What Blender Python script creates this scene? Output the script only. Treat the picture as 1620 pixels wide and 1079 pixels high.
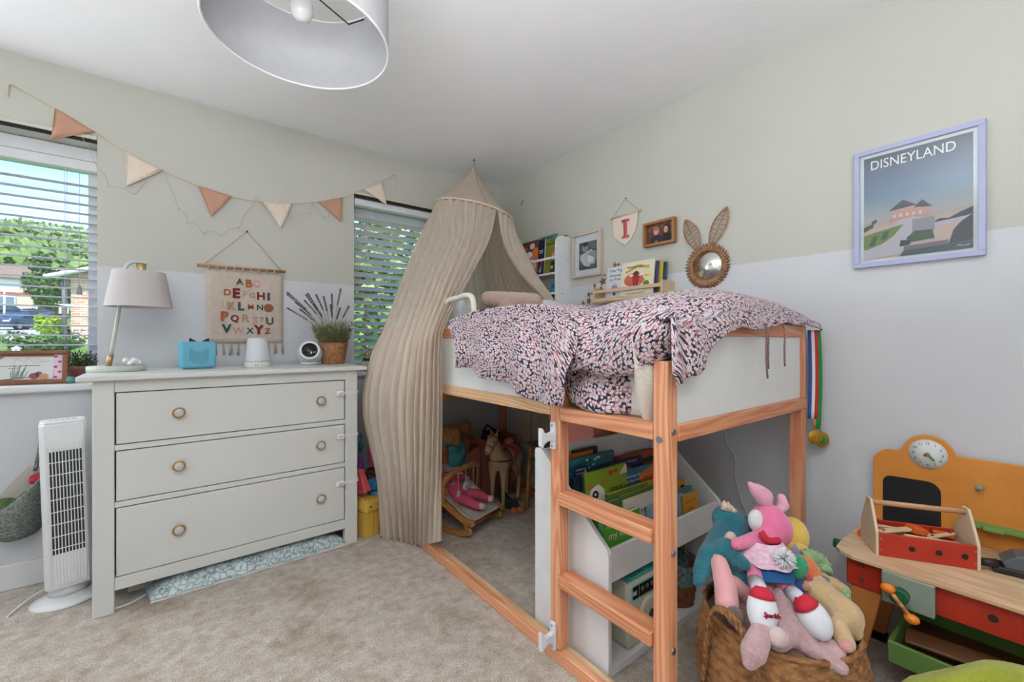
import bpy, bmesh, math, random
from mathutils import Vector, Matrix, Euler, noise

for _o in list(bpy.data.objects): bpy.data.objects.remove(_o, do_unlink=True)
SC = bpy.context.scene
COL = SC.collection
PI = math.pi
R = math.radians
random.seed(7)

# ------------------------------------------------------------------ camera
CAMH = 1.12
YAW = 37.8
cam_d = bpy.data.cameras.new('camera'); cam_d.sensor_width = 36.0; cam_d.sensor_fit = 'HORIZONTAL'
cam_d.lens = 680.0 / 1620.0 * 36.0; cam_d.clip_start = 0.02; cam_d.clip_end = 2000
cam = bpy.data.objects.new('camera', cam_d); COL.objects.link(cam)
cam.location = (0, 0, CAMH); cam.rotation_euler = (PI / 2, 0, R(-YAW))
SC.camera = cam

# ------------------------------------------------------------------ world, sun, area lights, exposure
XW, YW, ZC = 2.15, 2.92, 2.425          # right wall, window wall, ceiling
XL, YF = -1.75, -1.15                   # left wall, wall behind the camera
world = bpy.data.worlds.new('world'); SC.world = world; world.use_nodes = True
wn = world.node_tree; wn.nodes.clear()
w_out = wn.nodes.new('ShaderNodeOutputWorld'); w_bg = wn.nodes.new('ShaderNodeBackground')
w_sky = wn.nodes.new('ShaderNodeTexSky'); w_sky.sky_type = 'HOSEK_WILKIE'
w_sky.sun_direction = Vector((0.35, -0.62, 0.7)).normalized(); w_sky.turbidity = 3.0; w_sky.ground_albedo = 0.4
wn.links.new(w_sky.outputs[0], w_bg.inputs[0]); w_bg.inputs[1].default_value = 13.0
wn.links.new(w_bg.outputs[0], w_out.inputs[0])

def light(name, typ, loc, rot, energy, color=(1, 1, 1), size=(1, 1)):
    d = bpy.data.lights.new(name, typ); d.energy = energy; d.color = color
    if typ == 'AREA':
        d.shape = 'RECTANGLE'; d.size, d.size_y = size
    o = bpy.data.objects.new(name, d); COL.objects.link(o)
    o.location = loc; o.rotation_euler = rot
    return o
sun = light('sun', 'SUN', (0, -5, 8), (R(36), 0, R(-28)), 6.5, (1.0, 0.95, 0.86)); sun.data.angle = R(0.6)
# daylight from the part of the left window that continues outside the frame
light('window_daylight', 'AREA', (-1.33, 2.84, 1.50), (R(-86), 0, R(14)), 27, (0.90, 0.96, 1.0), (1.15, 1.1))
# soft fill lamps added behind the camera to brighten the room and ceiling
light('fill_lamp_down', 'AREA', (-0.25, -0.55, 2.34), (R(14), 0, R(-38)), 10, (0.95, 0.975, 1.0), (2.0, 1.0))
light('fill_lamp_up', 'AREA', (-0.3, -0.15, 1.45), (R(172), 0, R(-38)), 74, (0.95, 0.975, 1.0), (1.2, 0.8))
SC.view_settings.view_transform = 'Standard'; SC.view_settings.look = 'None'
SC.view_settings.exposure = -0.20; SC.view_settings.gamma = 1.0; SC.view_settings.use_curve_mapping = False

# ------------------------------------------------------------------ helpers: materials
def lin(c):
    r = []
    for v in c[:3]:
        v /= 255.0
        r.append(v / 12.92 if v <= 0.04045 else ((v + 0.055) / 1.055) ** 2.4)
    return (r[0], r[1], r[2], 1.0)
MATS = {}
class NT:
    """small node-tree builder"""
    def __init__(s, name):
        s.m = bpy.data.materials.new(name); s.m.use_nodes = True; s.t = s.m.node_tree; s.n = s.t.nodes
        s.b = s.n['Principled BSDF']; s.out = s.n['Material Output']
    def node(s, typ, **kw):
        n = s.n.new(typ)
        for k, v in kw.items():
            if k.startswith('i_'):
                key = k[2:]
                key = int(key) if key.isdigit() else key.replace('_', ' ')
                n.inputs[key].default_value = v
            else: setattr(n, k, v)
        return n
    def link(s, a, b): s.t.links.new(a, b)
    def coord(s, kind='Object', scale=(1, 1, 1), rot=(0, 0, 0)):
        tc = s.node('ShaderNodeTexCoord'); mp = s.node('ShaderNodeMapping')
        mp.inputs['Scale'].default_value = scale; mp.inputs['Rotation'].default_value = rot
        s.link(tc.outputs[kind], mp.inputs['Vector']); return mp.outputs[0]
    def ramp(s, fac, stops, interp='LINEAR'):
        r = s.node('ShaderNodeValToRGB'); cr = r.color_ramp; cr.interpolation = interp
        while len(cr.elements) < len(stops): cr.elements.new(0.5)
        for e, (p, c) in zip(cr.elements, stops): e.position = p; e.color = lin(c) if len(c) == 3 else c
        s.link(fac, r.inputs[0]); return r.outputs[0]
    def noise(s, vec, scale, detail=3, rough=0.55):
        n = s.node('ShaderNodeTexNoise'); n.inputs['Scale'].default_value = scale; n.inputs['Detail'].default_value = detail
        n.inputs['Roughness'].default_value = rough
        if vec: s.link(vec, n.inputs['Vector'])
        return n.outputs[0]
    def bump(s, h, strength, dist=0.01):
        b = s.node('ShaderNodeBump'); b.inputs['Strength'].default_value = strength; b.inputs['Distance'].default_value = dist
        s.link(h, b.inputs['Height']); s.link(b.outputs[0], s.b.inputs['Normal'])
def mat(name, rgb, rough=0.6, metal=0.0, var=None, bump=None, sheen=0.0, coat=0.0, spec=None, emit=0.0, trans=0.0, stretch=(1, 1, 1)):
    """plain procedural material: base colour with noise variation and a fine relief"""
    if name in MATS: return MATS[name]
    t = NT(name); b = t.b
    b.inputs['Base Color'].default_value = lin(rgb); b.inputs['Roughness'].default_value = rough; b.inputs['Metallic'].default_value = metal
    if sheen: b.inputs['Sheen Weight'].default_value = sheen
    if coat: b.inputs['Coat Weight'].default_value = coat
    if spec is not None: b.inputs['Specular IOR Level'].default_value = spec
    if emit: b.inputs['Emission Color'].default_value = lin(rgb); b.inputs['Emission Strength'].default_value = emit
    if trans: b.inputs['Transmission Weight'].default_value = trans
    v = t.coord('Object', stretch)
    amt = 6 if var is None else None
    c2 = var[0] if var else tuple(max(0, x - amt) for x in rgb)
    sc = var[1] if var else 14.0
    col = t.ramp(t.noise(v, sc, 4), [(0.35, rgb), (0.7, c2)]); t.link(col, b.inputs['Base Color'])
    if bump: t.bump(t.noise(v, bump[0], 3), bump[1], bump[2] if len(bump) > 2 else 0.004)
    MATS[name] = t.m; return t.m
def wood(name, light_c, dark_c, axis='Z', rough=0.5, ring=9.0, contrast=1.0):
    if name in MATS: return MATS[name]
    t = NT(name)
    long = {'X': (0.6, 7, 7), 'Y': (7, 0.6, 7), 'Z': (7, 7, 0.6)}[axis]
    v = t.coord('Object', long)
    n1 = t.noise(v, 1.6, 2, 0.5)
    add = t.node('ShaderNodeVectorMath', operation='ADD')
    sc = t.node('ShaderNodeVectorMath', operation='SCALE'); sc.inputs['Scale'].default_value = 0.9
    cmb = t.node('ShaderNodeCombineXYZ'); t.link(n1, cmb.inputs[0]); t.link(n1, cmb.inputs[1]); t.link(n1, cmb.inputs[2])
    t.link(cmb.outputs[0], sc.inputs[0]); t.link(v, add.inputs[0]); t.link(sc.outputs[0], add.inputs[1])
    wv = t.node('ShaderNodeTexWave', wave_type='BANDS', bands_direction={'X': 'Y', 'Y': 'Z', 'Z': 'X'}[axis])
    wv.inputs['Scale'].default_value = ring / 3.2; wv.inputs['Distortion'].default_value = 1.6; wv.inputs['Detail'].default_value = 2
    t.link(add.outputs[0], wv.inputs['Vector'])
    mid = tuple(int(a * 0.55 + b * 0.45) for a, b in zip(light_c, dark_c))
    col = t.ramp(wv.outputs[0], [(0.0, light_c), (0.55, mid), (0.95, dark_c)])
    big = t.ramp(t.noise(t.coord('Object', tuple(q * 0.35 for q in long)), 1.3, 2), [(0.38, (255, 255, 255)), (0.7, (226, 210, 200))])
    mx = t.node('ShaderNodeMix', data_type='RGBA', blend_type='MULTIPLY'); mx.inputs[0].default_value = 1.0
    t.link(col, mx.inputs[6]); t.link(big, mx.inputs[7]); t.link(mx.outputs[2], t.b.inputs['Base Color'])
    t.b.inputs['Roughness'].default_value = rough
    t.bump(wv.outputs[0], 0.06, 0.002)
    MATS[name] = t.m; return t.m

# ------------------------------------------------------------------ helpers: meshes
class MB:
    """collects shapes into one bmesh; build() links ONE mesh object"""
    def __init__(s): s.bm = bmesh.new(); s.m = 0; s.uvl = s.bm.loops.layers.uv.new('UVMap')
    def _add(s, tmp, M=None, smooth=None):
        if M is not None: bmesh.ops.transform(tmp, matrix=M, verts=tmp.verts)
        vm = {}
        tl = tmp.loops.layers.uv.active
        for v in tmp.verts: vm[v] = s.bm.verts.new(v.co)
        for f in tmp.faces:
            try: nf = s.bm.faces.new([vm[v] for v in f.verts])
            except ValueError: continue
            nf.material_index = s.m; nf.smooth = f.smooth if smooth is None else smooth
            if tl:
                for l0, l1 in zip(f.loops, nf.loops): l1[s.uvl].uv = l0[tl].uv
        tmp.free(); return s
    def box(s, c, d, rot=None, bev=0.0, seg=1, M=None):
        t = bmesh.new(); bmesh.ops.create_cube(t, size=1.0)
        bmesh.ops.scale(t, vec=Vector(d), verts=t.verts)
        if bev: bmesh.ops.bevel(t, geom=list(t.edges), offset=min(bev, min(d) * 0.49), segments=seg, profile=0.5, affect='EDGES', clamp_overlap=True)
        T = Matrix.Translation(Vector(c))
        if rot: T = T @ Euler(rot).to_matrix().to_4x4()
        if M is not None: T = M @ T
        return s._add(t, T)
    def bb(s, x0, x1, y0, y1, z0, z1, bev=0.0, seg=1, M=None):
        return s.box(((x0 + x1) / 2, (y0 + y1) / 2, (z0 + z1) / 2), (abs(x1 - x0), abs(y1 - y0), abs(z1 - z0)), None, bev, seg, M)
    def cyl(s, p0, p1, r0, r1=None, n=16, M=None, smooth=True):
        p0, p1 = Vector(p0), Vector(p1); r1 = r0 if r1 is None else r1
        t = bmesh.new(); L = (p1 - p0).length
        bmesh.ops.create_cone(t, cap_ends=True, segments=n, radius1=max(r0, 1e-5), radius2=max(r1, 1e-5), depth=L)
        for f in t.faces: f.smooth = smooth and len(f.verts) == 4
        q = (p1 - p0).to_track_quat('Z', 'Y').to_matrix().to_4x4()
        T = Matrix.Translation((p0 + p1) / 2) @ q
        return s._add(t, T if M is None else M @ T)
    def sph(s, c, r, u=16, v=10, M=None, rot=None):
        t = bmesh.new(); bmesh.ops.create_uvsphere(t, u_segments=u, v_segments=v, radius=1.0)
        for f in t.faces: f.smooth = True
        r = (r, r, r) if isinstance(r, (int, float)) else r
        T = Matrix.Translation(Vector(c)) @ (Euler(rot).to_matrix().to_4x4() if rot else Matrix()) @ Matrix.Diagonal((*r, 1))
        return s._add(t, T if M is None else M @ T)
    def tube(s, pts, r, n=8, closed=False, M=None, flat=None):
        pts = [Vector(p) for p in pts]; N = len(pts)
        rs = r if isinstance(r, (list, tuple)) else [r] * N
        t = bmesh.new(); rings = []; up = None
        for i, p in enumerate(pts):
            a = pts[(i - 1) % N] if (closed or i > 0) else p
            b = pts[(i + 1) % N] if (closed or i < N - 1) else p
            d = (b - a).normalized() if (b - a).length > 1e-9 else Vector((0, 0, 1))
            if up is None: up = d.orthogonal().normalized()
            up = (up - d * up.dot(d))
            up = up.normalized() if up.length > 1e-6 else d.orthogonal().normalized()
            w = d.cross(up)
            fl = flat or (1, 1)
            rings.append([t.verts.new(p + (up * math.cos(2 * PI * k / n) * fl[0] + w * math.sin(2 * PI * k / n) * fl[1]) * rs[i]) for k in range(n)])
        for i in range(N if closed else N - 1):
            A, B = rings[i], rings[(i + 1) % N]
            for k in range(n):
                f = t.faces.new([A[k], A[(k + 1) % n], B[(k + 1) % n], B[k]]); f.smooth = True
        if not closed:
            t.faces.new(rings[0][::-1]); t.faces.new(rings[-1])
        return s._add(t, M)
    def lathe(s, prof, n=24, M=None, smooth=True, cap=True, rim=None):
        """prof: (radius, z) pairs; rim(k) optional radius factor per segment"""
        t = bmesh.new(); rings = []
        for r, z in prof:
            rings.append([t.verts.new((max(r, 1e-5) * (rim(k / n) if rim else 1) * math.cos(2 * PI * k / n), max(r, 1e-5) * (rim(k / n) if rim else 1) * math.sin(2 * PI * k / n), z)) for k in range(n)])
        for A, B in zip(rings, rings[1:]):
            for k in range(n):
                f = t.faces.new([A[k], A[(k + 1) % n], B[(k + 1) % n], B[k]]); f.smooth = smooth
        if cap: t.faces.new(rings[0][::-1]); t.faces.new(rings[-1])
        return s._add(t, M)
    def prism(s, poly, depth, M=None, bev=0.0, seg=1, holes=None, smooth=False):
        """2D polygon in local XY extruded along +Z"""
        t = bmesh.new()
        vs = [t.verts.new((x, y, 0)) for x, y in poly]
        if sum(poly[i][0] * poly[(i + 1) % len(poly)][1] - poly[(i + 1) % len(poly)][0] * poly[i][1] for i in range(len(poly))) < 0: vs = vs[::-1]
        bot = t.faces.new(vs)
        ex = bmesh.ops.extrude_face_region(t, geom=[bot])
        top = [g for g in ex['geom'] if isinstance(g, bmesh.types.BMVert)]
        bmesh.ops.translate(t, vec=(0, 0, depth), verts=top)
        bmesh.ops.recalc_face_normals(t, faces=t.faces)
        if bev:
            ed = [e for e in t.edges if abs(e.verts[0].co.z - e.verts[1].co.z) < 1e-7]
            bmesh.ops.bevel(t, geom=ed, offset=bev, segments=seg, profile=0.5, affect='EDGES', clamp_overlap=True)
        for f in t.faces: f.smooth = smooth
        return s._add(t, M)
    def poly(s, pts, M=None):
        t = bmesh.new(); t.faces.new([t.verts.new(p if len(p) == 3 else (p[0], p[1], 0)) for p in pts]); return s._add(t, M)
    def grid(s, fn, nu, nv, closed=False, smooth=True, M=None, uv=(1, 1)):
        t = bmesh.new(); ul = t.loops.layers.uv.new('UVMap'); V = []
        for j in range(nv + 1):
            V.append([t.verts.new(fn(i / nu, j / nv)) for i in range(nu if closed else nu + 1)])
        if uv == 'len':      # print runs at its true size along the cloth
            W = V if not closed else [r_ + [r_[0]] for r_ in V]
            LU = [[0.0] * (nu + 1) for _ in W]; LV = [[0.0] * (nu + 1) for _ in W]
            for j in range(nv + 1):
                for i in range(1, nu + 1): LU[j][i] = LU[j][i - 1] + (W[j][i].co - W[j][i - 1].co).length
                if j:
                    for i in range(nu + 1): LV[j][i] = LV[j - 1][i] + (W[j][i].co - W[j - 1][i].co).length
        for j in range(nv):
            for i in range(nu):
                i2 = (i + 1) % nu if closed else i + 1
                f = t.faces.new([V[j][i], V[j][i2], V[j + 1][i2], V[j + 1][i]]); f.smooth = smooth
                for l, (a, b) in zip(f.loops, ((i, j), (i + 1, j), (i + 1, j + 1), (i, j + 1))): l[ul].uv = (a / nu * uv[0], b / nv * uv[1]) if uv != 'len' else (LU[b][a], LV[b][a])
        return s._add(t, M)
    def text(s, body, size, M=None, depth=0.0006, width=None, bold=0.0, shear=0.0):
        cu = bpy.data.curves.new('txt', 'FONT'); cu.body = body; cu.size = size; cu.extrude = depth; cu.align_x = 'CENTER'; cu.align_y = 'CENTER'
        cu.offset = bold; cu.shear = shear; cu.resolution_u = 3; cu.fill_mode = 'FRONT' if False else 'BOTH'
        ob = bpy.data.objects.new('txt', cu)
        me = bpy.data.meshes.new_from_object(ob)
        t = bmesh.new(); t.from_mesh(me)
        if t.verts:
            xs = [v.co.x for v in t.verts]; ys = [v.co.y for v in t.verts]
            cx, cyy = (min(xs) + max(xs)) / 2, (min(ys) + max(ys)) / 2
            k = width / (max(xs) - min(xs)) if width else 1.0
            for v in t.verts: v.co.x = (v.co.x - cx) * k; v.co.y -= cyy
        bpy.data.objects.remove(ob); bpy.data.meshes.remove(me); bpy.data.curves.remove(cu)
        return s._add(t, M)
    def build(s, name, mats, parent=None, wc=False, smooth=None):
        """wc: the coordinates are world coordinates (converted to the parent's space)"""
        me = bpy.data.meshes.new(name)
        if wc and parent is not None: bmesh.ops.transform(s.bm, matrix=chain(parent).inverted(), verts=s.bm.verts)
        bmesh.ops.recalc_face_normals(s.bm, faces=s.bm.faces) if False else None
        s.bm.to_mesh(me); s.bm.free()
        if smooth is not None:
            me.polygons.foreach_set('use_smooth', [smooth] * len(me.polygons))
        for m in (mats if isinstance(mats, (list, tuple)) else [mats]): me.materials.append(m)
        o = bpy.data.objects.new(name, me); COL.objects.link(o)
        if parent is not None: o.parent = parent
        return o
def chain(o):
    m = Matrix()
    while o is not None:
        m = Matrix.LocRotScale(o.location, o.rotation_euler, o.scale) @ m; o = o.parent
    return m
BACK = (PI / 2, 0, 0)            # local x right, y up, z out of the window wall
RIGHT = (PI / 2, 0, -PI / 2)     # the same for the right wall
def thing(name, label, cat, loc=(0, 0, 0), rot=(0, 0, 0), group=None):
    o = bpy.data.objects.new(name, None); COL.objects.link(o); o.empty_display_size = 0.05
    o.location = loc; o.rotation_euler = rot; o['label'] = label; o['category'] = cat
    if group: o['group'] = group
    return o
def tag(o, label, cat, group=None, kind=None):
    o['label'] = label
    if cat: o['category'] = cat
    if group: o['group'] = group
    if kind: o['kind'] = kind
    return o
def struct(o): o['kind'] = 'structure'; return o
def recenter(o):
    """move a one-mesh thing's origin to its base"""
    me = o.data; n = len(me.vertices)
    xs = [v.co.x for v in me.vertices]; ys = [v.co.y for v in me.vertices]; zs = [v.co.z for v in me.vertices]
    c = Vector(((min(xs) + max(xs)) / 2, (min(ys) + max(ys)) / 2, min(zs)))
    me.transform(Matrix.Translation(-c)); o.location = c
    return o
def mod(o, typ, **kw):
    m = o.modifiers.new(typ.lower(), typ)
    for k, v in kw.items(): setattr(m, k, v)
    return o
def dup(root, loc, rot=None, label=None, group=None):
    r = root.copy(); COL.objects.link(r); r.location = loc
    if rot is not None: r.rotation_euler = rot
    if label: r['label'] = label
    if group: r['group'] = group
    def rec(src, dst):
        for ch in [c for c in bpy.data.objects if c.parent == src]:
            c = ch.copy(); COL.objects.link(c); c.parent = dst; rec(ch, c)
    rec(root, r); return r
def cat(pts, u):
    """Catmull-Rom through a list of points, u in 0..1"""
    n = len(pts) - 1; x = min(max(u, 0), 1) * n; i = min(int(x), n - 1); t = x - i
    p = [Vector(pts[max(0, min(n, k))]) for k in (i - 1, i, i + 1, i + 2)]
    return 0.5 * ((2 * p[1]) + (p[2] - p[0]) * t + (2 * p[0] - 5 * p[1] + 4 * p[2] - p[3]) * t * t + (3 * p[1] - p[0] - 3 * p[2] + p[3]) * t ** 3)
def curve_pts(pts, n): return [cat(pts, i / n) for i in range(n + 1)]
def loft(curves, u, v):
    return cat([cat(c, u) for c in curves], v)
SY, CY = math.sin(R(YAW)), math.cos(R(YAW))
def ray(x, y):
    a = (x - 810) / 680.0; return Vector((SY + a * CY, CY - a * SY, -(y - 540) / 680.0))
def onX(x, y, X): r = ray(x, y); return Vector((0, 0, CAMH)) + r * (X / r.x)
def onY(x, y, Y): r = ray(x, y); return Vector((0, 0, CAMH)) + r * (Y / r.y)
def onZ(x, y, Z): r = ray(x, y); return Vector((0, 0, CAMH)) + r * ((Z - CAMH) / r.z)
def onD(x, y, D): return Vector((0, 0, CAMH)) + ray(x, y) * D
def capsules(mb, lst, n=12):
    """limbs: (p0, r0, p1, r1) with round ends"""
    for p0, r0, p1, r1 in lst:
        p0, p1 = Vector(p0), Vector(p1)
        if (p1 - p0).length > 1e-5: mb.cyl(p0, p1, r0, r1, n)
        mb.sph(p0, r0, n, 8); mb.sph(p1, r1, n, 8)
    return mb
def blob(name, lst, m, parent, voxel=0.006, wc=False, smooth=3, extra=None):
    """one continuous soft body out of limbs"""
    mb = MB(); capsules(mb, lst)
    if extra: extra(mb)
    o = mb.build(name, m, parent, wc=wc, smooth=True)
    mod(o, 'REMESH', mode='VOXEL', voxel_size=voxel, use_smooth_shade=True)
    if smooth: mod(o, 'SMOOTH', factor=0.5, iterations=smooth)
    return o

# ------------------------------------------------------------------ the room
def wall_material():
    t = NT('two_tone_wall_paint')
    tc = t.node('ShaderNodeTexCoord'); sp = t.node('ShaderNodeSeparateXYZ'); t.link(tc.outputs['Object'], sp.inputs[0])
    nz = t.noise(tc.outputs['Object'], 9.0, 3)
    ma = t.node('ShaderNodeMath', operation='MULTIPLY_ADD'); t.link(nz, ma.inputs[0]); ma.inputs[1].default_value = 0.006; t.link(sp.outputs[2], ma.inputs[2])
    gt = t.node('ShaderNodeMath', operation='GREATER_THAN'); t.link(ma.outputs[0], gt.inputs[0]); gt.inputs[1].default_value = 1.494
    big = t.noise(tc.outputs['Object'], 2.2, 4)
    lo = t.ramp(big, [(0.3, (212, 214, 218)), (0.75, (207, 209, 214))])
    hi = t.ramp(big, [(0.3, (199, 199, 190)), (0.75, (194, 194, 186))])
    mx = t.node('ShaderNodeMix', data_type='RGBA'); t.link(gt.outputs[0], mx.inputs[0]); t.link(lo, mx.inputs[6]); t.link(hi, mx.inputs[7])
    t.link(mx.outputs[2], t.b.inputs['Base Color']); t.b.inputs['Roughness'].default_value = 0.75
    t.bump(t.noise(tc.outputs['Object'], 160, 3), 0.08, 0.003)
    return t.m
M_WALL = wall_material()
M_CEIL = mat('ceiling_paint', (243, 243, 244), 0.85, var=((239, 239, 241), 3), bump=(120, 0.06, 0.003))
M_TRIM = mat('white_gloss_trim', (226, 227, 228), 0.4)
M_UPVC = mat('white_plastic_frame', (232, 234, 238), 0.3)
def carpet_material():
    t = NT('beige_carpet'); v = t.coord('Object')
    a = t.noise(v, 3.6, 7, 0.7); b = t.noise(v, 170, 3, 0.7); c = t.noise(v, 22, 4, 0.6)
    col = t.ramp(a, [(0.34, (190, 174, 157)), (0.45, (213, 202, 188)), (0.52, (227, 219, 209)), (0.60, (216, 205, 192)), (0.70, (194, 179, 162))])
    mid = t.ramp(c, [(0.35, (212, 202, 192)), (0.62, (255, 255, 255))])
    fine = t.ramp(b, [(0.3, (160, 148, 138)), (0.62, (255, 255, 255))])
    m1 = t.node('ShaderNodeMix', data_type='RGBA', blend_type='MULTIPLY'); m1.inputs[0].default_value = 0.75
    t.link(col, m1.inputs[6]); t.link(mid, m1.inputs[7])
    m2 = t.node('ShaderNodeMix', data_type='RGBA', blend_type='MULTIPLY'); m2.inputs[0].default_value = 0.8
    t.link(m1.outputs[2], m2.inputs[6]); t.link(fine, m2.inputs[7]); t.link(m2.outputs[2], t.b.inputs['Base Color'])
    t.b.inputs['Roughness'].default_value = 0.95; t.b.inputs['Sheen Weight'].default_value = 0.25
    t.bump(b, 0.7, 0.006); return t.m
M_CARPET = carpet_material()

def floor_fn(u, v):
    x = XL + u * (XW - XL); y = YF + v * (YW - YF)
    return Vector((x, y, 0.0))
m = MB(); m.grid(floor_fn, 8, 8); m.bb(XL - .2, XW + .2, YF - .2, YW + .2, -0.12, -0.002); struct(m.build('floor', M_CARPET))
m = MB(); m.bb(XL - .2, XW + .2, YF - .2, YW + .45, ZC, ZC + .15); struct(m.build('ceiling', M_CEIL))
m = MB(); m.bb(XW, XW + .2, YF - .2, YW, -.1, ZC + .1); struct(m.build('wall_right', M_WALL))
m = MB(); m.bb(XL - .2, XL, YF - .2, YW, -.1, ZC + .1); struct(m.build('wall_left', M_WALL))
m = MB(); m.bb(XL - .2, XW + .2, YF - .2, YF, -.1, ZC + .1); struct(m.build('wall_front', M_WALL))
W1 = (-1.70, -0.316); W2 = (0.927, 1.95); ZS, ZT = 0.915, 2.10; YO = YW + 0.30
m = MB()
m.bb(XL - .2, XW + .2, YW, YO, ZT, ZC + .1)
m.bb(XL - .2, XW + .2, YW, YO, -.1, ZS)
m.bb(XL - .2, W1[0], YW, YO, ZS, ZT); m.bb(W1[1], W2[0], YW, YO, ZS, ZT); m.bb(W2[1], XW + .2, YW, YO, ZS, ZT)
struct(m.build('wall_back', M_WALL))
# skirting boards
def base(name, x0, x1, y0, y1):
    m = MB(); m.bb(x0, x1, y0, y1, 0, 0.115, 0.004); struct(m.build(name, M_TRIM))
base('baseboard_back', XL, XW, YW - 0.016, YW); base('baseboard_right', XW - 0.016, XW, YF, YW - 0.016)
base('baseboard_left', XL, XL + .016, YF, YW - 0.016); base('baseboard_front', XL + .016, XW - .016, YF, YF + 0.016)
# little bits of damage in the plaster and the nails left in the wall
M_CHIP = mat('bare_plaster_chip', (120, 96, 80), 0.9); M_NAIL = mat('dark_nail', (50, 48, 48), 0.4, 0.8)
m = MB(); p = onX(826, 321, XW - .001)
m.tube([p + Vector((0, .012, -.02)), p, p + Vector((0, -.012, .018))], [.002, .005, .0015], 6); struct(m.build('trim_1', M_CHIP))

def glass_material():
    t = NT('window_glass'); tr = t.node('ShaderNodeBsdfTransparent'); gl = t.node('ShaderNodeBsdfGlossy'); gl.inputs['Roughness'].default_value = 0.02
    tr.inputs[0].default_value = (0.96, 0.98, 0.985, 1)
    mx = t.node('ShaderNodeMixShader'); mx.inputs[0].default_value = 0.06
    t.link(tr.outputs[0], mx.inputs[1]); t.link(gl.outputs[0], mx.inputs[2]); t.link(mx.outputs[0], t.out.inputs[0]); return t.m
M_GLASS = glass_material()
def window(name, x0, x1, mull):
    y0, y1 = YW + 0.19, YW + 0.26; fw = 0.055
    root = MB()
    root.bb(x0, x1, y0, y1, ZT - .10, ZT, .004); root.bb(x0, x1, y0, y1, ZS, ZS + .06, .004)
    root.bb(x0, x0 + fw, y0, y1, ZS + .06, ZT - .10, .004); root.bb(x1 - fw, x1, y0, y1, ZS + .06, ZT - .10, .004)
    o = struct(root.build(name, M_UPVC))
    xs = [x0 + fw] + [v for q in mull for v in (q - .03, q + .03)] + [x1 - fw]
    for q in mull: MB().bb(q - .03, q + .03, y0 + .005, y1 - .005, ZS + .06, ZT - .10, .004).build('mullion', M_UPVC, o)
    for a, b in zip(xs[::2], xs[1::2]): MB().bb(a, b, y0 + .03, y0 + .036, ZS + .06, ZT - .10).build('pane', M_GLASS, o)
    # window board
    s = MB(); s.bb(x0 - .04, x1 + .04, YW - .045, YW, ZS - .032, ZS + .006, .012, 3); s.bb(x0, x1, YW, y0, ZS - .03, ZS + .006)
    s.build('window_sill', M_TRIM, o)
    # metal lintel bead over the opening
    MB().bb(x0, x1, YW - .012, YW - .001, ZT + .004, ZT + .022, .003).build('lintel_bead', mat('lintel_bead', (206, 200, 186), .5), o)
    MB().bb(x0, x1, YW - .006, YW + .02, ZT - .006, ZT + .003).build('shadow_gap', mat('black_gap', (24, 24, 26), .8), o)
    return o
window('window_1', W1[0], W1[1], [-1.02]); window('window_2', W2[0], W2[1], [])

M_SLAT2 = None; M_CORD = mat('blind_cord', (205, 205, 210), 0.7)
def slat_material():
    t = NT('translucent_white_slat'); df = t.node('ShaderNodeBsdfDiffuse'); tl = t.node('ShaderNodeBsdfTranslucent'); df.inputs[0].default_value = lin((244, 241, 246)); tl.inputs[0].default_value = lin((246, 243, 246))
    mx = t.node('ShaderNodeMixShader'); mx.inputs[0].default_value = .6; t.link(df.outputs[0], mx.inputs[1]); t.link(tl.outputs[0], mx.inputs[2]); t.link(mx.outputs[0], t.out.inputs[0]); return t.m
M_SLAT2 = slat_material(); M_SLAT = M_SLAT2
def blind(label, x0, x1, yc, z0, z1, tilt, m_sl, cords, pulls, head, step=0.0477):
    t = thing('venetian_blind', label, 'blind', ((x0 + x1) / 2, yc, z0)); L = x1 - x0; xc = (x0 + x1) / 2
    MB().bb(-L / 2, L / 2, -.028, .028, z1 - z0, z1 - z0 + head, .004).build('headrail', M_UPVC, t)
    if head > .06: MB().bb(-L / 2, L / 2, -.0285, -.027, z1 - z0 + head * .42, z1 - z0 + head * .44).build('headrail_seam', mat('seam_brown', (120, 112, 104), .8), t)
    MB().box((0, 0, .012), (L, .05, .016), None, .004).build('bottom_rail', m_sl, t)
    n = int((z1 - z0 - .03) / step); src = None
    for k in range(n):
        z = .035 + k * step
        if src is None:
            s = MB(); s.grid(lambda u, v: Vector(((u - .5) * L, (v - .5) * .05, .003 * (1 - (2 * v - 1) ** 2))), 1, 4)
            s.grid(lambda u, v: Vector(((.5 - u) * L, (v - .5) * .05, .003 * (1 - (2 * v - 1) ** 2) - .0028)), 1, 4)
            for e in (-1, 1): s.bb(-L / 2, L / 2, e * .025 - .0004, e * .025 + .0004, -.0028, 0)
            src = s.build('slat', m_sl, t); o = src
        else: o = src.copy(); COL.objects.link(o)
        o.location = (0, 0, z); o.rotation_euler = (tilt, 0, 0)
    for cx_ in cords:
        for dy in (-.026, .026):
            MB().cyl((cx_ - xc, dy, .02), (cx_ - xc, dy, z1 - z0), .0011, n=5).build('ladder_cord', M_CORD, t)
    for px_, zz in pulls:
        c = MB(); c.cyl((px_ - xc, -.036, zz - z0), (px_ - xc, -.036, z1 - z0), .0011, n=5); c.build('pull_cord', M_CORD, t)
        c = MB(); c.lathe([(.003, .045), (.006, .043), (.0125, 0), (.010, -.002)], 12, Matrix.Translation((px_ - xc, -.036, zz - z0 - .044))); c.build('cord_pull', mat('cord_pull_grey', (150, 152, 158), .5), t)
    return t
blind('white venetian blind with open slats in the left window', W1[0] + .01, W1[1] - .012, YW + .155, ZS + .008, 1.985, R(2), M_SLAT,
      [onY(104, 400, 3.07).x, onY(101, 400, 3.07).x - .45], [(onY(126, 400, 3.05).x, onY(126, 466, 3.05).z + .044)], .112)
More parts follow.
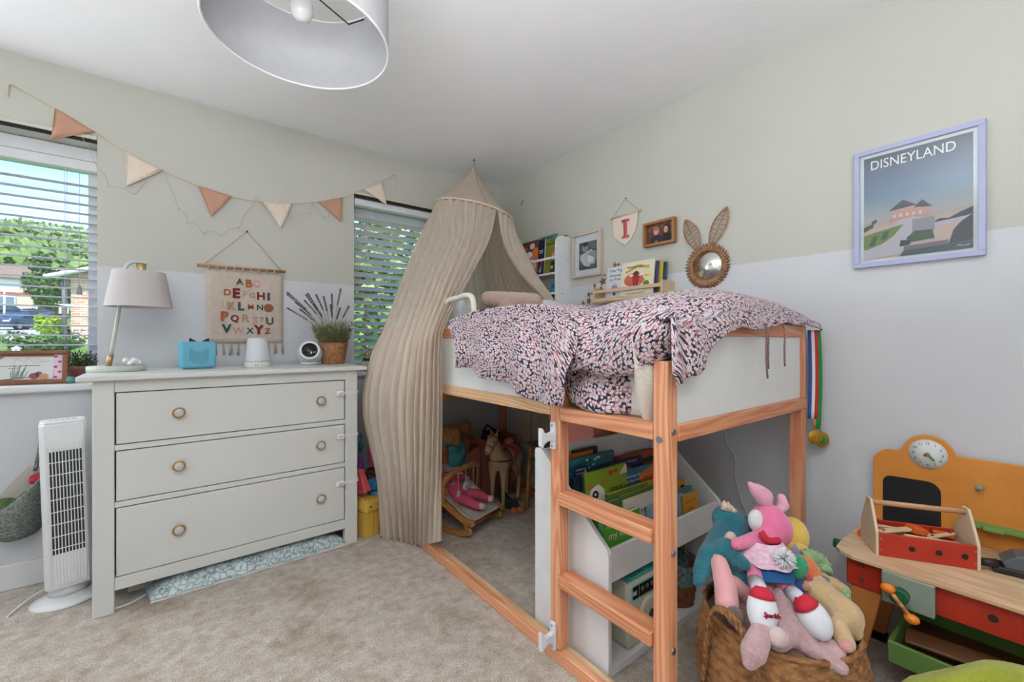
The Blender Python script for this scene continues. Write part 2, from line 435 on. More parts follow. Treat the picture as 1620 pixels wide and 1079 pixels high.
blind('white venetian blind with half closed slats behind the bed canopy', W2[0] + .012, W2[1] - .01, YW + .055, ZS + .008, 2.045, R(-24), M_SLAT2,
      [1.10, 1.62], [(1.01, 1.33), (1.025, 1.20)], .045)

# ------------------------------------------------------------------ outside
def gz(y):
    P = [(3.2, .1), (14, .86), (51, 1.95), (70, 3.4), (100, 8), (150, 19), (300, 50), (340, 52), (460, 20)]
    for (a, za), (b, zb) in zip(P, P[1:]):
        if y <= b: return za + (zb - za) * max(0, (y - a)) / (b - a)
    return 20
M_GRASS = mat('lawn', (112, 150, 62), .9, var=((86, 124, 48), 1.2)); M_ROAD = mat('pale_tarmac', (190, 188, 186), .9, var=((176, 174, 172), .8))
M_LEAF = mat('leaf_green', (92, 132, 58), .7, var=((46, 82, 34), 1.3)); M_LEAFL = mat('leaf_lime', (176, 206, 50), .7, var=((140, 176, 36), 2))
M_LEAFD = mat('leaf_dark', (56, 92, 48), .7, var=((34, 62, 34), 2)); M_LEAFY = mat('leaf_yellow_green', (178, 200, 110), .7, var=((84, 124, 56), 1.6))
m = MB(); ys = [3.25, 8, 14, 24, 38, 51, 70, 100, 150, 220, 300, 340, 460]
for a, b in zip(ys, ys[1:]):
    wa, wb = 30 + a * 1.1, 30 + b * 1.1
    m.poly([(-wa, a, gz(a)), (wa, a, gz(a)), (wb, b, gz(b)), (-wb, b, gz(b))])
struct(m.build('ground', M_GRASS))
def gp(x, y, lift=0.0):
    """ground point seen at a pixel column, at a given distance"""
    r = ray(x, 540); p = r * y; return Vector((p.x, p.y, gz(p.y) + lift))
m = MB()
for a, b in ((15, 22), (22, 30), (30, 40)):
    m.poly([gp(-120, a, .03), gp(100, a, .03), gp(100, b, .03), gp(-120, b, .03)])
struct(m.build('road', M_ROAD))
def foliage(name, c, rad, n, ls, m_, label, cat_, group=None, kind=None, trunk=None, seed=1, lumps=9):
    rnd = random.Random(seed); mb = MB(); t = bmesh.new()
    cs = [(Vector((rnd.uniform(-.6, .6), rnd.uniform(-.6, .6), rnd.uniform(-.55, .6))), rnd.uniform(.35, .6)) for _ in range(lumps)]
    for _ in range(n):
        o, s_ = rnd.choice(cs); d = Vector((rnd.gauss(0, 1), rnd.gauss(0, 1), rnd.gauss(0, 1))).normalized()
        q = o + d * s_ * rnd.uniform(.75, 1.05)
        p = Vector(c) + Vector((q.x * rad[0], q.y * rad[1], q.z * rad[2]))
        a = Vector((rnd.gauss(0, 1), rnd.gauss(0, 1), rnd.gauss(0, .6))).normalized() * ls; b = d.cross(a).normalized() * ls * .55
        t.faces.new([t.verts.new(p - a), t.verts.new(p - b), t.verts.new(p + a), t.verts.new(p + b)])
    mb._add(t)
    if trunk is None:
        return tag(recenter(mb.build(name, m_)), label, cat_, group, kind)
    root = thing(name, label, cat_, (c[0], c[1], trunk), group=group)
    mb.build('foliage', m_, root, wc=True)
    k = MB(); k.tube([(c[0], c[1], trunk), (c[0] + .05, c[1], (trunk + c[2]) / 2), (c[0], c[1], c[2] + rad[2] * .3)], [rad[0] * .09, rad[0] * .07, rad[0] * .03], 8)
    for j in range(4):
        a = j * 1.6; k.tube([(c[0], c[1], c[2] - rad[2] * .4), (c[0] + math.cos(a) * rad[0] * .5, c[1] + math.sin(a) * rad[1] * .5, c[2] + rad[2] * .2)], [rad[0] * .04, rad[0] * .012], 6)
    k.build('trunk', mat('bark', (92, 74, 58), .9), root, wc=True)
    return root
# woods on the hill: nobody could count those crowns
rnd = random.Random(3); m = MB(); t = bmesh.new()
for i in range(1500):
    y = rnd.uniform(105, 335); x = y * rnd.uniform(-.62, -.08); r_ = rnd.uniform(2.6, 4.8); zc_ = gz(y) + r_ * .8
    for k in range(40):
        d = Vector((rnd.gauss(0, 1), rnd.gauss(0, 1) - .6, rnd.gauss(0, 1) + .3)).normalized()
        p = Vector((x, y, zc_)) + d * r_ * rnd.uniform(.7, 1.05)
        a = Vector((rnd.gauss(0, 1), rnd.gauss(0, .5), rnd.gauss(0, 1))).normalized() * r_ * .22; b = d.cross(a).normalized() * r_ * .18
        t.faces.new([t.verts.new(p - a), t.verts.new(p - b), t.verts.new(p + a), t.verts.new(p + b)])
m._add(t)
tag(m.build('hillside_woods', mat('woods_green', (150, 174, 96), .8, var=((62, 98, 50), .09))), 'green wooded hillside beyond the street', 'trees', kind='stuff')
# tree filling the view of the right window
foliage('garden_tree', (3.1, 6.6, 2.0), (2.3, 1.3, 2.2), 15000, .075, M_LEAFY, 'leafy garden tree filling the view of the right window', 'tree', trunk=.2, seed=5, lumps=26)
foliage('street_tree', gp(88, 26, 3.1), (1.15, 1.0, 1.7), 3000, .13, M_LEAF, 'bushy green tree in front of the brick house', 'tree', trunk=gz(38), seed=8)
foliage('round_shrub', gp(80, 15.5, .55), (.42, .4, .5), 1500, .06, M_LEAFL, 'bright lime green clipped shrub by the road', 'shrub', seed=9, lumps=6)
foliage('garden_hedge', gp(69, 9.0, .2), (.62, .3, .34), 1800, .05, M_LEAF, 'low garden hedge just outside the left window', 'hedge', seed=10, lumps=14)
foliage('front_garden_shrub', gp(74, 46, 2.4), (1.2, 1.2, 2.2), 1500, .2, M_LEAF, 'dark shrub in front of the far house', 'shrub', seed=11)
foliage('red_leaved_shrub', gp(98, 17, .35), (.3, .3, .5), 700, .06, mat('leaf_red', (120, 62, 70), .8), 'small red leaved shrub beside the lime shrub', 'shrub', seed=12)
M_BRK = None
def brick_material():
    t = NT('red_brick'); v = t.coord('Object')
    b = t.node('ShaderNodeTexBrick'); b.inputs['Scale'].default_value = 1.0; b.inputs['Brick Width'].default_value = .225; b.inputs['Row Height'].default_value = .075; b.inputs['Mortar Size'].default_value = .01
    b.inputs['Color1'].default_value = lin((206, 138, 108)); b.inputs['Color2'].default_value = lin((226, 176, 148)); b.inputs['Mortar'].default_value = lin((222, 208, 196))
    cm = t.node('ShaderNodeCombineXYZ'); sp = t.node('ShaderNodeSeparateXYZ'); t.link(v, sp.inputs[0]); t.link(sp.outputs[0], cm.inputs[0]); t.link(sp.outputs[2], cm.inputs[1])
    t.link(cm.outputs[0], b.inputs['Vector']); t.link(b.outputs[0], t.b.inputs['Base Color']); return t.m
M_BRK = brick_material(); M_ROOF = mat('brown_roof_tile', (150, 128, 116), .9, var=((132, 110, 98), 2)); M_WHITE = mat('white_cladding', (236, 236, 236), .6); M_DGLASS = mat('far_window_glass', (120, 136, 150), .1)
# neighbour's brick house
p = gp(112, 13.5); h = thing('brick_house', 'red brick house wall with white gable boards outside left window', 'house', (p.x, p.y, gz(p.y) - .2), (0, 0, R(-6)))
MB().bb(0, 7, 0, 6, 0, 2.35).build('wall', M_BRK, h)
m = MB(); m.prism([(-.45, 2.3), (3.5, 3.6), (7.4, 2.3)], 6.5, Matrix.Translation((0, -.25, 0)) @ Matrix.Rotation(PI / 2, 4, 'X') @ Matrix.Scale(-1, 4, (0, 0, 1))); m.build('roof', M_ROOF, h)
m = MB(); m.tube([(-.5, -.3, 2.25), (3.5, -.3, 3.58)], .09, 4); m.tube([(7.5, -.3, 2.25), (3.5, -.3, 3.58)], .09, 4); m.build('barge_board', M_WHITE, h)
m = MB(); m.cyl((-.12, -.1, 0), (-.12, -.1, 2.3), .06, n=10); m.build('drainpipe', mat('grey_pipe', (96, 98, 106), .5), h)
m = MB()
for k in range(5): m.bb(.05 + k * .16, .07 + k * .16, -.05, -.03, 0.1, .75)
for k in range(4): m.bb(.05, .71, -.055, -.035, .16 + k * .18, .18 + k * .18)
m.build('trellis', M_WHITE, h)
# far house
p = gp(14, 47); h = thing('far_house', 'pale house with brown roof across the street', 'house', (p.x - 4.5, p.y, gz(p.y) + .8), (0, 0, R(8)))
MB().bb(0, 9, 0, 7, 0, 3.9).build('wall', mat('cream_render', (226, 206, 184), .8), h)
MB().bb(0, 5.2, -.06, 0, 2.2, 3.7).build('cladding_panel', M_WHITE, h)
MB().bb(0, 9, -.08, 0, 1.9, 2.2).build('red_band', mat('red_tile_band', (186, 104, 88), .8), h)
for x0, z0 in ((.6, .8), (3.4, .8), (6.6, .8), (1.2, 2.6), (6.6, 2.5)):
    w = MB().bb(x0, x0 + 1.5, -.12, -.02, z0, z0 + .95).build('window_frame', M_WHITE, h); MB().bb(x0 + .1, x0 + 1.4, -.14, -.12, z0 + .1, z0 + .85).build('pane', M_DGLASS, w)
m = MB(); m.poly([(-.4, -.6, 3.8), (9.4, -.6, 3.8), (9.4, 3.5, 5.6), (-.4, 3.5, 5.6)]); m.poly([(-.4, 7.5, 3.8), (-.4, 3.5, 5.6), (9.4, 3.5, 5.6), (9.4, 7.5, 3.8)]); m.bb(-.4, 9.4, -.62, -.5, 3.68, 3.82); m.build('roof', M_ROOF, h)
def car(px_, d, col, label, rz, name='car'):
    p = gp(px_, d); t = thing(name, label, 'car', (p.x, p.y, gz(p.y) + .02), (0, 0, rz), 'cars parked along the street')
    prof = [(-2.05, .25), (-2.1, .62), (-1.95, .85), (-1.0, .95), (1.1, .98), (1.95, .9), (2.1, .6), (2.05, .25)]
    m = MB(); m.prism(prof, 1.7, Matrix.Translation((0, .85, 0)) @ Matrix.Rotation(PI / 2, 4, 'X'), .08, 2); m.build('body', mat('car_' + name + '_%d' % int(px_), col, .25, .3), t)
    cab = [(-1.0, .93), (-.35, 1.42), (.9, 1.45), (1.6, .95)]
    m = MB(); m.prism(cab, 1.45, Matrix.Translation((0, .725, 0)) @ Matrix.Rotation(PI / 2, 4, 'X'), .1, 2); m.build('cabin_glass', mat('car_glass', (60, 84, 110), .1), t)
    m = MB(); m.bb(-.4, .95, -.66, .66, 1.43, 1.48, .02); m.build('car_roof', mat('car_' + name + '_%d' % int(px_), col), t)
    for x in (-1.3, 1.3):
        for y in (-.78, .78):
            m = MB(); m.cyl((x, y - .1, .31), (x, y + .1, .31), .31, n=16); w = m.build('wheel', mat('tyre', (30, 30, 32), .8), t)
            m = MB(); m.cyl((x, y - .11, .31), (x, y + .11, .31), .18, n=10); m.build('hub', mat('hub_grey', (150, 152, 156), .4, .5), w)
    for y in (-.6, .6):
        MB().box((-2.06, y, .66), (.08, .34, .14), None, .03, 2).build('headlight', mat('headlight', (220, 224, 226), .2), t)
    MB().box((-2.1, 0, .48), (.03, .52, .12)).build('number_plate', M_WHITE, t)
    return t
car(34, 33, (66, 84, 110), 'dark blue car facing the house on the pale road', R(64))
car(66, 38, (176, 60, 74), 'red car parked beside the dark blue car', R(80))
car(50, 41, (52, 66, 130), 'bright blue car parked behind the dark blue car', R(35))
car(2, 45.6, (34, 48, 62), 'nearly black car parked at the far left', R(25))
for i, x in enumerate((7, 58)):
    p = gp(x, 37.5 if i == 0 else 44.5); m = MB(); m.cyl((0, 0, 0), (0, 0, 3.0 if i == 0 else 1.6), .08, .06, 8); m.lathe([(.1, 0), (.1, .05), (.03, .08)], 8, Matrix.Translation((0, 0, 3.0 if i == 0 else 1.6)))
    o = m.build('street_post', M_WHITE); o.location = p; tag(o, ['tall white street post in front of far house', 'short white street post near the red car'][i], 'post', 'street posts')
p = gp(26, 8.0); m = MB(); m.box((0, 0, .1), (.10, .08, .3), None, .01); m.lathe([(.07, .25), (.07, .27), (.0, .31)], 4); o = m.build('gate_post', M_WHITE); o.location = (p.x, p.y, gz(p.y)); tag(o, 'white garden gate post beside the low hedge', 'post')

# ------------------------------------------------------------------ loft bed
PR, PRD = (239, 178, 137), (220, 144, 103)
PL, PLD = (242, 208, 166), (226, 178, 132)
def pine(axis, tone):
    return wood('red_pine_' + axis, PR, PRD, axis, .45) if tone == 'r' else wood('pale_pine_' + axis, PL, PLD, axis, .45)
M_PANEL = mat('white_bed_panel', (227, 228, 226), .35)
BX0, BX1, BY0, BY1 = 1.04, 2.04, .656, 2.737; PS = .047
bed = thing('loft_bed', 'pine loft bed with white side panels and a ladder', 'bed', (1.54, 1.7, 0))
def bpart(name, x0, x1, y0, y1, z0, z1, axis, tone, bev=.003, parent=None, m_=None):
    return MB().bb(x0, x1, y0, y1, z0, z1, bev, 1).build(name, m_ or pine(axis, tone), parent or bed, wc=True)
M_BOLT = mat('steel_bolt', (150, 156, 164), .3, .9)
for i, (x, y) in enumerate(((BX0, BY0), (BX1 - PS, BY0), (BX0, BY1 - PS), (BX1 - PS, BY1 - PS))):
    post = bpart('post', x, x + PS, y, y + PS, 0, 1.185 if i else 1.065, 'Z', 'r')
    if i == 0:
        for z in (.862, .53, .265):
            MB().cyl((x + .024, y - .004, z + .01), (x + .024, y + .002, z + .01), .009, n=14).build('bolt', M_BOLT, post, wc=True)
        MB().cyl((x - .004, y + .026, .85), (x + .002, y + .026, .85), .009, n=14).build('bolt', M_BOLT, post, wc=True)
lad = bpart('ladder_post', BX0, BX0 + PS, 1.073, 1.12, .048, 1.185, 'Z', 'r')
# long side facing the room
bpart('top_rail', BX0, BX0 + .024, 1.12, BY1 - PS, 1.135, 1.185, 'Y', 'r')
bpart('side_rail', BX0, BX0 + .026, 1.12, BY1 - PS, .857, .903, 'Y', 'l')
bpart('side_panel', BX0 + .006, BX0 + .018, 1.12, BY1 - PS, .903, 1.135, 'Y', 'l', .001, m_=M_PANEL)
bpart('ladder_rail', BX0 - .002, BX0 + .045, BY0 + PS, 1.073, .845, .891, 'Y', 'r')
for z in (.557, .272): bpart('ladder_step', BX0 - .012, BX0 + .055, BY0 + PS, 1.073, z, z + .043, 'Y', 'r', .004)
bpart('floor_rail', BX0, BX0 + .026, BY0 + PS, BY1 - PS, 0, .046, 'Y', 'r'); bpart('floor_rail', BX0 + .026, BX0 + .06, BY0 + PS, BY1 - PS, 0, .036, 'Y', 'l')
# end facing the camera
bpart('top_rail', BX0 + PS, BX1 - PS, BY0, BY0 + .026, 1.135, 1.182, 'X', 'r')
bpart('end_rail', BX0 + PS, BX1, BY0 - .004, BY0 + .024, .842, .889, 'X', 'r')
bpart('end_panel', BX0 + PS, BX1 - PS, BY0 + .006, BY0 + .018, .889, 1.135, 'X', 'l', .001, m_=M_PANEL)
bpart('floor_rail', BX0 + PS, BX1 - PS, BY0, BY0 + .045, 0, .046, 'X', 'r')
# far end and wall side
for z0, z1 in ((1.135, 1.185), (.845, .9)):
    bpart('end_rail', BX0 + PS, BX1 - PS, BY1 - .03, BY1, z0, z1, 'X', 'r'); bpart('wall_rail', BX1 - .026, BX1, BY0 + PS, BY1 - PS, z0, z1, 'Y', 'r')
bpart('cross_rail', BX0 + PS, BX1 - PS, BY1 - .03, BY1, .70, .745, 'X', 'l')
bpart('end_panel', BX0 + PS, BX1 - PS, BY1 - .02, BY1 - .01, .9, 1.135, 'X', 'l', .001, m_=M_PANEL); bpart('wall_panel', BX1 - .02, BX1 - .01, BY0 + PS, BY1 - PS, .9, 1.135, 'Y', 'l', .001, m_=M_PANEL)
bpart('floor_rail', BX1 - .045, BX1, BY0 + PS, BY1 - PS, 0, .046, 'Y', 'r'); bpart('floor_rail', BX0 + PS, BX1 - PS, BY1 - .045, BY1, 0, .046, 'X', 'r')
sl = None
for k in range(14):
    y = .78 + k * .144
    if sl is None: sl = MB().box((0, 0, 0), (.93, .065, .018), None, .003).build('bed_slat', pine('X', 'l'), bed); o = sl
    else: o = sl.copy(); COL.objects.link(o)
    o.location = (0, y - 1.7, .862)
m = MB(); m.bb(1.095, 1.985, .75, 2.66, .875, 1.05, .04, 3); mt = m.build('mattress', mat('mattress_cotton', (214, 210, 202), .9, bump=(60, .2))); tag(recenter(mt), 'white mattress lying in the loft bed frame', 'mattress')

# ------------------------------------------------------------------ floral duvet
def floral_material():
    t = NT('floral_cotton')
    tc = t.node('ShaderNodeTexCoord'); nz = t.noise(tc.outputs['UV'], 60, 2)
    def vor(scale, off):
        mp = t.node('ShaderNodeMapping'); mp.inputs['Scale'].default_value = (scale, scale, scale); mp.inputs['Location'].default_value = (off, off * 1.7, 0)
        t.link(tc.outputs['UV'], mp.inputs[0])
        v = t.node('ShaderNodeTexVoronoi', voronoi_dimensions='2D', feature='F1'); v.inputs['Scale'].default_value = 1.0; v.inputs['Randomness'].default_value = .72
        t.link(mp.outputs[0], v.inputs['Vector']); return v, mp
    v, mp = vor(82.0, 0.0); d = v.outputs['Distance']
    # five petals: modulate the distance by the angle round the cell's centre
    sub = t.node('ShaderNodeVectorMath', operation='SUBTRACT'); t.link(mp.outputs[0], sub.inputs[0]); t.link(v.outputs['Position'], sub.inputs[1])
    sp = t.node('ShaderNodeSeparateXYZ'); t.link(sub.outputs[0], sp.inputs[0])
    at = t.node('ShaderNodeMath', operation='ARCTAN2'); t.link(sp.outputs[1], at.inputs[0]); t.link(sp.outputs[0], at.inputs[1])
    m5 = t.node('ShaderNodeMath', operation='MULTIPLY'); t.link(at.outputs[0], m5.inputs[0]); m5.inputs[1].default_value = 5
    cs = t.node('ShaderNodeMath', operation='COSINE'); t.link(m5.outputs[0], cs.inputs[0])
    ma = t.node('ShaderNodeMath', operation='MULTIPLY_ADD'); t.link(cs.outputs[0], ma.inputs[0]); ma.inputs[1].default_value = -.055; t.link(d, ma.inputs[2])
    isf = t.ramp(ma.outputs[0], [(0.0, (255, 255, 255)), (.33, (255, 255, 255)), (.38, (0, 0, 0))])
    pet = t.ramp(d, [(0.0, (48, 40, 56)), (.085, (48, 40, 56)), (.12, (236, 228, 236)), (.34, (212, 196, 208))])
    v2, _ = vor(120.0, 3.3)
    bgc = t.ramp(t.node('ShaderNodeSeparateColor').outputs[0], [(0, (0, 0, 0)), (1, (0, 0, 0))]) if False else None
    sc = t.node('ShaderNodeSeparateColor'); t.link(v2.outputs['Color'], sc.inputs[0])
    bg = t.ramp(sc.outputs[0], [(0.0, (40, 36, 52)), (.44, (52, 46, 62)), (.46, (176, 118, 114)), (.74, (168, 112, 112)), (.76, (190, 170, 178))], 'CONSTANT')
    mx = t.node('ShaderNodeMix', data_type='RGBA'); t.link(isf, mx.inputs[0]); t.link(bg, mx.inputs[6]); t.link(pet, mx.inputs[7])
    t.link(mx.outputs[2], t.b.inputs['Base Color']); t.b.inputs['Roughness'].default_value = .9; t.b.inputs['Sheen Weight'].default_value = .15
    t.bump(nz, .15, .004); return t.m
M_FLORAL = floral_material()
def wr(p, a=.012, s=5.0, seed=0.0):
    q = Vector(p) * s + Vector((seed, seed * 2, 0)); return (noise.noise(q) + .5 * noise.noise(q * 2.3)) * a
duv = MB()
XD = .985
hem = [onX(x, y, XD) for x, y in ((726, 582), (745, 583), (766, 598), (800, 605), (822, 622), (846, 634), (872, 641), (889, 640))]
mid = [onX(x, y, XD - .012) for x, y in ((725, 552), (748, 553), (772, 556), (802, 560), (826, 565), (850, 570), (876, 578), (897, 588))]
ysA = [1.80, 1.68, 1.56, 1.46, 1.36, 1.26, 1.14, 1.02]
cA = [[(1.78, y, 1.10) for y in ysA], [(1.60, y, 1.16 + .02 * i / 7) for i, y in enumerate(ysA)],
      [(1.36, y, 1.205 + .045 * math.sin(min(1, i / 3) * PI / 2)) for i, y in enumerate(ysA)],
      [(1.16, y, 1.205 + .052 * math.sin(min(1, (i + .4) / 3) * PI / 2)) for i, y in enumerate(ysA)],
      [(1.035, y - .01 * i, 1.195 + .03 * math.sin(min(1, (i + .5) / 3) * PI / 2)) for i, y in enumerate(ysA)], mid, hem]
for c_ in cA[:5]:
    x_, y_, z_ = c_[-1]; c_[-1] = (x_, y_, z_ - .075); x_, y_, z_ = c_[-2]; c_[-2] = (x_, y_, z_ - .012)
def dA(u, v):
    p = loft(cA, u, v)
    k = max(0, v - .45) / .55
    p.x -= .014 * k * math.sin(u * 21 + 2 * v) * (1 - .3 * u); p += Vector((-1, 0, .4)) * wr(p, .012, 7)
    if v > .55: p.x = min(p.x, 1.028 if v < .7 else .999)
    return p
duv.grid(dA, 70, 60, uv='len')
# swathe thrown over the corner post and the end of the bed
xsB = [1.016, 1.05, 1.13, 1.24, 1.38, 1.54, 1.70, 1.82, 1.94, 2.075]
zc2 = [1.04, 1.165, 1.235, 1.275, 1.292, 1.300, 1.298, 1.302, 1.285, 1.215]
cB = [[(x + .02, 1.42, 1.12) for x in xsB], [(x, 1.10, z - .035) for x, z in zip(xsB, zc2)], [(x, .86, z) for x, z in zip(xsB, zc2)],
      [(x, .72, z - d) for x, z, d in zip(xsB, zc2, (-.01, .0, .01, .02, .015, .02, .03, .02, .012, .015))],
      [(x, y_, z) for x, y_, z in zip(xsB, (.632, .632, .63, .632, .635, .64, .645, .645, .64, .635), (1.04, 1.145, 1.168, 1.195, 1.215, 1.215, 1.21, 1.206, 1.21, 1.19))],
      [(x + .015, y_, z) for x, y_, z in zip(xsB, (.625, .622, .618, .62, .622, .626, .63, .635, .628, .622), (1.01, 1.025, 1.05, 1.13, 1.155, 1.165, 1.182, 1.19, 1.185, 1.165))]]
def dB(u, v):
    p = loft(cB, u, v); p += Vector((-.3, -.25, .8)) * wr(p, .016, 6, 4) + Vector((0, 0, 1)) * .010 * math.sin(u * 9 + v * 5) * (v < .75)
    if v > .78: p.y = min(p.y, .645); p.y -= .007 * math.sin(u * 40)
    if v > .62 and v <= .8: p.z = max(p.z, 1.19 if p.x > 1.1 else 1.178)
    return p
duv.grid(dB, 84, 54, uv='len')
# the roll of cloth hanging in the ladder opening
rollc = [(1.20, 1.10, 1.215), (1.10, 1.055, 1.165), (1.065, .985, 1.115), (1.062, .90, 1.085), (1.05, .82, 1.088), (1.04, .74, 1.115), (1.07, .69, 1.155), (1.16, .70, 1.19)]
rollr = [.002, .065, .074, .066, .062, .058, .055, .002]
def dR(u, v):
    c = cat(rollc, v); c2 = cat(rollc, min(1, v + .02)); c0 = cat(rollc, max(0, v - .02)); d = (c2 - c0).normalized()
    w = d.cross(Vector((0, 0, 1))).normalized(); k = w.cross(d); r_ = cat([(q, 0, 0) for q in rollr], v).x * (1 + .09 * math.sin(u * 2 * PI * 3 + v * 9))
    return c + w * math.cos(u * 2 * PI) * r_ * .75 + k * math.sin(u * 2 * PI) * r_ * 1.05
duv.grid(dR, 28, 40, closed=True, uv='len')
# the bulge of bedding behind the ladder opening
cC = [[(1.15, 1.07, 1.14), (1.13, .97, 1.13), (1.13, .87, 1.12), (1.16, .77, 1.12)], [(1.085, 1.068, 1.06), (1.075, .97, 1.04), (1.08, .87, 1.03), (1.12, .79, 1.02)],
      [(1.072, 1.066, .97), (1.055, .97, .95), (1.06, .88, .945), (1.11, .80, .95)], [(1.10, 1.055, .915), (1.062, .97, .898), (1.066, .89, .896), (1.12, .81, .897)], [(1.22, 1.02, .90), (1.2, .97, .895), (1.2, .89, .895), (1.24, .82, .895)]]
def dC(u, v): p = loft(cC, u, v); return p + Vector((-1, 0, 0)) * wr(p, .018, 9, 2)
duv.grid(dC, 30, 26, uv='len')
duv.grid(lambda u, v: Vector((1.10 + .8 * u, .76 + .85 * v, 1.115 + .022 * math.sin(u * 11 + v * 7))), 30, 30, uv='len')
duvet = duv.build('duvet', M_FLORAL); tag(recenter(duvet), 'floral pink and navy duvet bunched over the loft bed rail', 'duvet')
mod(duvet, 'SOLIDIFY', thickness=.006, offset=-1); 
def tie(x, drop, sw):
    m = MB()
    for s_, L in ((0, drop), (.012, drop * .8)):
        pts = [(x + s_, .618, 1.175), (x + s_ + sw, .612, 1.15), (x + s_ * 1.4 + sw * .4, .613, 1.15 - L * .5), (x + s_ * .6 + sw * 2, .612, 1.15 - L)]
        m.tube(curve_pts(pts, 10), [.004] * 4 + [.006] * 7, 6, flat=(1, .4))
        if not sw: break
    o = m.build('fabric_tie', mat('plum_print_tie', (112, 84, 92), .9, var=((190, 160, 166), 260)), duvet, wc=True)
tie(1.545, .155, .006); tie(1.70, .12, 0)
# pale fleece cushion in the ladder opening
def pillow(mb, w, h, t, M, nu=18, p=3.0, wav=.0):
    for sg in (1, -1):
        def f(u, v):
            x, y = 2 * u - 1, 2 * v - 1; k = max(0, (1 - abs(x) ** p)) ** .55 * max(0, (1 - abs(y) ** p)) ** .55
            pin = 1 - .06 * (x * x * y * y)
            return Vector((x * w / 2 * pin, y * h / 2 * pin, sg * k * t / 2 + wav * math.sin(x * 7 + y * 5) * k))
        mb.grid(f if sg > 0 else (lambda u, v: f(1 - u, v)), nu, nu, M=M, uv=(w, h))
M_FLEECE = mat('cream_fleece', (232, 226, 214), .95, bump=(130, .7, .006), sheen=.4)
m = MB(); pillow(m, .30, .33, .085, Matrix.Translation((1.17, .742, 1.035)) @ Matrix.Rotation(R(-14), 4, 'Y') @ Matrix.Rotation(R(94), 4, 'X') @ Matrix.Rotation(R(6), 4, 'Z'), wav=.006)
tag(recenter(m.build('fleece_cushion', M_FLEECE)), 'cream fleece cushion wedged beside the front bed post', 'cushion')
m = MB(); pillow(m, .55, .36, .16, Matrix.Translation((1.74, 1.98, 1.255)) @ Matrix.Rotation(R(28), 4, 'X') @ Matrix.Rotation(R(-10), 4, 'Y'))
tag(recenter(m.build('bed_pillow', mat('white_cotton', (232, 232, 234), .9))), 'plain white pillow behind the floral duvet', 'pillow')
# plush toy lying face down on the bed
tp = thing('plush_toy', 'beige fluffy plush toy lying between pillow and canopy', 'plush toy', (1.47, 1.96, 1.175))
M_BEIGEP = mat('beige_plush', (196, 170, 156), .95, bump=(150, .8, .006), sheen=.4)
blob('body', [((.0, -.0, .16), .050, (.02, -.02, .06), .062), ((-.075, .055, .185), .046, (.10, -.07, .178), .046), ((.10, -.07, .178), .046, (.135, -.10, .172), .046)], M_BEIGEP, tp, .008)
m = MB(); m.sph((-.03, .0, .06), (.05, .03, .03), 10, 8); m.build('teal_pad', mat('teal_cloth', (70, 140, 160), .9), tp)
# mesh bed guard at the head of the bed
bg = thing('bed_guard', 'white padded bed guard with mesh panel beside the canopy', 'bed guard', (1.10, 1.86, 1.05))
def meshcloth():
    t = NT('sheer_mesh'); tr = t.node('ShaderNodeBsdfTransparent'); df = t.node('ShaderNodeBsdfDiffuse'); df.inputs[0].default_value = lin((206, 206, 214))
    ck = t.noise(t.coord('Object'), 9, 2); rp = t.ramp(ck, [(.35, (120, 120, 120)), (.65, (210, 210, 210))])
    mx = t.node('ShaderNodeMixShader'); t.link(rp, mx.inputs[0]); t.link(tr.outputs[0], mx.inputs[1]); t.link(df.outputs[0], mx.inputs[2]); t.link(mx.outputs[0], t.out.inputs[0]); return t.m
gpts = [(.0, .13, .0), (0, .13, .22), (0, .10, .275), (0, .0, .285), (0, -.10, .29), (0, -.145, .25), (0, -.15, .1), (0, -.15, 0)]
m = MB(); m.tube(curve_pts(gpts, 30), .013, 10); m.build('padded_tube', mat('cream_padding', (226, 222, 208), .8), bg)
m = MB(); m.grid(lambda u, v: Vector((.004, .12 - .265 * u, .0 + .275 * v * (1 if .1 < u < .9 else .93))), 6, 6); m.build('mesh_panel', meshcloth(), bg)

# ------------------------------------------------------------------ bed canopy
def sheer(name, rgb, rgb2, transp=.1):
    t = NT(name); v = t.coord('Object', (1, 1, .25))
    col = t.ramp(t.noise(v, 30, 4), [(.35, rgb), (.68, rgb2)])
    df = t.node('ShaderNodeBsdfDiffuse'); tl = t.node('ShaderNodeBsdfTranslucent'); tr = t.node('ShaderNodeBsdfTransparent')
    t.link(col, df.inputs[0]); t.link(col, tl.inputs[0])
    m1 = t.node('ShaderNodeMixShader'); m1.inputs[0].default_value = .42; t.link(df.outputs[0], m1.inputs[1]); t.link(tl.outputs[0], m1.inputs[2])
    m2 = t.node('ShaderNodeMixShader'); m2.inputs[0].default_value = transp; t.link(m1.outputs[0], m2.inputs[1]); t.link(tr.outputs[0], m2.inputs[2])
    b = t.node('ShaderNodeBump'); b.inputs['Strength'].default_value = .25; b.inputs['Distance'].default_value = .004
    t.link(t.noise(t.coord('Object', (1, 1, .12)), 120, 3), b.inputs['Height']); t.link(b.outputs[0], df.inputs['Normal'])
    t.link(m2.outputs[0], t.out.inputs[0]); return t.m
M_SHEER = sheer('sheer_beige_voile', (238, 226, 213), (229, 214, 200), .07); M_CONE = sheer('beige_canopy_cotton', (230, 215, 202), (224, 207, 194), 0)
CC = Vector((1.674, 2.601, 2.035)); CR = .283; FW = Vector((SY, CY, 0)); RT = Vector((CY, -SY, 0))
def ring(phi, r_=CR, dz=0):
    p = CC + (-FW * math.cos(R(phi)) + RT * math.sin(R(phi))) * r_
    p.z += -.058 * math.sin(R(phi)) * r_ / CR + dz; return p
can = thing('bed_canopy', 'beige voile bed canopy hanging from the ceiling over the loft bed', 'canopy', (CC.x, CC.y, 0))
apex = Vector((CC.x, CC.y, 2.385))
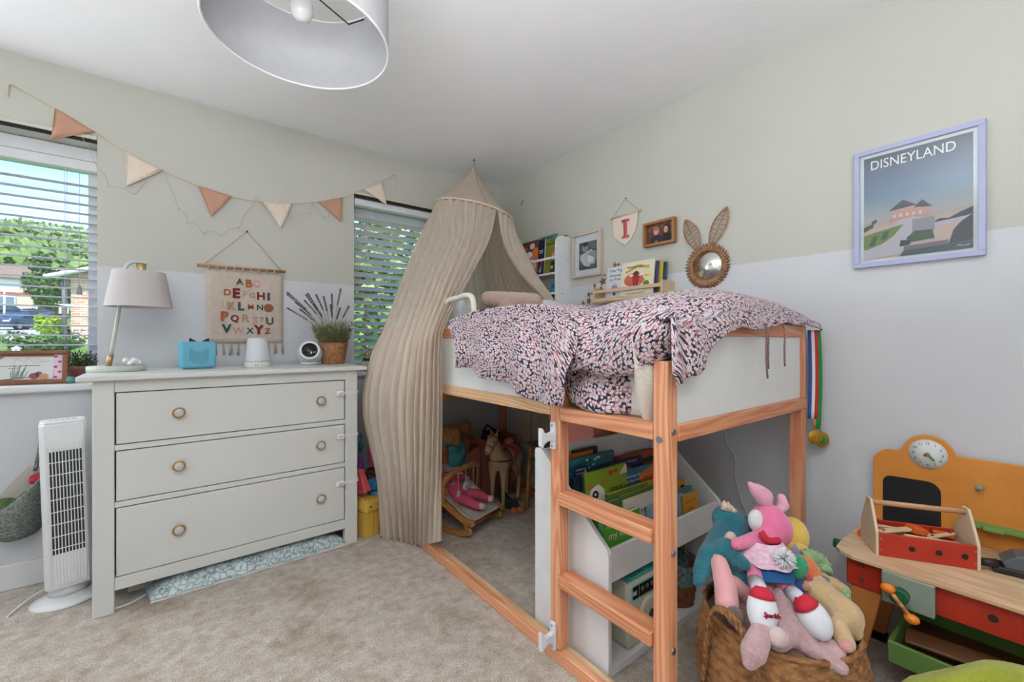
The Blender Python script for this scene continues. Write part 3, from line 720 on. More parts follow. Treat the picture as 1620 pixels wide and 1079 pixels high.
def coneF(u, v):
    b = ring(360 * u - 180); k = v ** 1.38
    return Vector((apex.x + (b.x - apex.x) * k, apex.y + (b.y - apex.y) * k, apex.z + (b.z - apex.z) * v))
m = MB(); m.grid(coneF, 48, 14, closed=True); m.build('cone_top', M_CONE, can, wc=True)
m = MB(); m.tube([coneF(.5 + 24 / 360 , v / 14) + Vector((-.0012, -.0016, 0)) for v in range(1, 15)], .0014, 5); m.build('seam', mat('seam_thread', (150, 126, 110), .9), can, wc=True)
m = MB(); m.tube([ring(360 * k / 48) for k in range(48)], .0075, 8, closed=True); m.build('hoop', mat('hoop_cotton', (222, 200, 182), .9), can, wc=True)
m = MB(); m.tube([apex - Vector((0, 0, .01)), apex + Vector((.001, 0, .02)), Vector((CC.x, CC.y, ZC))], .0016, 6); m.lathe([(.008, -.012), (.008, 0)], 10, Matrix.Translation((CC.x, CC.y, ZC))); m.build('hanging_cord', mat('grey_cord', (120, 112, 108), .8), can, wc=True)
def drape(name, curves, nf, amp, nu, nv, seed=0, m_=M_SHEER):
    def f(u, v):
        p = loft(curves, u, v); e = .004
        du = loft(curves, min(1, u + e), v) - loft(curves, max(0, u - e), v); dv = loft(curves, u, min(1, v + e)) - loft(curves, u, max(0, v - e))
        n = du.cross(dv); n = n.normalized() if n.length > 1e-9 else Vector((0, 0, 0))
        ph = u * nf + .35 * noise.noise(Vector((u * 5, v * 1.3 + seed, seed)))
        a = amp * (.35 + .65 * min(1, v * 1.6)) * (1 - .5 * abs(2 * u - 1) ** 6)
        s_ = math.sin(2 * PI * ph); s_ = math.copysign(abs(s_) ** .7, s_)
        return p + n * (a * s_ + .25 * a * math.sin(2 * PI * ph * 2.7 + 3 * v)) 
    mb = MB(); mb.grid(f, nu, nv, uv=(1, 1)); return mb.build(name, m_, can, wc=True)
cL = [[ring(a, CR - .004, -.008) for a in (37, 0, -45, -95, -140)],
      [onD(775, 378, 2.68), onD(738, 372, 2.63), onD(705, 375, 2.72), onD(664, 378, 2.93), onD(680, 380, 3.1)],
      [onD(748, 432, 2.46), onD(716, 428, 2.43), onD(682, 432, 2.52), onD(640, 440, 2.74), onD(655, 436, 2.96)],
      [onD(706, 512, 2.12), onD(684, 514, 2.12), onD(652, 518, 2.22), onD(611, 524, 2.48), onD(620, 524, 2.74)],
      [onD(699, 550, 2.08), onD(676, 556, 2.08), onD(642, 562, 2.16), onD(594, 568, 2.42), onD(600, 566, 2.66)],
      [onD(700, 640, 2.085), onD(673, 640, 2.09), onD(632, 644, 2.15), onD(582, 648, 2.40), onD(588, 640, 2.6)],
      [onD(699, 760, 2.10), onD(672, 760, 2.13), onD(640, 762, 2.2), onD(603, 755, 2.41), onD(607, 750, 2.56)],
      [onD(697, 857, 2.12), onD(672, 860, 2.3), onD(645, 858, 2.385), onD(611, 850, 2.44), onD(608, 838, 2.52)]]
drape('drape_left', cL, 15, .021, 220, 60, 1)
cR = [[ring(a, CR - .004, -.008) for a in (39, 60, 90, 125)],
      [onD(797, 385, 2.80), onD(806, 388, 2.84), onD(823, 388, 2.95), onD(826, 392, 3.2)],
      [onD(822, 432, 2.82), onD(828, 430, 2.84), onD(845, 432, 2.92), onD(842, 436, 3.1)],
      [onD(862, 474, 2.82), onD(866, 472, 2.84), onD(872, 474, 2.88), onD(870, 478, 3.0)],
      [onD(876, 500, 2.82), onD(878, 500, 2.84), onD(882, 500, 2.86), onD(880, 502, 2.92)]]
drape('drape_right', cR, 6, .014, 80, 30, 2)
cBk = [[ring(a, CR - .006, -.008) for a in (100, 135, 165, 195, 225, 250)],
       [(1.965, 2.42, 1.62), (1.965, 2.62, 1.62), (1.93, 2.80, 1.62), (1.75, 2.84, 1.62), (1.5, 2.80, 1.62), (1.34, 2.70, 1.62)],
       [(1.97, 2.12, 1.33), (1.97, 2.40, 1.33), (1.95, 2.74, 1.33), (1.75, 2.82, 1.33), (1.42, 2.8, 1.33), (1.2, 2.72, 1.33)],
       [(1.97, 2.05, 1.08), (1.97, 2.35, 1.08), (1.95, 2.70, 1.08), (1.75, 2.80, 1.08), (1.38, 2.79, 1.08), (1.12, 2.765, 1.08)]]
drape('drape_back', cBk, 20, .020, 200, 24, 3)
m = MB(); cG = [[(2.092, 2.66, 1.1), (2.092, 2.3, 1.12), (2.092, 1.8, 1.14), (2.092, 1.45, 1.1)], [(2.095, 2.66, .3), (2.095, 2.3, .25), (2.095, 1.8, .25), (2.095, 1.45, .3)]]
drape('drape_wall_side', cG, 12, .012, 140, 6, 4)
# ------------------------------------------------------------------ medals hanging from the back bed post
def ribbon(m_list, name, parent, x, y, z0, z1, w, off):
    mb = MB()
    for i, mm in enumerate(m_list):
        mb.m = i; a = -w / 2 + w * i / len(m_list); b = a + w / len(m_list)
        mb.grid(lambda u, v: Vector((x + (a + (b - a) * u) * .6 + off * math.sin(v * PI), y + (a + (b - a) * u) * -.8, z0 + (z1 - z0) * v)), 1, 12)
    o = mb.build(name, m_list, parent, wc=True); mod(o, 'SOLIDIFY', thickness=.0015); return o
RB, RWH, RR, RG = (mat('ribbon_blue', (52, 80, 160), .7), mat('ribbon_white', (232, 232, 236), .7), mat('ribbon_red', (206, 44, 52), .7), mat('ribbon_green', (28, 150, 62), .7))
M_GOLD = mat('medal_gold', (206, 156, 60), .35, .85)
md = thing('medal', 'gold medal on blue white and red ribbon at the bed post', 'medal', (2.062, .64, .74), group='medals on the bed post')
ribbon([RB, RWH, RR], 'ribbon', md, 2.062, .640, 1.165, .80, .036, .012)
m = MB(); m.tube([(2.066, .634, .80), (2.07, .632, .77), (2.066, .634, .755), (2.062, .636, .77), (2.066, .634, .80)], .002, 6); m.build('clasp', M_GOLD, md, wc=True)
m = MB(); m.lathe([(0, -.002), (.027, -.002), (.029, 0), (.027, .002), (0, .002)], 24, Matrix.Translation((2.07, .634, .724)) @ Matrix.Rotation(R(-40), 4, 'Z') @ Matrix.Rotation(PI / 2, 4, 'X')); m.build('disc', M_GOLD, md, wc=True)
md2 = thing('medal', 'gold medal with green centre on green ribbon at the bed post', 'medal', (2.09, .625, .70), group='medals on the bed post')
ribbon([RG], 'ribbon', md2, 2.088, .628, 1.165, .755, .016, .022)
m = MB(); m.lathe([(0, -.002), (.030, -.002), (.032, 0), (.030, .002), (0, .002)], 24, Matrix.Translation((2.098, .616, .712)) @ Matrix.Rotation(R(-30), 4, 'Z') @ Matrix.Rotation(PI / 2, 4, 'X')); d_ = m.build('disc', M_GOLD, md2, wc=True)
m = MB(); m.lathe([(0, -.003), (.016, -.003), (.016, .003), (0, .003)], 20, Matrix.Translation((2.098, .616, .712)) @ Matrix.Rotation(R(-30), 4, 'Z') @ Matrix.Rotation(PI / 2, 4, 'X')); m.build('green_centre', RG, d_, wc=True)
m = MB(); m.tube([(2.09, .625, .757), (2.098, .616, .742)], .002, 6); m.build('clasp', M_GOLD, md2, wc=True)
# ------------------------------------------------------------------ white stair-gate hooks screwed to the ladder post
M_HOOK = mat('white_hook_plastic', (226, 229, 236), .4)
def gate_hook(z, label):
    t = thing('gate_hook', label, 'hook', (1.04, 1.098, z), group='white gate hooks on the bed')
    m = MB(); m.box((-.006, 0, 0), (.012, .024, .095), None, .004, 2); m.build('plate', M_HOOK, t)
    m = MB(); m.prism([(-.005, -.018), (-.005, .018), (-.03, .012), (-.052, .016), (-.062, .034), (-.068, .034), (-.068, -.026), (-.06, -.032), (-.053, -.02), (-.035, -.012)], .02, Matrix.Translation((0, .010, -.002)) @ Matrix.Rotation(PI / 2, 4, 'X'), .003, 2); m.build('hook_arm', M_HOOK, t)
    for dz in (.036, -.036): MB().cyl((-.0128, .0, dz), (-.0118, 0, dz), .004, n=10).build('screw', M_BOLT, t)
gate_hook(.790, 'white plastic gate hook high on the ladder post'); gate_hook(.092, 'white plastic gate hook at the foot of the ladder post')

# ------------------------------------------------------------------ pendant lamp
pd = thing('pendant_lamp', 'grey drum pendant lamp shade hanging from the ceiling', 'lamp', (.262, 1.262, 1.93))
def shade_material(name, rgb):
    t = NT(name); df = t.node('ShaderNodeBsdfDiffuse'); tl = t.node('ShaderNodeBsdfTranslucent'); df.inputs[0].default_value = lin(rgb); tl.inputs[0].default_value = lin(rgb)
    v = t.coord('Object', (1, 1, 1)); col = t.ramp(t.noise(v, 40, 2), [(.3, rgb), (.7, tuple(q - 5 for q in rgb))]); t.link(col, df.inputs[0])
    mx = t.node('ShaderNodeMixShader'); mx.inputs[0].default_value = .25; t.link(df.outputs[0], mx.inputs[1]); t.link(tl.outputs[0], mx.inputs[2]); t.link(mx.outputs[0], t.out.inputs[0]); return t.m
M_SHADE = shade_material('grey_linen_shade', (196, 196, 198)); M_SHADEW = shade_material('white_linen_shade', (222, 216, 216)); M_RIM = mat('white_shade_rim', (232, 232, 234), .6)
m = MB(); m.lathe([(.225, 0), (.225, .212)], 72, cap=False); m.lathe([(.2225, .212), (.2225, 0)], 72, cap=False); m.build('lamp_shade', M_SHADE, pd)
for z in (0, .212):
    m = MB(); m.tube([(.2238 * math.cos(2 * PI * k / 72), .2238 * math.sin(2 * PI * k / 72), z) for k in range(72)], .0032, 6, closed=True); m.build('shade_rim', M_RIM, pd)
m = MB(); m.bb(-.0015, .0015, -.012, .012, .004, .208); o = m.build('shade_seam', M_SHADE, pd); o.location = (.221 * math.cos(R(172)), .221 * math.sin(R(172)), 0); o.rotation_euler = (0, 0, R(172))
M_BLK = mat('black_wire', (18, 18, 20), .4)
for k in range(3):
    a = R(k * 120 + 26); m = MB(); m.tube([(.02 * math.cos(a), .02 * math.sin(a), .150), (.162 * math.cos(a), .162 * math.sin(a), .150), (.2215 * math.cos(a), .2215 * math.sin(a), .205)], .0022, 6); m.build('shade_bracket', M_BLK, pd)
m = MB(); m.tube([(.021 * math.cos(2 * PI * k / 20), .021 * math.sin(2 * PI * k / 20), .15) for k in range(20)], .0022, 6, closed=True); m.build('bracket_ring', M_BLK, pd)
m = MB(); m.lathe([(.0, .225), (.014, .225), (.02, .2), (.02, .15), (.017, .145), (.017, .128), (0, .128)], 20); m.build('lamp_holder', mat('white_bakelite', (222, 222, 222), .35), pd)
m = MB(); m.lathe([(0, .052), (.012, .054), (.023, .062), (.0295, .078), (.0285, .094), (.02, .114), (.014, .128), (0, .13)], 24); m.build('light_bulb', mat('frosted_bulb', (222, 222, 222), .25), pd)
m = MB(); m.cyl((0, 0, .22), (0, 0, ZC - 1.93), .0032, n=8); m.build('flex', mat('white_flex', (220, 220, 220), .5), pd)
m = MB(); m.lathe([(.012, -.04), (.045, -.018), (.05, 0), (0, 0)], 24, Matrix.Translation((0, 0, ZC - 1.93))); m.build('ceiling_rose', mat('white_bakelite', (222, 222, 222), .35), pd)

# ------------------------------------------------------------------ bunting and fairy lights on the window wall
bu = thing('bunting', 'terracotta and cream fabric bunting strung across the window wall', 'bunting', onY(388, 320, YW - .006))
def wy(pts, d=.006): return [onY(x, y, YW - d) for x, y in pts]
M_STR = mat('cream_tape', (222, 204, 176), .9); M_TERRA = mat('terracotta_linen', (200, 156, 132), .95, bump=(220, .35, .002)); M_CREAM = mat('cream_linen', (232, 216, 200), .95, bump=(220, .35, .002))
st = wy([(20, 134), (40, 145), (88, 172), (150, 208), (199, 240), (257, 269), (314, 294), (366, 311), (415, 320), (462, 322), (505, 319), (541, 313), (575, 299), (604, 287), (622, 277)], .005)
m = MB(); m.tube(curve_pts(st, 84), .0042, 6, flat=(1, .5)); m.build('tape', M_STR, bu, wc=True)
m = MB(); m.tube(wy([(20, 134), (13, 134), (12, 142), (12, 153)], .008), .006, 6, flat=(1, .3)); m.build('tape_end', M_STR, bu, wc=True)
m = MB(); m.tube(wy([(622, 277), (626, 279), (627, 301)], .007), .005, 6, flat=(1, .3)); m.build('tape_end', M_STR, bu, wc=True)
for i, (a, b, c) in enumerate((((88, 172), (150, 209), (82, 222)), ((199, 241), (257, 270), (201, 295)), ((314, 295), (366, 311), (335, 343)), ((415, 320), (462, 322), (444, 362)), ((503, 320), (541, 313), (539, 351)), ((575, 300), (604, 288), (611, 325)))):
    A, B, Cc = [onY(*q, YW - .009) for q in (a, b, c)]
    def ff(u, v):
        p = A.lerp(B, u).lerp(Cc, v); p.y -= (.004 + .012 * math.sin(PI * u) * v * (1.6 if i == 0 else .6)) * (1 if v > 0 else .5); return p
    m = MB(); m.grid(ff, 8, 8, uv=(.2, .2)); o = m.build('flag', M_TERRA if i in (0, 2, 4) else M_CREAM, bu, wc=True); mod(o, 'SOLIDIFY', thickness=.0025)
    ed = MB(); ed.tube([A.lerp(Cc, .06) + Vector((0, -.008, 0)), A.lerp(Cc, .5) + Vector((0, -.010, 0)), Cc + Vector((0, -.008, 0)), Cc.lerp(B, .5) + Vector((0, -.010, 0)), Cc.lerp(B, .94) + Vector((0, -.008, 0))], .002, 5); ed.build('hem', M_TERRA if i in (0, 2, 4) else M_CREAM, o, wc=True)
m = MB(); m.box(onY(606, 297, YW - .009) + Vector((0, -.004, 0)), (.012, .002, .024)); m.build('label_tag', mat('pink_tag', (196, 140, 116), .9), bu, wc=True)
fl = thing('fairy_lights', 'thin wire fairy lights draped below the bunting', 'fairy lights', onY(388, 350, YW - .006))
fpts = wy([(128, 215), (140, 235), (152, 262), (166, 277), (172, 293), (188, 296), (203, 302), (212, 308), (222, 298), (230, 287), (224, 279), (238, 274), (257, 268), (262, 280), (270, 298), (276, 314), (282, 329), (294, 338), (298, 351), (312, 356), (321, 368), (335, 365), (350, 372), (364, 363), (378, 359), (384, 345), (389, 336), (400, 326), (406, 313), (420, 330), (430, 335), (443, 320), (455, 338), (461, 346), (472, 339), (487, 339), (492, 345), (495, 322), (508, 340), (514, 346), (520, 341), (525, 312), (532, 326), (540, 340), (543, 346)], .016)
M_WIRE = mat('fairy_wire', (196, 182, 152), .5)
m = MB(); m.tube(curve_pts(fpts, 180), .0011, 5); m.build('wire', M_WIRE, fl, wc=True)
for i in (4, 7, 10, 14, 16, 18, 20, 22, 24, 27, 30, 33, 35, 37, 39, 41, 44):
    p = fpts[i]; m = MB(); m.tube([p, p + Vector((-.006 + .004 * (i % 3), -.002, -.012 + .02 * (i % 2)))], [.0014, .0026], 6); m.build('bulb', mat('fairy_bulb', (206, 196, 176), .3), fl, wc=True)

# ------------------------------------------------------------------ alphabet wall hanging
ah = thing('alphabet_hanging', 'woven alphabet wall hanging with fringe on a wooden rod', 'wall hanging', (.31, YW, 1.0), BACK)
def hx(px_): return (px_ - 360) / 502 * .380 + .120 - .31
def hy(py_): return 1.520 - (py_ - 360) / 485 * .410 - 1.0
M_LINEN = mat('natural_woven_linen', (206, 192, 180), .95, var=((196, 181, 168), 40), bump=(260, .5, .002))
def clothf(u, v): return Vector((hx(360 + 502 * u), hy(360 + 485 * v), .009 + .002 * math.sin(u * 9 + v * 4)))
m = MB(); m.grid(clothf, 14, 14, uv=(.4, .4)); o = m.build('cloth', M_LINEN, ah); mod(o, 'SOLIDIFY', thickness=.002)
m = MB(); m.cyl((hx(306), 1.536 - 1.0, .016), (hx(878), 1.540 - 1.0, .016), .0072, n=12); m.build('rod', wood('oak_rod', (196, 146, 96), (160, 108, 66), 'X'), ah)
m = MB(); m.tube([(hx(340), .538, .016), (hx(617), .755, .006), (hx(852), .542, .016)], .0022, 6); m.build('hanging_cord', mat('beige_cord', (196, 172, 146), .9), ah)
m = MB(); m.cyl((hx(617), .755, 0), (hx(617), .755, .012), .005, n=10); m.build('nail', M_NAIL, ah)
for k in range(9): m = MB(); m.box((hx(375 + 53 * k), .530, .014), (.005, .030, .020), None, .002); m.build('loop', M_LINEN, ah)
rnd = random.Random(4)
for k in range(11):
    x = hx(366 + 49 * k); m = MB()
    for j in range(5):
        a = rnd.uniform(-.010, .010); m.tube([(x, hy(846), .009), (x + a * .5, hy(880), .009 + rnd.uniform(0, .004)), (x + a, hy(925) + rnd.uniform(-.008, .008), .007)], [.0035, .003, .0018], 5)
    m.build('tassel', mat('linen_yarn', (188, 170, 154), .95), ah)
LC = {'t': (62, 84, 90), 'r': (176, 92, 58), 'p': (206, 160, 156), 'd': (126, 32, 34), 'n': (186, 148, 114), 'b': (150, 96, 62)}
for ch, px_, py_, h_, c, bold in (('A', 568, 430, 40, 't', 1), ('B', 628, 438, 52, 'r', 1), ('C', 678, 437, 45, 'p', 2), ('D', 490, 507, 40, 'r', 1), ('E', 547, 510, 62, 'd', 2), ('F', 600, 512, 38, 'p', 0), ('G', 651, 520, 35, 'n', 1), ('H', 708, 520, 52, 'd', 1), ('I', 760, 522, 48, 't', 3),
        ('J', 457, 588, 38, 'p', 0), ('K', 517, 597, 55, 'n', 1), ('L', 578, 597, 52, 't', 2), ('M', 640, 598, 35, 'r', 1), ('N', 701, 600, 38, 't', 1), ('O', 760, 602, 52, 'b', 2), ('P', 473, 667, 60, 'r', 2), ('Q', 536, 683, 42, 'd', 1), ('R', 608, 678, 52, 'n', 1), ('S', 670, 690, 50, 'p', 1), ('T', 712, 682, 32, 'n', 1), ('U', 768, 692, 50, 't', 1),
        ('V', 485, 750, 55, 't', 2), ('W', 560, 763, 42, 'p', 2), ('X', 635, 763, 40, 't', 1), ('Y', 693, 755, 60, 'd', 2), ('Z', 752, 763, 38, 'r', 1)):
    hh = h_ / 485 * .41; m = MB(); m.text(ch, hh * 1.42, Matrix.Translation((hx(px_), hy(py_), .0135)), .0022, bold=hh * (.01, .03, .055, .09)[bold])
    if ch == 'O': m.cyl((hx(px_), hy(py_), .011), (hx(px_), hy(py_), .0165), hh * .42, n=20)
    m.build('letter_' + ch.lower(), mat('yarn_' + c, LC[c], .95, bump=(300, .8, .002)), ah)

# ------------------------------------------------------------------ chest of drawers
CHZ = .98
M_CHEST = mat('off_white_lacquer', (217, 218, 215), .38, var=((214, 215, 212), 3)); M_GAP = mat('drawer_shadow_gap', (46, 42, 36), .9)
ch = thing('chest_of_drawers', 'off white three drawer chest between the two windows', 'chest of drawers', (-.274, 2.392, 0), (0, 0, R(1.5)))
CW, CD = 1.062, .47
def cb(name, x0, x1, y0, y1, z0, z1, bev=.003, m_=M_CHEST, par=ch): return MB().bb(x0, x1, y0, y1, z0, z1, bev).build(name, m_, par)
cb('top', -.045, CW + .045, -.028, CD + .01, CHZ - .022, CHZ, .004)
for x in (0, CW - .066): cb('leg', x, x + .066, 0, .05, 0, CHZ - .022); cb('leg', x, x + .05, CD - .05, CD, 0, CHZ - .022)
for x in (.006, CW - .026): cb('side_panel', x, x + .02, .05, CD - .05, .1, CHZ - .022)
cb('back_panel', .05, CW - .05, CD - .012, CD - .004, .1, CHZ - .022)
cb('carcass_interior', .028, CW - .028, .05, CD - .015, .105, CHZ - .03, 0, M_GAP)
for z0, z1 in ((.908, CHZ - .022), (.667, .690), (.432, .455), (.092, .144)): cb('front_rail', .066, CW - .066, .004, .04, z0, z1, .002)
M_KN = mat('pearl_knob', (206, 206, 206), .2); M_KR = mat('brass_ring', (176, 136, 82), .3, .8); M_LOCK = mat('child_lock_white', (238, 238, 240), .35)
for di, (z0, z1, zk) in enumerate(((.690, .908, .806), (.455, .667, .572), (.144, .432, .292))):
    d = cb('drawer', .071, CW - .071, .003, .024, z0 + .004, z1 - .004, .002)
    for kx in (.275, .865):
        k = MB(); T = Matrix.Translation((kx, .002, zk)) @ Matrix.Rotation(PI / 2, 4, 'X')
        k.lathe([(.0, 0), (.008, 0), (.008, .012), (.019, .014), (.021, .02), (.0165, .024), (0, .026)], 20, T); kn = k.build('knob', M_KN, d)
        k = MB(); k.tube([T @ Vector((.0195 * math.cos(2 * PI * q / 24), .0195 * math.sin(2 * PI * q / 24), .021)) for q in range(24)], .0042, 6, closed=True); k.build('knob_ring', M_KR, kn)
    zl = zk + (.03, .03, .055)[di]
    k = MB(); k.box((CW - .094, -.007, zl), (.044, .016, .030), None, .007, 2); lk = k.build('child_lock', M_LOCK, d)
    MB().box((CW - .094, -.0155, zl), (.022, .002, .013), None, .001).build('latch_button', mat('grey_latch', (206, 206, 210), .4), lk)
    MB().box((CW - .033, -.0015, zl), (.072, .003, .014)).build('strap', mat('clear_strap', (230, 230, 226), .3), lk)
    MB().box((CW + .004, .03, zl), (.008, .03, .022), None, .002).build('strap_base', M_LOCK, lk)
# things lying under the chest
M_PADP = None
def pad_material():
    t = NT('sage_leaf_print'); v = t.coord('Object')
    vo = t.node('ShaderNodeTexVoronoi', feature='DISTANCE_TO_EDGE'); vo.inputs['Scale'].default_value = 34; nz = t.node('ShaderNodeTexNoise'); nz.inputs['Scale'].default_value = 18
    ad = t.node('ShaderNodeVectorMath', operation='ADD'); sc = t.node('ShaderNodeVectorMath', operation='SCALE'); sc.inputs['Scale'].default_value = .08; t.link(v, nz.inputs['Vector']); t.link(nz.outputs['Color'], sc.inputs[0]); t.link(v, ad.inputs[0]); t.link(sc.outputs[0], ad.inputs[1]); t.link(ad.outputs[0], vo.inputs['Vector'])
    col = t.ramp(vo.outputs[0], [(0, (118, 138, 142)), (.04, (140, 158, 160)), (.08, (186, 202, 204)), (.4, (204, 217, 217))]); t.link(col, t.b.inputs['Base Color']); t.b.inputs['Roughness'].default_value = .45; return t.m
pdm = thing('changing_pad', 'folded sage leaf print pad pushed under the chest', 'pad', (.32, 2.43, 0), (0, 0, R(2)))
m = MB(); m.grid(lambda u, v: Vector(((u - .5) * .83 - .03 * v, -.03 + .2 * v, .014 + (.058 * math.sin(PI * min(.5, v * 1.7)) + .004 * math.sin(u * 46 + v * 3) + .007 * noise.noise(Vector((u * 26, v * 6, 0)))) * (1 - abs(2 * u - 1) ** 10))), 80, 14); o = m.build('padded_top', pad_material(), pdm)
m = MB(); m.grid(lambda u, v: Vector(((u - .5) * .83, -.028 + .01 * v, .002 + .014 * v)), 20, 3); m.build('white_edge', mat('pad_white_edge', (226, 226, 224), .6), pdm)
ex = thing('extension_lead', 'white extension lead on the carpet under the chest', 'cable', (-.12, 2.55, 0))
m = MB(); m.box((.02, .03, .014), (.16, .045, .028), (0, 0, .1), .006, 2); m.build('socket_block', mat('cream_plug', (214, 206, 190), .5), ex)
m = MB(); m.tube(curve_pts([(-.16, -.12, .006), (-.06, -.12, .006), (.02, -.06, .006), (.07, 0, .012), (.09, .05, .03)], 20), .0045, 8); m.build('cable', mat('white_cable', (226, 226, 226), .4), ex)

# ------------------------------------------------------------------ things on the chest
TL = thing('table_lamp', 'sage table lamp with white shade at the left end of chest', 'lamp', (-.225, 2.70, CHZ))
M_SAGE = mat('sage_metal', (196, 202, 190), .45); M_BRASS = mat('satin_brass', (196, 164, 116), .3, .85)
m = MB(); m.lathe([(0, 0), (.102, 0), (.105, .004), (.105, .022), (.102, .026), (0, .026)], 40); m.build('base', M_SAGE, TL)
m = MB(); m.tube([(-.03, 0, .026), (-.022, 0, .075)], .0115, 14); m.build('brass_collar', M_BRASS, TL)
m = MB(); m.tube(curve_pts([(-.022, 0, .07), (.008, 0, .30), (.024, 0, .44), (.032, 0, .49), (.055, 0, .512), (.085, 0, .515), (.108, 0, .515)], 24), .0075, 10); m.build('arm', M_SAGE, TL)
m = MB(); m.cyl((.085, 0, .455), (.085, 0, .508), .0185, n=18); m.build('lamp_socket', M_BRASS, TL)
m = MB(); m.lathe([(.126, .30), (.098, .468)], 40, Matrix.Translation((.078, 0, 0)), cap=False); m.lathe([(.0965, .466), (.0965, .4665), (.1245, .30)], 40, Matrix.Translation((.078, 0, 0)), cap=False); sh = m.build('lamp_shade', M_SHADEW, TL)
m = MB(); m.lathe([(.0, .463), (.0965, .463)], 40, Matrix.Translation((.078, 0, 0)), cap=False); m.build('shade_top', M_SHADEW, sh)
m = MB(); m.sph((.082, 0, .385), (.028, .028, .036), 14, 10); m.build('light_bulb', mat('frosted_bulb', (222, 222, 222), .25), TL)
rnd = random.Random(2); orn = MB()
for k in range(9):
    a = k * .7; orn.sph((.024 * math.cos(a) * (1 if k % 2 else .5), .015 * math.sin(a), .012 + .006 * (k % 3)), (.013, .011, .013), 8, 6, rot=(a, a * .6, 0))
orn.sph((.022, 0, .014), (.014, .012, .012), 8, 6); o = orn.build('shell_ornament', mat('white_ceramic', (236, 236, 238), .3)); o.location = (-.17, 2.665, CHZ + .026); tag(o, 'small white ornament sitting on the table lamp base', 'ornament')

ab = thing('audio_box', 'light blue square audio box with black ears on the chest', 'speaker', (.075, 2.70, CHZ), (0, 0, R(6)))
M_BLUE = mat('sky_blue_fabric', (112, 184, 212), .7, bump=(300, .2, .001))
MB().box((0, 0, .072), (.148, .10, .132), None, .012, 3).build('body', M_BLUE, ab)
m = MB()
for i in range(11):
    top = (10, 11, 10, 9, 8, 8, 8, 9, 10, 11, 10)[i]
    for j in range(0 if 1 < i < 9 else 2, top):
        m.cyl((-.037 + i * .0074, -.0493, .030 + j * .0074), (-.037 + i * .0074, -.0507, .030 + j * .0074), .0019, n=6)
m.build('speaker_holes', mat('dark_hole', (36, 40, 48), .8), ab)
for s_ in (-1, 1):
    m = MB(); m.prism([(-.018, 0), (.018, 0), (.012 * s_ + .004 * s_, .02)], .012, Matrix.Translation((.008 + .024 * s_, .006, .136)) @ Matrix.Rotation(PI / 2, 4, 'X'), .002); m.build('ear', mat('black_rubber', (40, 42, 48), .7), ab)
m = MB(); m.box((.076, 0, .095), (.006, .02, .034), None, .002); m.build('side_loop', mat('black_rubber', (40, 42, 48), .7), ab)
for x in (-.05, .05): MB().cyl((x, 0, 0), (x, 0, .008), .012, n=12).build('foot', M_UPVC, ab)

nl = thing('night_light', 'white cylindrical night light in front of the alphabet hanging', 'night light', (.335, 2.665, CHZ))
m = MB(); m.lathe([(0, 0), (.060, 0), (.063, .004), (.062, .03), (.062, .0302), (.06, .03)], 36); m.build('base', mat('white_matt_plastic', (236, 236, 234), .5), nl)
m = MB(); m.lathe([(.061, .031), (.060, .04), (.047, .145), (.043, .154), (.034, .158), (0, .159)], 36); m.build('diffuser', mat('pale_grey_diffuser', (214, 220, 224), .5), nl)
m = MB(); T = Matrix.Rotation(R(-10), 4, 'Z')
for x0 in (-.006, .004): m.box((x0, -.0628, .013), (.0016, .002, .013), M=T)
m.box((-.001, -.0628, .013), (.009, .002, .0016), M=T); m.build('logo', mat('logo_grey', (110, 112, 116), .6), nl)

ck = thing('alarm_clock', 'round pale blue alarm clock with black display on the chest', 'clock', (.612, 2.73, CHZ), (0, 0, R(-14)))
m = MB(); m.sph((0, 0, .0655), (.068, .062, .066), 30, 20); m.build('body', mat('pale_blue_plastic', (196, 214, 220), .45), ck)
m = MB(); m.lathe([(.0, .0), (.04, 0), (.052, .01), (.050, .016), (0, .014)], 30); m.build('base', mat('white_matt_plastic', (236, 236, 234), .5), ck)
T = Matrix.Translation((0, -.056, .084)) @ Matrix.Rotation(R(72), 4, 'X')
m = MB(); m.lathe([(.040, -.012), (.0555, -.004), (.056, .010), (.050, .017), (.044, .017), (.042, .010), (.040, .006)], 36, T); m.build('bezel', mat('white_gloss_plastic', (238, 240, 242), .25), ck)
m = MB(); m.lathe([(0, .011), (.0435, .011), (.0435, .0)], 36, T); dsp = m.build('display', mat('black_display', (20, 24, 26), .15), ck)
m = MB(); m.text('8', .018, T @ Matrix.Translation((.008, -.016, .0122)), .0004); m.text('1', .016, T @ Matrix.Translation((.022, -.013, .0122)), .0004); m.text('1', .016, T @ Matrix.Translation((.031, -.013, .0122)), .0004); m.build('digits', mat('display_digits', (206, 214, 220), .5, emit=.5), dsp)

def weave(mb, prof, S, rows, amp, M=None, nu=None, rmod=None):
    """woven basket wall: prof(v) -> (radius, z); strands bulge in and out in turn"""
    nu = nu or S * 4; nv = rows * 3
    def f(u, v):
        r_, z = prof(v); k = v * rows; j = min(rows - 1, int(k)); fr = k - j
        off = amp * math.cos(S * 2 * PI * u + PI * j) * math.sin(PI * fr) ** .7 if 0 < fr < 1 else 0
        r_ = (r_ + off) * (rmod(u) if rmod else 1)
        return Vector((r_ * math.cos(2 * PI * u), r_ * math.sin(2 * PI * u), z))
    mb.grid(f, nu, nv, closed=True, M=M); return mb
lv = thing('lavender_plant', 'dried lavender plant in a woven basket pot on the chest', 'plant', (.745, 2.74, CHZ))
M_WICK = mat('light_wicker', (190, 136, 96), .8, var=((132, 84, 54), 60), bump=(120, .5, .004))
m = MB(); weave(m, lambda v: (.062 + .022 * v, .127 * v), 22, 12, .0022); m.lathe([(.0, .0), (.062, .0)], 30, cap=False); m.build('basket_pot', M_WICK, lv)
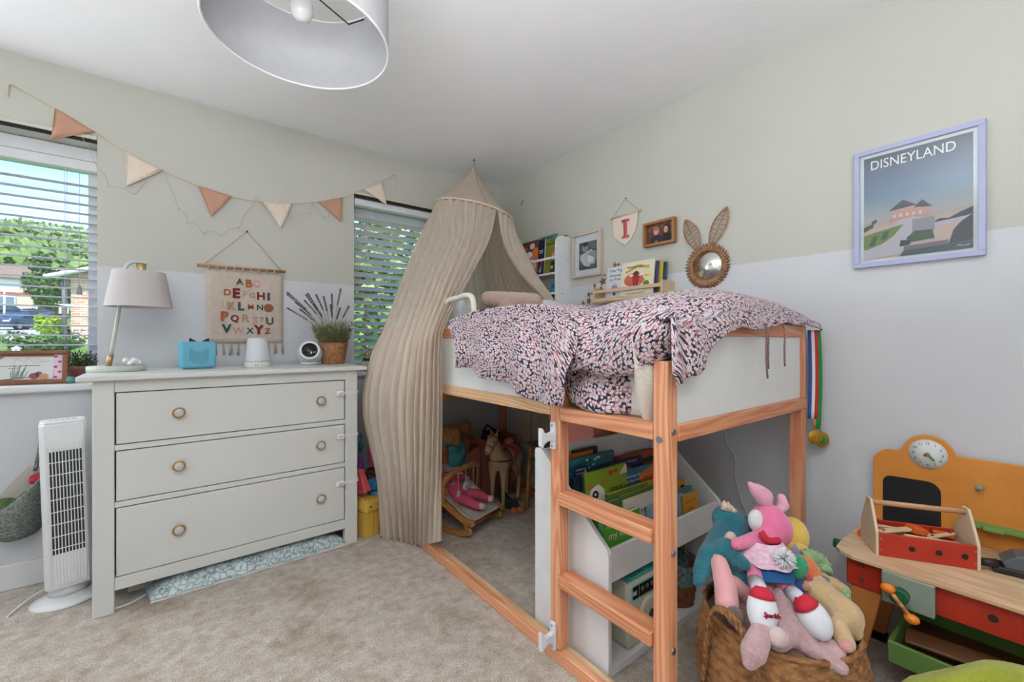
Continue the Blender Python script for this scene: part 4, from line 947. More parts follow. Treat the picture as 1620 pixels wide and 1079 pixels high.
m = MB(); m.tube([(.084 * math.cos(2 * PI * k / 40), .084 * math.sin(2 * PI * k / 40), .127) for k in range(40)], .0035, 6, closed=True); m.build('pot_rim', M_WICK, lv)
m = MB(); m.lathe([(0, .115), (.08, .115)], 24, cap=False); m.build('soil', mat('dry_moss', (92, 84, 58), .95), lv)
rnd = random.Random(12); m = MB(); t = bmesh.new()
for k in range(2200):
    a = rnd.uniform(0, 2 * PI); r_ = .07 * math.sqrt(rnd.random()); b = Vector((r_ * math.cos(a), r_ * math.sin(a), .115)); out = Vector((math.cos(a), math.sin(a), 0)) * r_ / .07
    h_ = rnd.uniform(.02, .26) * (.4 + .6 * rnd.random()); st_ = b + out * h_ * .25 + Vector((0, 0, h_ * .55)); d = (out * rnd.uniform(.2, 1.0) + Vector((rnd.gauss(0, .5), rnd.gauss(0, .5), rnd.uniform(.4, 1.2)))).normalized() * rnd.uniform(.02, .038)
    w = d.cross(Vector((rnd.gauss(0, 1), rnd.gauss(0, 1), rnd.gauss(0, 1)))).normalized() * .0022
    t.faces.new([t.verts.new(st_ - w), t.verts.new(st_ + w), t.verts.new(st_ + d)])
m._add(t); o = m.build('foliage', mat('lavender_leaf', (128, 130, 80), .85, var=((84, 92, 52), 30)), lv); o['kind'] = 'stuff'
M_STEM = mat('lavender_stem', (134, 130, 84), .9); M_LAVF = mat('lavender_flower', (86, 72, 88), .9, var=((120, 100, 122), 60))
for k, (ex_, ey_, ez_, dep) in enumerate([(454, 466, 0, .0), (455, 463, 0, .03), (468, 479, 0, 0), (455, 488, 0, -.02), (475, 490, 0, .02), (484, 467, 0, .0), (487, 465, 0, .03), (482, 476, 0, -.03), (500, 467, 0, -.01), (512, 470, 0, .02), (525, 466, 0, 0), (539, 458, 0, .02), (552, 485, 0, -.01), (538, 488, 0, .03), (523, 483, 0, -.03), (497, 482, 0, -.02)]):
    e = onY(ex_, ey_, 2.74 + dep) - Vector((.745, 2.74, CHZ)); b = Vector((e.x * .25, dep, .115)); md_ = Vector((e.x * .45, dep, .115 + (e.z - .115) * .55))
    m = MB(); pts = curve_pts([b, md_, e], 14); m.tube(pts, .0012, 5); m.m = 1
    for q in range(14):
        c = cat([b, md_, e], .66 + .34 * q / 13); 
        for s_ in range(3):
            a = s_ * 2.1 + q; m.sph(c + Vector((math.cos(a) * .0035, math.sin(a) * .0035, 0)), (.0026, .0026, .0042), 6, 4)
    m.build('stem', [M_STEM, M_LAVF], lv)

# ------------------------------------------------------------------ things on the window sills
SZ = ZS + .006
def lean(x, y, z, tilt, rz=0): return (x, y, z), (PI / 2 - tilt, 0, rz)
M_OAK = mat('brown_frame_wood', (142, 92, 62), .4, var=((116, 72, 46), 20), stretch=(1, 6, 1))
pf = thing('picture_frame', 'brown wooden frame with a child\'s drawing on left window sill', 'picture frame', *lean(-.545, 2.905, SZ, R(6), R(-3)))
def frame_bars(par, w, h, bw, t, m_, bev=.003):
    for x0, x1, y0, y1 in ((-w / 2, w / 2, 0, bw), (-w / 2, w / 2, h - bw, h), (-w / 2, -w / 2 + bw, bw, h - bw), (w / 2 - bw, w / 2, bw, h - bw)):
        MB().bb(x0, x1, y0, y1, 0, t, bev, 2).build('frame_bar', m_, par)
frame_bars(pf, .27, .155, .018, .022, M_OAK, .005)
def printed(par, layers, z0, name='print'):
    """flat print: list of (material, polygon or list of polygons)"""
    m = MB(); mats_ = []
    for i, (mm, polys) in enumerate(layers):
        if mm not in mats_: mats_.append(mm)
        m.m = mats_.index(mm)
        if polys and not isinstance(polys[0][0], (tuple, list)): polys = [polys]
        for q in polys: m.poly([(a, b, z0 + .00025 * i) for a, b in q])
    return m.build(name, mats_, par)
def rect(x0, y0, x1, y1): return [(x0, y0), (x1, y0), (x1, y1), (x0, y1)]
def circ(cx_, cy_, rx, ry=None, n=18, a0=0, a1=360): ry = ry or rx; return [(cx_ + rx * math.cos(R(a0 + (a1 - a0) * k / n)), cy_ + ry * math.sin(R(a0 + (a1 - a0) * k / n))) for k in range(n if a1 - a0 >= 360 else n + 1)]
def line(x0, y0, x1, y1, w): dx, dy = x1 - x0, y1 - y0; L = math.hypot(dx, dy) or 1; nx, ny = -dy / L * w / 2, dx / L * w / 2; return [(x0 + nx, y0 + ny), (x1 + nx, y1 + ny), (x1 - nx, y1 - ny), (x0 - nx, y0 - ny)]
def pm(r, g, b): return mat('print_%d_%d_%d' % (r, g, b), (r, g, b), .55)
rnd = random.Random(6)
printed(pf, [(pm(150, 112, 84), rect(-.117, .018, .117, .137)), (pm(222, 226, 228), [(-.112, .026), (.082, .022), (.084, .126), (-.07, .128), (-.108, .098)]),
    (pm(222, 140, 190), [line(-.045 + .016 * k, .095 + .02 * (k % 2), -.03 + .016 * k, .125 - .02 * (k % 2), .0015) for k in range(6)] + [line(-.05, .118, .03, .122, .0015)]),
    (pm(150, 164, 130), [line(-.1, .085, .04, .086, .004), line(-.06, .074, -.02, .078, .003)]), (pm(196, 176, 90), [circ(-.1, .084, .009), line(.03, .1, .07, .106, .002)]),
    (pm(64, 104, 54), [line(-.05 + .004 * k, .028, -.052 + .006 * k, .06 + .015 * (k % 3), .002) for k in range(10)] + [line(-.08, .024, .01, .034, .003)]),
    (pm(146, 84, 84), [circ(.022, .038, .017, .014), circ(.036, .046, .012)]), (pm(206, 150, 120), [circ(.052, .034, .016, .014)]), (pm(232, 206, 216), rect(.084, .02, .112, .135)),
    (pm(196, 72, 128), [circ(.09 + .014 * (k % 2), .03 + .024 * k, .007, .006, 8) for k in range(5)])], .006)
MB().bb(-.118, .118, .016, .139, .001, .005).build('backing', mat('frame_backing', (120, 100, 80), .8), pf)
pt = thing('potted_heather', 'dark green sprig plant in a terracotta pot on left sill', 'potted plant', (-.375, 2.955, SZ))
m = MB(); m.lathe([(0, 0), (.034, 0), (.046, .062), (.05, .062), (.052, .078), (.046, .078), (.044, .066), (0, .066)], 24); m.build('pot', mat('terracotta', (148, 98, 84), .85), pt)
m = MB(); t = bmesh.new(); rnd = random.Random(5)
for k in range(700):
    a = rnd.uniform(0, 2 * PI); e = rnd.uniform(.15, 1.3); d = Vector((math.cos(a) * math.cos(e), math.sin(a) * math.cos(e), math.sin(e))); b = Vector((0, 0, .066)) + d * rnd.uniform(.02, .085)
    if b.y > .055: b.y = .055
    q = (d + Vector((rnd.gauss(0, .5), rnd.gauss(0, .5), rnd.gauss(0, .5)))).normalized() * .016; w = q.cross(Vector((rnd.gauss(0, 1), 1, 0))).normalized() * .0026
    t.faces.new([t.verts.new(b - w), t.verts.new(b + q * .5 - w * .3), t.verts.new(b + q), t.verts.new(b + w)])
m._add(t); o = m.build('foliage', mat('heather_leaf', (74, 88, 62), .85, var=((44, 54, 40), 40)), pt); o['kind'] = 'stuff'
for k in range(9): a = k * .7; m = MB(); m.tube([(0, 0, .064), (.03 * math.cos(a), .03 * math.sin(a) * .7, .11), (.055 * math.cos(a), .045 * math.sin(a), .135)], [.0016, .0012, .0008], 5); m.build('twig', mat('twig', (70, 58, 46), .9), pt)
m = MB(); m.lathe([(.0, 0), (.016, 0), (.019, .015), (.014, .03), (0, .033)], 12); m.sph((.02, .004, .012), .012, 8, 6); o = m.build('glass_trinket', mat('teal_glass', (96, 150, 140), .15)); o.location = (-.405, 2.89, SZ); tag(o, 'small teal trinket beside the terracotta pot', 'ornament')
fp = thing('potted_kalanchoe', 'pink flowering plant in a square white pot on right sill', 'potted plant', (1.005, 2.895, SZ))
m = MB(); m.prism([(-.038, -.03), (.04, -.03), (.044, .03), (-.042, .03)], .062, None, .004); m.build('pot', mat('white_ceramic_pot', (214, 208, 202), .5), fp)
M_KL = mat('fleshy_leaf', (92, 138, 60), .5, var=((56, 96, 40), 40)); rnd = random.Random(9)
for k in range(16):
    a = k * 2.4; e = rnd.uniform(.1, 1.0); L = rnd.uniform(.038, .06); d = Vector((math.cos(a) * math.cos(e), math.sin(a) * math.cos(e) * .6, math.sin(e))); w = d.cross(Vector((0, 0, 1))).normalized(); n_ = w.cross(d)
    m = MB(); m.grid(lambda u, v: Vector((0, 0, .06)) + d * L * u + w * (v - .5) * .036 * math.sin(PI * min(1, .12 + .9 * u)) + n_ * (-.012 * u * u), 6, 4); o = m.build('leaf', M_KL, fp); mod(o, 'SOLIDIFY', thickness=.0015)
for k in range(9):
    x = -.035 + .0095 * k; y = .012 * math.sin(k * 2); z = .125 + .02 * math.sin(k * 1.3 + 1); m = MB(); m.tube([(x * .4, y * .4, .06), (x, y, z)], .0014, 5); o = m.build('flower_stalk', M_STEM, fp)
    m = MB()
    for q in range(5): m.sph((x + .007 * math.cos(q * 1.26), y + .007 * math.sin(q * 1.26), z + .003 * (q % 2)), (.006, .006, .0045), 7, 5)
    m.build('flower', mat('pink_petal', (214, 140, 146), .7), o)

# ------------------------------------------------------------------ tower fan and hanging storage basket by the left window
fan = thing('tower_fan', 'white tower fan standing beside the chest of drawers', 'fan', (-.378, 2.672, 0), (R(-.5), R(-1.5), R(10)))
M_FAN = mat('white_fan_plastic', (228, 229, 230), .35)
m = MB(); m.lathe([(0, 0), (.120, 0), (.118, .010), (.08, .020), (.055, .03), (0, .03)], 40, Matrix.Diagonal((1, .92, 1, 1))); m.build('base', M_FAN, fan)
m = MB(); m.lathe([(.062, .026), (.060, .075)], 28, Matrix.Diagonal((1, .8, 1, 1))); m.build('neck', M_FAN, fan)
prof = [(-.066, .06), (-.072, .02), (-.070, -.045), (-.056, -.066), (.062, -.066), (.072, -.045), (.074, .02), (.068, .06)]
m = MB(); m.prism(prof, .70, Matrix.Translation((0, 0, .07)), .006, 2); m.build('body', M_FAN, fan)
m = MB(); m.prism([(x * .96, y * .96) for x, y in prof], .012, Matrix.Translation((0, 0, .768)), .005, 2); cp = m.build('top_cap', M_FAN, fan)
for k in range(5): MB().box((-.036 + .018 * k, -.02, .7815), (.013, .026, .004), None, .0015).build('button', mat('fan_button', (206, 208, 210), .4), cp)
MB().box((.004, -.0665, .385), (.104, .002, .58)).build('grille_back', mat('grille_dark', (58, 60, 64), .7), fan)
ri = None
for k in range(11):
    if ri is None: ri = MB().box((0, 0, 0), (.0034, .010, .60), None, .001).build('grille_rib', M_FAN, fan); o = ri
    else: o = ri.copy(); COL.objects.link(o)
    o.location = (-.046 + .01 * k, -.069, .39)
for k in range(9): MB().box((.004, -.0705, .245 + .052 * k), (.104, .004, .0032)).build('grille_bar', M_FAN, fan)
MB().box((.004, -.0695, .155), (.102, .006, .135)).build('lower_grille', M_FAN, fan); MB().box((.004, -.0695, .68), (.102, .006, .05)).build('upper_grille', M_FAN, fan)
m = MB(); m.tube(curve_pts([(-.02, .09, .05), (-.10, .07, .03), (-.155, .02, .012), (-.175, -.02, .008)], 16), .004, 8); m.build('power_cable', mat('white_cable', (226, 226, 226), .4), fan)
hb = thing('hanging_basket', 'grey woven storage basket hung on the wall beside the fan', 'basket', onY(36, 790, YW - .09))
M_GREYW = mat('grey_speckled_rope', (150, 156, 150), .95, var=((84, 92, 88), 120), bump=(160, .8, .005))
L0, R0, BT = onY(-12, 800, YW - .01), onY(76, 740, YW - .01), onY(30, 846, YW - .05)
def pouch(u, v, k=1.0):
    a = PI * u; rim = Vector((L0.x + (R0.x - L0.x) * (.5 - .5 * math.cos(a)), YW - .012 - .15 * math.sin(a) * k, 0)); zr = L0.z + (R0.z - L0.z) * (.5 - .5 * math.cos(a)) - .045 * math.sin(a)
    cx_ = (L0.x + R0.x) / 2; b = Vector((cx_ + (rim.x - cx_) * .55, YW - .012 - (YW - .012 - rim.y) * .6, BT.z)); s_ = math.sin(v * PI / 2)
    p = Vector((rim.x + (b.x - rim.x) * (1 - math.cos(v * PI / 2)), rim.y + (b.y - rim.y) * (1 - math.cos(v * PI / 2)), zr + (b.z - zr) * s_)); return p
m = MB(); m.grid(lambda u, v: pouch(u, v) + Vector((0, 0, .004 * math.sin(v * 60))), 30, 30); o = m.build('pouch', M_GREYW, hb, wc=True); mod(o, 'SOLIDIFY', thickness=.008)
m = MB(); m.tube([pouch(k / 24, 0) for k in range(25)], .007, 8); m.build('rim', M_GREYW, hb, wc=True)
bk = [onY(-12, 800, YW - .006), onY(12, 770, YW - .006), onY(45, 738, YW - .006), onY(76, 740, YW - .006)]
m = MB(); m.poly([bk[0], pouch(.5, 1) * .0 + Vector((bk[0].x + .06, YW - .006, BT.z)), Vector((bk[3].x - .05, YW - .006, BT.z)), bk[3], bk[2], bk[1]]); o = m.build('lining', mat('basket_lining', (198, 190, 184), .9), hb, wc=True); mod(o, 'SOLIDIFY', thickness=.004)
m = MB(); m.tube(curve_pts([onY(55, 745, YW - .012), onY(62, 715, YW - .012), onY(66, 680, YW - .012), onY(75, 667, YW - .012), onY(84, 676, YW - .012), onY(80, 700, YW - .012), onY(76, 742, YW - .012)], 24), .007, 8); m.build('hanging_loop', M_GREYW, hb, wc=True)
M_GC = mat('dark_green_cloth', (58, 92, 58), .7, var=((120, 150, 80), 18))
m = MB(); m.grid(lambda u, v: Vector((L0.x + .02 + .15 * u, YW - .03 - .085 * v, L0.z - .01 + .035 * u + .03 * math.sin(u * 9 + 3 * v) * math.sin(PI * v) + .02 * math.sin(v * 11))), 20, 16); o = m.build('green_clothing', M_GC); tag(recenter(o), 'crumpled dark green clothing inside the hanging basket', 'clothing'); mod(o, 'SOLIDIFY', thickness=.006)
m = MB(); m.sph(onY(66, 755, YW - .06), (.04, .03, .022), 12, 8); m.sph(onY(58, 760, YW - .07), (.025, .03, .018), 12, 8); o = m.build('red_clothing', mat('red_cloth', (170, 40, 50), .8)); tag(recenter(o), 'small piece of red clothing inside the hanging basket', 'clothing')

# ------------------------------------------------------------------ plastic toys between the chest and the canopy
M_YEL = mat('yellow_toy_plastic', (226, 184, 84), .45); M_BLU = mat('blue_toy_plastic', (40, 110, 176), .4); M_DBLU = mat('dark_blue_toy_plastic', (34, 58, 130), .4)
ct = thing('castle_bucket', 'yellow plastic castle tower bucket beside the chest', 'toy', (.868, 2.475, 0), (0, 0, R(22)), 'plastic toys beside the chest')
m = MB(); m.prism([(-.045, -.04), (.045, -.04), (.045, .04), (-.045, .04)], .15, None, .006); m.build('lower_tower', M_YEL, ct)
m = MB(); m.bb(-.058, .058, -.052, .052, .15, .21, .004); up = m.build('upper_tower', M_YEL, ct)
for k in range(7): 
    for y in (-.049, .049): MB().box((-.051 + .017 * k, y, .216), (.009, .006, .014)).build('battlement', M_YEL, ct)
    if k < 6:
        for x in (-.055, .055): MB().box((x, -.042 + .017 * k, .216), (.006, .009, .014)).build('battlement', M_YEL, ct)
for x in (-.03, .03): MB().box((x, -.0525, .178), (.034, .003, .032), None, .001).build('window_panel', M_YEL, up); MB().box((x, -.0545, .18), (.016, .002, .006)).build('slot', M_GAP, up)
MB().box((0, -.0405, .08), (.003, .003, .14)).build('groove', mat('yellow_shadow', (196, 150, 60), .6), ct)
cb2 = thing('castle_bucket', 'blue round plastic castle bucket behind the yellow one', 'toy', (.955, 2.55, 0), group='plastic toys beside the chest')
m = MB(); m.lathe([(0, 0), (.055, 0), (.06, .2), (.068, .2), (.070, .235), (.064, .235), (.056, .205), (0, .2)], 24); m.build('bucket', M_BLU, cb2)
for k in range(5): a = R(200 + 35 * k); MB().box((.062 * math.cos(a), .062 * math.sin(a), .1), (.012, .006, .16), (0, 0, a + PI / 2), .002).build('column', M_DBLU, cb2)
MB().box((-.01, .0, .262), (.085, .07, .06), (0, 0, .3), .01, 2).build('lid_block', mat('cyan_toy_plastic', (62, 150, 206), .4), cb2)
m = MB(); m.lathe([(0, 0), (.03, 0), (.028, .12), (.02, .2), (.02, .36), (.016, .37), (.012, .40), (.006, .44), (0, .45)], 16); o = m.build('toy_spade', [mat('purple_toy_plastic', (150, 88, 180), .4)]); o.location = (.895, 2.69, 0); tag(o, 'tall purple plastic toy standing against the wall', 'toy')
m = MB(); m.lathe([(.013, 0), (.014, .05), (.007, .055), (.008, .1), (0, .12)], 12); o = m.build('teal_skittle', mat('teal_toy_plastic', (38, 140, 160), .4)); o.location = (.895, 2.69, .435); tag(o, 'small teal skittle on top of the purple plastic toy', 'toy')
m = MB(); m.prism([(-.05, 0), (.055, 0), (.04, .17), (-.05, .17)], .03, Matrix.Rotation(PI / 2, 4, 'X'), .004); o = m.build('pink_toy_wall', mat('pink_toy_plastic', (222, 84, 122), .45)); o.location = (.985, 2.66, .34); o.rotation_euler = (R(-6), 0, 0); tag(o, 'pink plastic panel leaning behind the blue bucket', 'toy')
m = MB(); m.bb(-.055, .055, -.05, .05, 0, .03, .004); m.lathe([(0, .03), (.05, .03), (.055, .05), (.05, .055), (.045, .04), (0, .04)], 18); o = m.build('toy_dish', mat('brown_toy_plastic', (104, 62, 44), .5)); o.location = (.965, 2.64, .27); tag(o, 'small brown dish under the pink plastic panel', 'toy')
m = MB(); m.bb(-.05, .05, -.05, .05, 0, .27, .006); o = m.build('toy_block', M_DBLU); o.location = (.985, 2.665, 0); tag(o, 'tall dark blue box under the brown dish', 'box')
m = MB(); m.prism([(-.02, 0), (.03, 0), (.012, .13), (-.02, .14)], .06, Matrix.Rotation(R(70), 4, 'X'), .004); o = m.build('toy_roof', mat('coral_toy_plastic', (226, 96, 106), .45)); o.location = (.838, 2.515, .2305); o.rotation_euler = (0, 0, R(25)); tag(o, 'coral red toy roof piece on the yellow castle bucket', 'toy')

# ------------------------------------------------------------------ books
def book(label, w, h, t, loc, rot, rgb, titles=(), deco=(), spine=None, group=None, name='book', par_cat='book'):
    """local x right along the front cover, y up, z towards the viewer; lower left back corner at the origin"""
    b = thing(name, label, par_cat, loc, rot, group)
    m = MB(); m.bb(0, w, 0, h, t - .0018, t, .0005); m.bb(0, w, 0, h, 0, .0018, .0005); m.bb(0, .0018, 0, h, 0, t)
    mats_ = [mat('cover_%d_%d_%d' % rgb, rgb, .45)]
    if spine: mats_.append(mat('cover_%d_%d_%d' % spine, spine, .45)); m.m = 1; m.bb(-.0004, .0008, 0, h, 0, t); 
    m.build('cover', mats_, b)
    MB().bb(.0018, w - .003, .003, h - .003, .0018, t - .0018).build('pages', mat('book_pages', (226, 218, 200), .9), b)
    if deco:
        lay = []
        for d in deco:
            k, x, y, a, c, col = d
            if k == 'c': q = circ(x * w, y * h, a * w, c * h)
            elif k == 'r': q = rect(x * w, y * h, (x + a) * w, (y + c) * h)
            elif k == 'p': q = [(px_ * w, py_ * h) for px_, py_ in x]
            lay.append((pm(*col), q))
        printed(b, lay, t + .0003, 'cover_picture')
    for i, (s_, x, y, wd, sz, col) in enumerate(titles):
        m = MB(); m.text(s_, sz * h, Matrix.Translation((x * w, y * h, t + .0003 + .00026 * (len(deco) + 1))), .0002, width=wd * w); m.build('title', pm(*col), b)
    return b
# ------------------------------------------------------------------ white wall shelf near the corner
M_SHW = mat('white_shelf_paint', (228, 231, 234), .4)
ws = thing('wall_bookshelf', 'white wall mounted bookshelf with round rails near the canopy', 'shelf', (XW, 2.095, 1.33), RIGHT)
LW = .64      # runs towards the window: local x from -LW to 0
def side(x):
    m = MB(); pr = [(0, 0), (.148, 0), (.148, .44), (.142, .475), (.125, .495), (.1, .505), (0, .505)]
    m.prism([(-a, b) for a, b in pr], .018, Matrix.Translation((x, 0, 0)) @ Matrix(((0, 0, 1, 0), (0, 1, 0, 0), (-1, 0, 0, 0), (0, 0, 0, 1))), .002); o = m.build('side_panel', M_SHW, ws)
    for z in (.365, .11): MB().cyl((x + .018, z, .098), (x + .0195, z, .098), .004, n=8).build('screw_hole', M_NAIL, o)
side(-.018); side(-LW)
for z in (.245, .0):
    MB().bb(-LW + .018, -.018, z, z + .015, 0, .14, .002).build('shelf_board', M_SHW, ws); MB().cyl((-LW + .015, z + .115, .13), (-.015, z + .115, .13), .0085, n=12).build('shelf_rail', M_SHW, ws)
def on_shelf(x, z, dpt): return (XW - dpt, 2.095 - x, 1.33 + z)
bs = 'picture books on the white wall shelf'
book('red and white patterned picture book on the white wall shelf', .20, .275, .012, on_shelf(-.456, .26, .085), (R(84), 0, -PI / 2), (196, 120, 110), [('THE', .45, .33, .35, .08, (190, 60, 70))],
     [('p', [(.0, .62), (.3, .5), (.7, .66), (1, .55), (1, 1), (0, 1)], 0, 0, 0, (96, 70, 76)), ('c', .25, .8, .12, .06, (196, 70, 60)), ('c', .6, .85, .14, .08, (220, 200, 190)), ('c', .45, .62, .2, .09, (236, 232, 226)), ('c', .8, .67, .17, .13, (236, 128, 42)), ('c', .5, .3, .42, .2, (236, 206, 206)), ('r', .0, .0, 1, .12, (110, 60, 64))], group=bs)
book('navy spined picture book standing between two books on the wall shelf', .065, .262, .015, on_shelf(-.250, .26, .085), (R(86), 0, -PI / 2), (26, 36, 66), [('Of', .45, .65, .6, .15, (236, 236, 240))], [('c', .5, .2, .3, .08, (60, 120, 180)), ('c', .6, .33, .2, .06, (206, 60, 50)), ('c', .4, .12, .2, .05, (226, 190, 60))], group=bs)
book('olive green biography picture book with red haired figure on wall shelf', .160, .258, .012, on_shelf(-.181, .26, .085), (R(84), 0, -PI / 2), (128, 140, 52), [('David Attenborough', .5, .83, .86, .10, (24, 26, 24)), ('LITTLE PEOPLE', .5, .92, .5, .04, (40, 44, 30))],
     [('c', .62, .55, .26, .17, (206, 112, 44)), ('c', .6, .46, .19, .13, (226, 180, 150)), ('p', [(.36, 0), (.88, 0), (.84, .3), (.7, .36), (.5, .36), (.38, .3)], 0, 0, 0, (36, 62, 40)), ('c', .48, .17, .08, .05, (226, 180, 150))], group=bs)
book('tall teal picture book at the back of the wall shelf', .20, .290, .010, on_shelf(-.30, .26, .045), (R(88), 0, -PI / 2), (70, 140, 156), [], [('r', .0, .88, .12, .12, (226, 160, 50)), ('c', .55, .9, .28, .05, (40, 84, 110))], group=bs)
book('dark blue book behind the olive green book on the wall shelf', .20, .265, .010, on_shelf(-.226, .26, .020), (R(89), 0, -PI / 2), (34, 64, 120), group=bs)
book('bright blue book on the lower wall shelf', .10, .20, .012, on_shelf(-.125, .016, .085), (R(85), 0, -PI / 2), (82, 170, 206), [('BIG', .5, .78, .8, .2, (24, 34, 50))], [('r', 0, .4, 1, .1, (30, 36, 46)), ('p', [(0, 0), (1, 0), (1, .36), (.75, .2), (.5, .38), (.25, .2), (0, .34)], 0, 0, 0, (214, 84, 34))], group=bs)

# ------------------------------------------------------------------ frames, pennant and mirror on the right wall
M_MAT = mat('white_photo_mount', (232, 233, 235), .8)
def rw(y, z): return (XW, y, z)
f1 = thing('photo_frame', 'pale wood frame with a black and white photo beside the shelf', 'picture frame', rw(1.944, 1.545), RIGHT)
frame_bars(f1, .252, .295, .016, .03, mat('pale_ash_frame', (206, 190, 174), .5, stretch=(1, 5, 1)), .002)
MB().bb(-.112, .112, .014, .281, .002, .010).build('mount', M_MAT, f1)
printed(f1, [(pm(70, 70, 72), rect(-.072, .05, .082, .232)), (pm(36, 36, 38), [(-.07, .232), (-.01, .232), (-.02, .16), (-.07, .14)]), (pm(150, 150, 152), circ(-.018, .198, .03, .032)), (pm(44, 44, 46), [(-.045, .232), (.0, .232), (.02, .21), (-.03, .2)]),
    (pm(112, 112, 114), [(.0, .232), (.082, .232), (.082, .17), (.03, .19)]), (pm(206, 206, 208), [(-.06, .15), (.04, .18), (.075, .12), (.06, .06), (-.01, .07), (-.07, .09)]), (pm(160, 160, 162), [(.0, .15), (.05, .17), (.08, .16), (.08, .1), (.03, .09)]), (pm(236, 236, 238), [(.01, .145), (.06, .12), (.05, .09), (.0, .1)]),
    (pm(58, 58, 60), [(-.072, .05), (.0, .05), (-.03, .08), (-.072, .13)]), (pm(120, 120, 122), circ(.045, .07, .02, .014))], .0112)
M_PCLEAR = M_GLASS
MB().bb(-.11, .11, .016, .279, .016, .0175).build('glazing', M_PCLEAR, f1)
pn = thing('pennant', 'cream fabric pennant with a pink number one hanging on a nail', 'pennant', rw(1.640, 1.70), RIGHT)
m = MB(); m.prism([(-.094, .182), (.092, .182), (.088, .14), (.074, .08), (.04, .03), (0, .005), (-.05, .035), (-.088, .07)], .002, Matrix.Translation((0, 0, .006))); m.build('cloth', M_CREAM, pn)
m = MB(); m.cyl((-.105, .184, .009), (.105, .186, .009), .0045, n=10); m.sph((.108, .186, .009), .009, 10, 8); m.sph((-.108, .184, .009), .007, 10, 8); m.build('rod', mat('pale_dowel', (206, 180, 152), .6), pn)
m = MB(); m.tube([(-.1, .186, .009), (0, .288, .004), (.1, .188, .009)], .0009, 5); m.build('thread', mat('thread_grey', (150, 140, 130), .9), pn)
m = MB(); m.cyl((0, .288, 0), (0, .288, .007), .0032, n=8); m.build('nail', M_NAIL, pn)
M_PK1, M_PK2 = mat('coral_print', (206, 110, 116), .8), mat('rose_print', (190, 84, 98), .8)
m = MB(); m.box((.002, .100, .0085), (.024, .10, .0008)); m.box((.002, .150, .0085), (.056, .018, .0009)); m.box((.002, .052, .0085), (.056, .018, .0009)); m.m = 1; m.box((-.006, .102, .009), (.014, .10, .0008), (0, 0, R(2))); m.box((-.004, .152, .009), (.048, .012, .0008), (0, 0, R(-2))); m.build('printed_numeral', [M_PK1, M_PK2], pn)
f2 = thing('photo_frame', 'small brown box frame with a photo of a couple', 'picture frame', rw(1.399, 1.658), RIGHT)
frame_bars(f2, .198, .138, .015, .034, mat('honey_brown_frame', (166, 114, 68), .5, stretch=(6, 1, 1)), .002)
printed(f2, [(pm(96, 66, 52), rect(-.086, .013, .086, .125)), (pm(136, 92, 70), [circ(-.07 + .02 * k, .095 + .012 * (k % 3), .01) for k in range(8)]), (pm(44, 46, 52), [(-.07, .013), (.01, .013), (.012, .05), (-.02, .064), (-.055, .055)]), (pm(214, 160, 138), circ(-.026, .085, .018, .023)), (pm(170, 120, 86), circ(-.026, .1, .017, .012)),
    (pm(30, 28, 30), [(.008, .013), (.08, .013), (.07, .055), (.04, .07), (.018, .06)]), (pm(54, 36, 30), circ(.04, .085, .024, .03)), (pm(212, 164, 146), circ(.036, .084, .014, .019)), (pm(206, 110, 112), rect(-.03, .013, -.018, .03))], .010)
MB().bb(-.088, .088, .011, .127, .001, .008).build('backing', mat('frame_backing', (120, 100, 80), .8), f2)
# rattan rabbit mirror
mr = thing('rabbit_mirror', 'round rattan mirror with two rabbit ears', 'mirror', rw(1.128, 1.505), RIGHT)
M_RAT = mat('natural_rattan', (190, 146, 110), .75, var=((150, 106, 76), 60))
m = MB(); m.lathe([(0, .0135), (.080, .0135), (.080, .006)], 48, cap=False); t = NT('mirror_silver'); t.b.inputs['Metallic'].default_value = 1; t.b.inputs['Base Color'].default_value = (.86, .87, .85, 1)
t.link(t.ramp(t.noise(t.coord('Object'), 40, 3), [(.4, (60, 60, 60)), (.7, (96, 96, 96))]), t.b.inputs['Roughness']); m.build('mirror_glass', t.m, mr)
m = MB()
for k in range(84):
    a = 2 * PI * k / 84; a2 = a + .03 * (1 if k % 2 else -1); r0, r1 = .077, .113 + .0015 * (k % 3)
    m.tube([(r0 * math.cos(a), r0 * math.sin(a), .012), ((r0 + r1) / 2 * math.cos(a), (r0 + r1) / 2 * math.sin(a), .0145), (r1 * math.cos(a2), r1 * math.sin(a2), .010), ((r0 + r1) / 2 * math.cos(a), (r0 + r1) / 2 * math.sin(a), .003)], .0032, 5)
m.build('woven_ring', M_RAT, mr)
m = MB(); m.lathe([(.080, .006), (.092, .011), (.108, .006)], 60, cap=False); m.build('ring_core', mat('dark_rattan', (110, 74, 52), .8), mr)
def ear(bx_, by_, tx_, ty_, wd):
    d = Vector((tx_ - bx_, ty_ - by_, 0)); L = d.length; d.normalize(); w = Vector((-d.y, d.x, 0)); B = Vector((bx_, by_, .01))
    def prof(s): return wd * (math.sin(PI * min(1, .12 + .88 * s) ** 1.15)) ** .8 if s < 1 else 0
    Lf = [B + d * L * (k / 16) - w * prof(k / 16) for k in range(17)]; Rt = [B + d * L * (k / 16) + w * prof(k / 16) for k in range(17)]
    m = MB(); m.tube(Lf, .0034, 6); m.tube(Rt, .0034, 6); m.tube([B + d * L * k / 8 for k in range(9)], .002, 5)
    for k in range(0, 15):
        m.tube([Lf[k] + Vector((0, 0, .002)), B + d * L * ((k + .6) / 16) + Vector((0, 0, .003)), Rt[k + 1] + Vector((0, 0, .002))], .0013, 5)
        if k % 2 == 0: m.tube([Rt[k], B + d * L * ((k + .6) / 16) - Vector((0, 0, .002)), Lf[k + 1]], .0012, 5)
    m.build('ear', M_RAT, mr)
